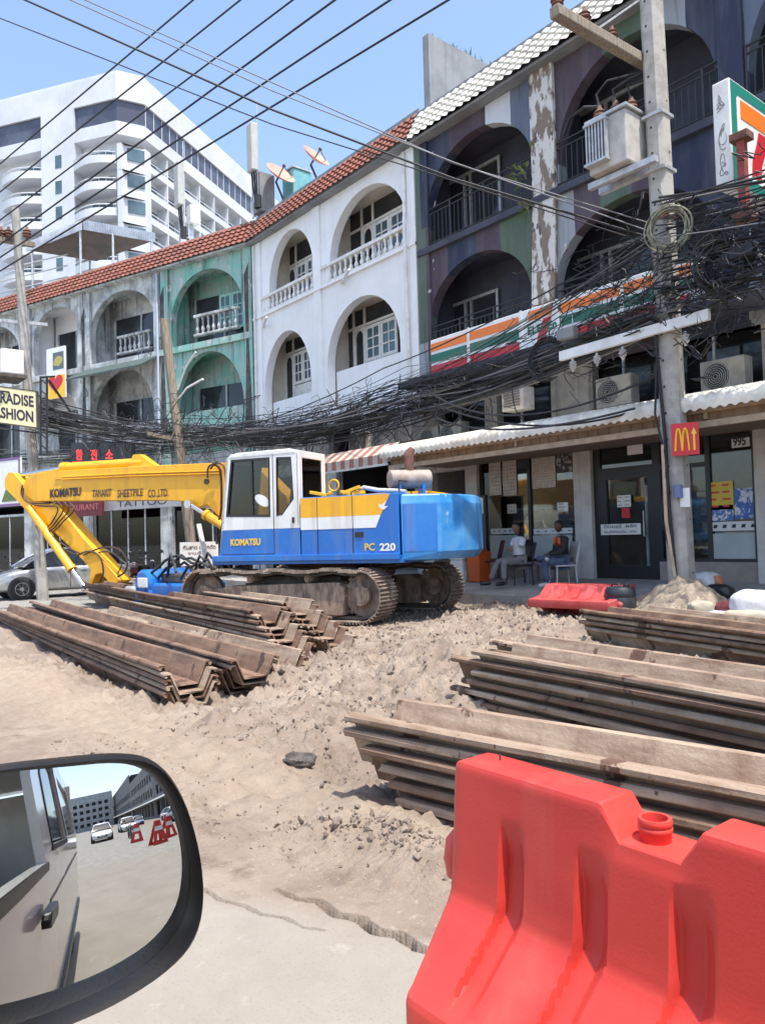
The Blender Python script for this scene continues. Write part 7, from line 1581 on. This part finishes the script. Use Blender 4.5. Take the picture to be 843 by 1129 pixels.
def car(label, loc, rz, paint, L=4.5, W=1.72, H=1.47, hatch=False, cat='car', group=None, name='parked_car'):
    root = thing(name, label, cat, loc, rz, group); h = L/2
    # lower body: stations (x, top z, half width, bottom z)
    st = [(-h,.72,.62,.34),(-h+.06,.86,.74,.26),(-h+.30,.97,.82,.22),(-h+.85,1.0,.855,.2),(-.9,.98,.86,.19),(0,.965,.86,.19),(.75,.955,.86,.19),(1.05,.93,.855,.19),(h-.65,.82,.83,.2),(h-.28,.70,.76,.22),(h-.06,.58,.64,.26),(h,.50,.55,.32)]
    k = W/1.72; P_ = []
    for (x, zt, hw, zb) in st:
        hw *= k; zm = zb+(zt-zb)*.45; right = [(0,zb),(hw*.8,zb),(hw*.97,zb+.07),(hw,zm),(hw*.985,zt-.10),(hw*.93,zt-.02),(hw*.80,zt),(0,zt+.015)]
        P_.append([(x,y,z) for y,z in right]+[(x,-y,z) for y,z in right[-2:0:-1]])
    mb = MB(); mb.grid(P_, closed=True); n = len(P_[0])
    for o in (0, (len(P_)-1)*n): mb.f.append([o+i for i in range(n)]); mb.m.append(0)
    body = mb.build('body', paint, root, smooth=50); s_ = body.modifiers.new('s','SUBSURF'); s_.levels = 1; s_.render_levels = 1
    # glass house
    g = [(-h+.55,-h+.75,.93,.70),(-1.15,-1.0,H-.08,.58),(-.5,-.5,H,.58),(.2,.2,H-.01,.58),(.55,.6,H-.10,.58),(1.3,1.3,.95,.72)] if not hatch else [(-h+.12,-h+.25,.95,.74),(-h+.35,-h+.4,H-.05,.62),(-.5,-.5,H,.62),(.2,.2,H-.01,.62),(.65,.7,H-.12,.62),(1.35,1.35,.95,.74)]
    low = lambda x: .95; xs_ = [g[0][0],(g[0][0]+g[1][0])/2,g[1][0],g[2][0],g[3][0],g[4][0],(g[4][0]+g[5][0])/2,g[5][0]]; zs_ = [.95,(.95+g[1][2])/2+.05,g[1][2],g[2][2],g[3][2],g[4][2],(g[4][2]+.95)/2+.04,.95]; P_ = []
    for x, z in zip(xs_, zs_):
        t = (z-.93)/(H-.93); wt = (.79-.20*t)*k; P_.append([(x,-.795*k,.93),(x,-wt,z),(x,-wt*.6,z+.03*t),(x,wt*.6,z+.03*t),(x,wt,z),(x,.795*k,.93)])
    mb = MB(); mb.grid(P_); mb.build('glass_house', M_carglass, root, smooth=30)
    P2 = [[Vector(p)+Vector((0,0,.012)) for p in r[1:5]] for r in P_[2:6]]; mb = MB(); mb.grid(P2); o = mb.build('roof', paint, root, smooth=60); q_ = o.modifiers.new('t','SOLIDIFY'); q_.thickness = .03
    for s in (1,4):
        sg_ = -1 if s == 1 else 1; off = Vector((0,sg_*.006,.004))
        mb = MB(); mb.tube([Vector(P_[i][s])+off for i in range(len(P_))], .028, 6); mb.build('window_frame', paint, root, smooth=60)
        for i in (3, 2): a = Vector(P_[i][s]); b = Vector((a.x+(.05 if i == 3 else -.05), sg_*.80*k, .95)); mb = MB(); mb.beam(a+off, b+off, .06,.02, up=(0,1,0)); mb.build('door_pillar', M_blk if i == 3 else paint, root)
        mb = MB(); yy = sg_*(.862*k); mb.lathe([(.02,-.06),(.075,-.04),(.085,.03),(.03,.06)], o=(.95,sg_*(.93*k),1.0), n=10, M=Matrix.Rotation(PI/2,4,'Y')); mb.build('wing_mirror', paint, root, smooth=60)
        for x in (-.42,.52): mb = MB(); mb.box((x-.10,yy-.012,.80),(x+.10,yy+.012,.84)); mb.build('handle', paint, root, bevel=.01)
        for x in (-.02,.98,-1.02): mb = MB(); mb.box((x-.006,yy-.006,.3),(x+.006,yy+.004,.93)); mb.build('door_seam', M_blk, root)
        for x in (-1.32,1.36):
            mb = MB(); mb.cyl((x,sg_*.60*k,.31),(x,sg_*.868*k,.31), .37, n=28); mb.build('wheel_arch', M_dark, root); wheel(root, x, sg_*.80*k, .31, sg_)
        mb = MB(); mb.prism([(h-.52,.60),(h-.13,.52),(h-.10,.60),(h-.35,.70),(h-.55,.72)], sg_*.66*k, sg_*.79*k, ex); mb.build('headlight', M_lamp, root, bevel=.01)
        mb = MB(); mb.prism([(-h+.02,.62),(-h+.3,.70),(-h+.32,.88),(-h+.04,.82)], sg_*.70*k, sg_*.815*k, ex); mb.build('tail_light', M_tail, root, bevel=.01)
    mb = MB(); mb.box((h-.06,-.4,.36),(h+.012,.4,.50)); mb.build('grille', M_blk, root, bevel=.01); mb = MB(); mb.box((h+.0,-.24,.42),(h+.02,.24,.52)); mb.build('number_plate', M_sw, root)
    return root
M_silver = mat('silver_car_paint', (.50,.50,.49), rough=.25, metal=.55, coat=.6); M_wcar = mat('white_car_paint', (.72,.72,.71), rough=.25, coat=.6); M_bluecar = mat('blue_car_paint', (.03,.07,.20), rough=.25, coat=.6); M_dgcar = mat('dark_car_paint', (.04,.04,.045), rough=.25, coat=.6)
wl = dp(24, 657, 22.6); ca = R(268); cd = Vector((math.cos(ca), math.sin(ca), 0)); cs = Vector((-cd.y, cd.x, 0)); cc = wl - cd*1.36 - cs*.80
car('silver saloon car parked side on beyond the folded yellow arm', (cc.x, cc.y, gz(cc.x, cc.y)), ca, M_silver)
def motorbike(label, loc, rz, paint, screen=True, group='motorcycles parked by the tattoo shop'):
    root = thing('motorcycle', label, 'motorcycle', loc, rz, group)
    for x in (-.60,.62):
        mb = MB(); mb.tube([(x+.255*math.cos(2*PI*i/24),0,.30+.255*math.sin(2*PI*i/24)) for i in range(25)], .045, 8); ty = mb.build('wheel', M_tyre, root, smooth=60); mb = MB()
        for k in range(6): a = 2*PI*k/6; mb.cyl((x,0,.3),(x+.24*math.cos(a),0,.3+.24*math.sin(a)), .010, n=5)
        mb.cyl((x,-.04,.3),(x,.04,.3), .05, n=10); mb.build('rim', M_rim, ty, smooth=40)
    mb = MB(); mb.prism([(-.75,.62),(-.35,.50),(-.05,.30),(.20,.32),(.42,.75),(.38,.92),(.30,.90),(.12,.50),(-.05,.50),(-.25,.70),(-.80,.78)], -.11, .11, ex); mb.build('body', paint, root, bevel=.03)
    mb = MB(); mb.prism([(-.85,.76),(-.25,.72),(.0,.66),(.02,.70),(-.25,.79),(-.85,.84)], -.12, .12, ex); mb.build('seat', M_rubber, root, bevel=.02)
    mb = MB(); mb.cyl((.62,-.06,.3),(.42,-.06,.85), .02, n=7); mb.cyl((.62,.06,.3),(.42,.06,.85), .02, n=7); mb.build('fork', M_galv, root, each=True); mb = MB(); mb.tube([(.28,-.33,1.02),(.36,-.15,1.0),(.38,0,.95),(.36,.15,1.0),(.28,.33,1.02)], .016, 6); mb.build('handlebar', M_blk, root, smooth=60)
    mb = MB(); mb.lathe([(.03,-.05),(.09,0),(.07,.05)], o=(.45,0,.86), n=12, M=Matrix.Rotation(PI/2,4,'Y')); mb.build('headlight', M_lamp, root, smooth=50)
    for s in (-1,1): mb = MB(); mb.tube([(.30,s*.28,1.02),(.30,s*.34,1.18)], .008, 5); mb.lathe([(.05,-.012),(.065,0),(.05,.012)], o=(.30,s*.36,1.22), n=10, M=Matrix.Rotation(PI/2,4,'Y')); mb.build('mirror', M_blk, root)
    mb = MB(); mb.tube([(-.1,-.14,.28),(-.4,-.16,.30),(-.85,-.16,.40)], .045, 8); mb.build('exhaust', M_galv, root, smooth=50); return root
for k, (px, py, dep, rz, pt_, lab) in enumerate(((112,640,24.5,-35,M_blk,'black motorcycle nearest the arm tip with a round headlamp'),(130,638,25.5,-50,M_dgcar,'dark grey motorcycle second in the row by the tattoo shop'),(148,640,24.5,-40,M_maroon,'maroon motorcycle in the middle of the parked row'),(163,641,25,-60,M_blk,'black motorcycle at the far end of the row by the timber pole'),(97,636,26,-30,M_bluecar,'dark blue motorcycle half hidden behind the yellow arm'),(5,625,27,200,M_dgcar,'dark motorcycle just visible beyond the bonnet of the silver car'))):
    p = dp(px, py, dep); motorbike(lab, (p.x, p.y, gz(p.x,p.y)+.02), AZ2+R(rz), pt_)
# traffic further back along the road, seen in the door mirror
car('white saloon car waiting in the jam behind, seen in the mirror', (26, 1.2, 0), R(180), M_wcar, name='car'); car('white hatchback far behind in the mirror', (34, 4.4, 0), R(180), M_wcar, hatch=True, H=1.55, name='car'); car('blue car far behind in the mirror', (43, 7.0, 0), R(184), M_bluecar, name='car'); car('silver car parked across the earth far behind', (24, 8.6, 0), R(150), M_silver, name='car'); car('white car parked by the shops far behind', (33, 9.8, 0), R(170), M_wcar, name='car'); car('dark hatchback parked by the shops far behind', (14.5, 9.8, 0), R(165), M_dgcar, hatch=True, name='car')
motorbike('black motorcycle coming up the road behind, seen in the mirror', (20, 2.9, 0), R(180), M_blk, group=None)
def barricade(label, loc, rz):
    root = thing('barricade', label, 'barricade', loc, rz, 'red triangular barricades back along the road'); tri = [(-.35,0),(.35,0),(.12,.95),(-.12,.95)]
    for s in (-1,1):
        f = lambda a, b, d: (a, s*(.32-.28*b/.95)+d*s, b); mb = MB(); mb.slab(tri, [[(-.16,.12),(.16,.12),(.10,.42),(-.10,.42)]], -.03, 0, f); mb.build('panel', M_bar, root); mb = MB(); mb.prism([(-.2,.55),(.2,.55),(.16,.72),(-.16,.72)], .001, .006, f); mb.build('white_band', M_sw, root)
    mb = MB(); mb.beam((-.14,0,.93),(.14,0,.93), .10,.06); mb.build('top_cap', M_bar, root, bevel=.01)
for lab, x, y, rz in (('red triangular barricade nearest the van, seen in the mirror', 11.5, 3.0, 80), ('red triangular barricade standing behind the nearest one', 12.8, 3.8, 70), ('red triangular barricade out on the road edge far back', 15.5, 2.7, 95)): barricade(lab, (x,y,gz(x,y)), R(rz))
stack(12.5, 5.4, .02, R(8), 5, .10, 7.0, 'the pile stack far back along the road', seed=12)

fbk = thing('distant_building', 'pale distant block closing the far end of the road behind, seen in the mirror', 'building', (150, 0, 0))
mb = MB(); mb.slab([(-30,0),(12,0),(12,17),(-30,17)], [[(a,z),(a+1.8,z),(a+1.8,z+1.6),(a,z+1.6)] for a in range(-28,10,3) for z in (2,5.2,8.4,11.6)], 0, .4, lambda a,b,d: (150+d,a,b)); mb.build('front_wall', M_old, fbk, world=True)
mb = MB(); mb.slab([(-30,0),(12,0),(12,16.8),(-30,16.8)], [], 1, 12, lambda a,b,d: (150+d,a,b)); mb.build('rear_block', M_dark, fbk, world=True)

# ================================================================== OWN VAN AND ITS DOOR MIRROR
M_van = mat('van_paint', (.66,.65,.62), (.60,.59,.56), scale=2, rough=.22, coat=.7); M_vtrim = mat('van_black_plastic', (.005,.005,.006), (.008,.008,.009), scale=20, rough=.36, bump=.08, bscale=300, spec=.3); M_lining = mat('grey_lining', (.12,.12,.12), rough=.9)
YS = .055
van = thing('van', 'white van with its front window open, the one the picture is taken from', 'van', (1.0, -.85, 0)); fs_ = lambda a, b, d: (a, YS-d-(.09*max(0,b-1.2)/.75)**1.0*0 - .11*max(0,b-1.22)/.73, b)
front_w = [(-.78,1.20),(.30,1.20),(.30,1.88),(-.30,1.88)]; side_w = [(.58,1.26),(1.50,1.26),(1.46,1.80),(.62,1.80)]; rear_w = [(1.72,1.26),(2.95,1.28),(2.85,1.78),(1.74,1.80)]
out = [(-1.9,.42),(-1.35,.32),(3.25,.32),(3.32,.6),(3.30,1.3),(3.15,1.95),(-.35,1.95),(-1.0,1.22),(-1.85,1.0)]
mb = MB(); mb.slab(out, [front_w, side_w, rear_w], 0, .04, fs_); mb.build('side_panel', M_van, van, world=True)
mb = MB(); mb.slab(out, [[(-.78,1.20),(3.0,1.24),(2.9,1.85),(-.30,1.88)]], 0, .04, lambda a,b,d: (a, -1.75+.055+d+.11*max(0,b-1.22)/.73, b)); mb.build('side_panel', M_van, van, world=True)
mb = MB(); mb.prism([(-.38,1.93),(3.15,1.93),(3.12,1.99),(-.30,1.99)], -1.60, -.06, ex); mb.build('roof', M_van, van, world=True, bevel=.02); mb = MB(); mb.box((3.10,-1.66,.35),(3.2,.0,1.90)); mb.build('tailgate', M_van, van, world=True); mb = MB(); mb.box((-1.85,-1.66,.30),(3.1,.0,.36)); mb.build('floor', M_lining, van, world=True)
mb = MB(); mb.prism([(-1.9,.42),(-1.05,.42),(-1.05,1.19),(-1.85,.98)], -1.70, .0, ex); mb.build('bonnet', M_van, van, world=True)
mb = MB(); mb.slab([(.56,1.24),(3.0,1.24),(2.9,1.83),(.60,1.83)], [], .018, .026, fs_); mb.build('side_window', M_carglass, van, world=True)
mb = MB(); mb.slab([(.55,1.23),(1.53,1.23),(1.49,1.83),(.59,1.83)], [side_w], -.004, .0, fs_); mb.slab([(-.82,1.165),(.33,1.165),(.33,1.20),(-.80,1.20)], [], -.008, -.001, fs_); mb.build('window_seal', M_vtrim, van, world=True, each=True)
mb = MB()
for x in (.40, 1.62): mb.slab([(x-.004,.40),(x+.004,.40),(x+.004,1.93),(x-.004,1.93)], [], -.002, .0, fs_)
mb.slab([(.4,1.02),(3.2,1.02),(3.2,1.035),(.4,1.035)], [], -.003, -.001, fs_); mb.slab([(-1.2,.38),(3.2,.38),(3.2,.44),(-1.2,.44)], [], -.02, -.001, fs_); mb.build('panel_seam', M_vtrim, van, world=True, each=True)
mb = MB(); mb.slab([(.06,1.005),(.28,.995),(.30,1.02),(.28,1.05),(.08,1.055),(.05,1.03)], [], -.045, -.012, fs_); mb.build('handle', M_vtrim, van, world=True, bevel=.01)
for x in (-1.15, 2.45): wheel(van, x-1.0, YS-.12+.85, .33, 1)
# mirror: a convex glass inside a black shell
MC = dp(103, 912, .68); dR = (MC-CP).normalized(); tgt = Vector((1.0, .012, .0)).normalized(); Nm = (tgt-dR).normalized(); RM = 0.80; SC = MC-Nm*RM
mu_ = Vector((0,0,1)).cross(Nm); mu_.normalize(); mv_ = Nm.cross(mu_)
def mpl(px, py, off=0.0):
    d = ray(px, py); t = ((MC-CP).dot(Nm)+off)/d.dot(Nm); p = CP+d*t-MC; return (p.dot(mu_), p.dot(mv_))
def chaikin(pl, n=2):
    for _ in range(n): pl = [q for i in range(len(pl)) for q in ((pl[i][0]*.75+pl[(i+1)%len(pl)][0]*.25, pl[i][1]*.75+pl[(i+1)%len(pl)][1]*.25), (pl[i][0]*.25+pl[(i+1)%len(pl)][0]*.75, pl[i][1]*.25+pl[(i+1)%len(pl)][1]*.75))]
    return pl
g_px = [(-66,866),(0,852),(70,846),(130,840),(166,848),(190,877),(207,925),(213,972),(207,1016),(181,1055),(124,1094),(62,1121),(0,1144),(-58,1161),(-84,1115),(-86,890)]
o_px = [(-72,852),(0,840),(70,832),(132,826),(172,832),(200,866),(219,922),(228,985),(220,1035),(192,1068),(134,1104),(70,1132),(0,1158),(-66,1180),(-98,1130),(-98,880)]
o_px = [(g[0]+(o[0]-g[0])*.78, g[1]+(o[1]-g[1])*.78) for g, o in zip(g_px, o_px)]
gl_ = chaikin([mpl(*p) for p in g_px], 2); ol_ = chaikin([mpl(*p) for p in o_px], 2); cxm = sum(p[0] for p in gl_)/len(gl_); cym = sum(p[1] for p in gl_)/len(gl_)
def sph(a, b, lift=0.0): return MC+mu_*a+mv_*b + Nm*(math.sqrt(max(RM*RM-a*a-b*b, 0))-RM+lift)
mir = thing('door_mirror', 'black door mirror of the van showing the white van side and the road behind', 'mirror', tuple(MC))
P_ = []
for k in range(0, 25): t = k/24; P_.append([sph(cxm+(a-cxm)*max(t,.002), cym+(b-cym)*max(t,.002)) for a, b in gl_])
m_mir = bpy.data.materials.new('mirror_glass'); m_mir.use_nodes = True; b_ = m_mir.node_tree.nodes['Principled BSDF']; b_.inputs['Metallic'].default_value = 1; b_.inputs['Roughness'].default_value = .0; b_.inputs['Base Color'].default_value = (.62,.63,.62,1)
mb = MB(); mb.grid(P_, closed=True); gl_o = mb.build('mirror_glass', m_mir, mir, world=True, smooth=180)
def ringp(pl, k, off): 
    return [MC+mu_*(cxm+(a-cxm)*k)+mv_*(cym+(b-cym)*k)+Nm*off for a, b in pl]
edge_g = [sph(a, b, -.004) for a, b in gl_]; lip = [(p+MC*0)+Nm*.016 for p in ringp(gl_, 1.012, -.0045)]
P_ = [edge_g, lip, ringp([(g[0]*.45+o[0]*.55, g[1]*.45+o[1]*.55) for g, o in zip(gl_, ol_)], 1.0, .018), ringp(ol_, .99, .008), ringp(ol_, 1.0, -.004), ringp(ol_, .985, -.03), ringp(ol_, .92, -.075), ringp(ol_, .75, -.115), ringp(ol_, .4, -.135), ringp(ol_, .01, -.138)]
mb = MB(); mb.grid(P_, closed=True); mb.build('shell', M_vtrim, mir, world=True, smooth=75)
mb = MB(); pa = ringp([mpl(-60,1020)], 1.0, -.05)[0]; mb.beam(pa, Vector((pa.x-.05, YS-.01, pa.z-.02)), .12, .07); mb.build('mount_arm', M_vtrim, mir, world=True, bevel=.015)
import OpenImageIO as oiio,sys
b=oiio.ImageBuf('/workdir/render_main.png');W=b.spec().width;H=b.spec().height
for x,y in [(345,325),(455,280),(130,70),(560,60),(300,50),(400,740),(100,780),(300,1050),(480,700),(350,600),(480,585),(700,900),(600,1000),(600,860),(650,760),(150,720),(600,650),(200,530),(745,560),(190,210),(130,120),(510,200),(560,470)]:
    X=int(x/843*W);Y=int(y/1129*H);r=oiio.ROI(X-3,X+4,Y-3,Y+4)
    s=oiio.ImageBufAlgo.computePixelStats(b,roi=r).avg
    print((x,y),[int(255*v) for v in s[:3]])
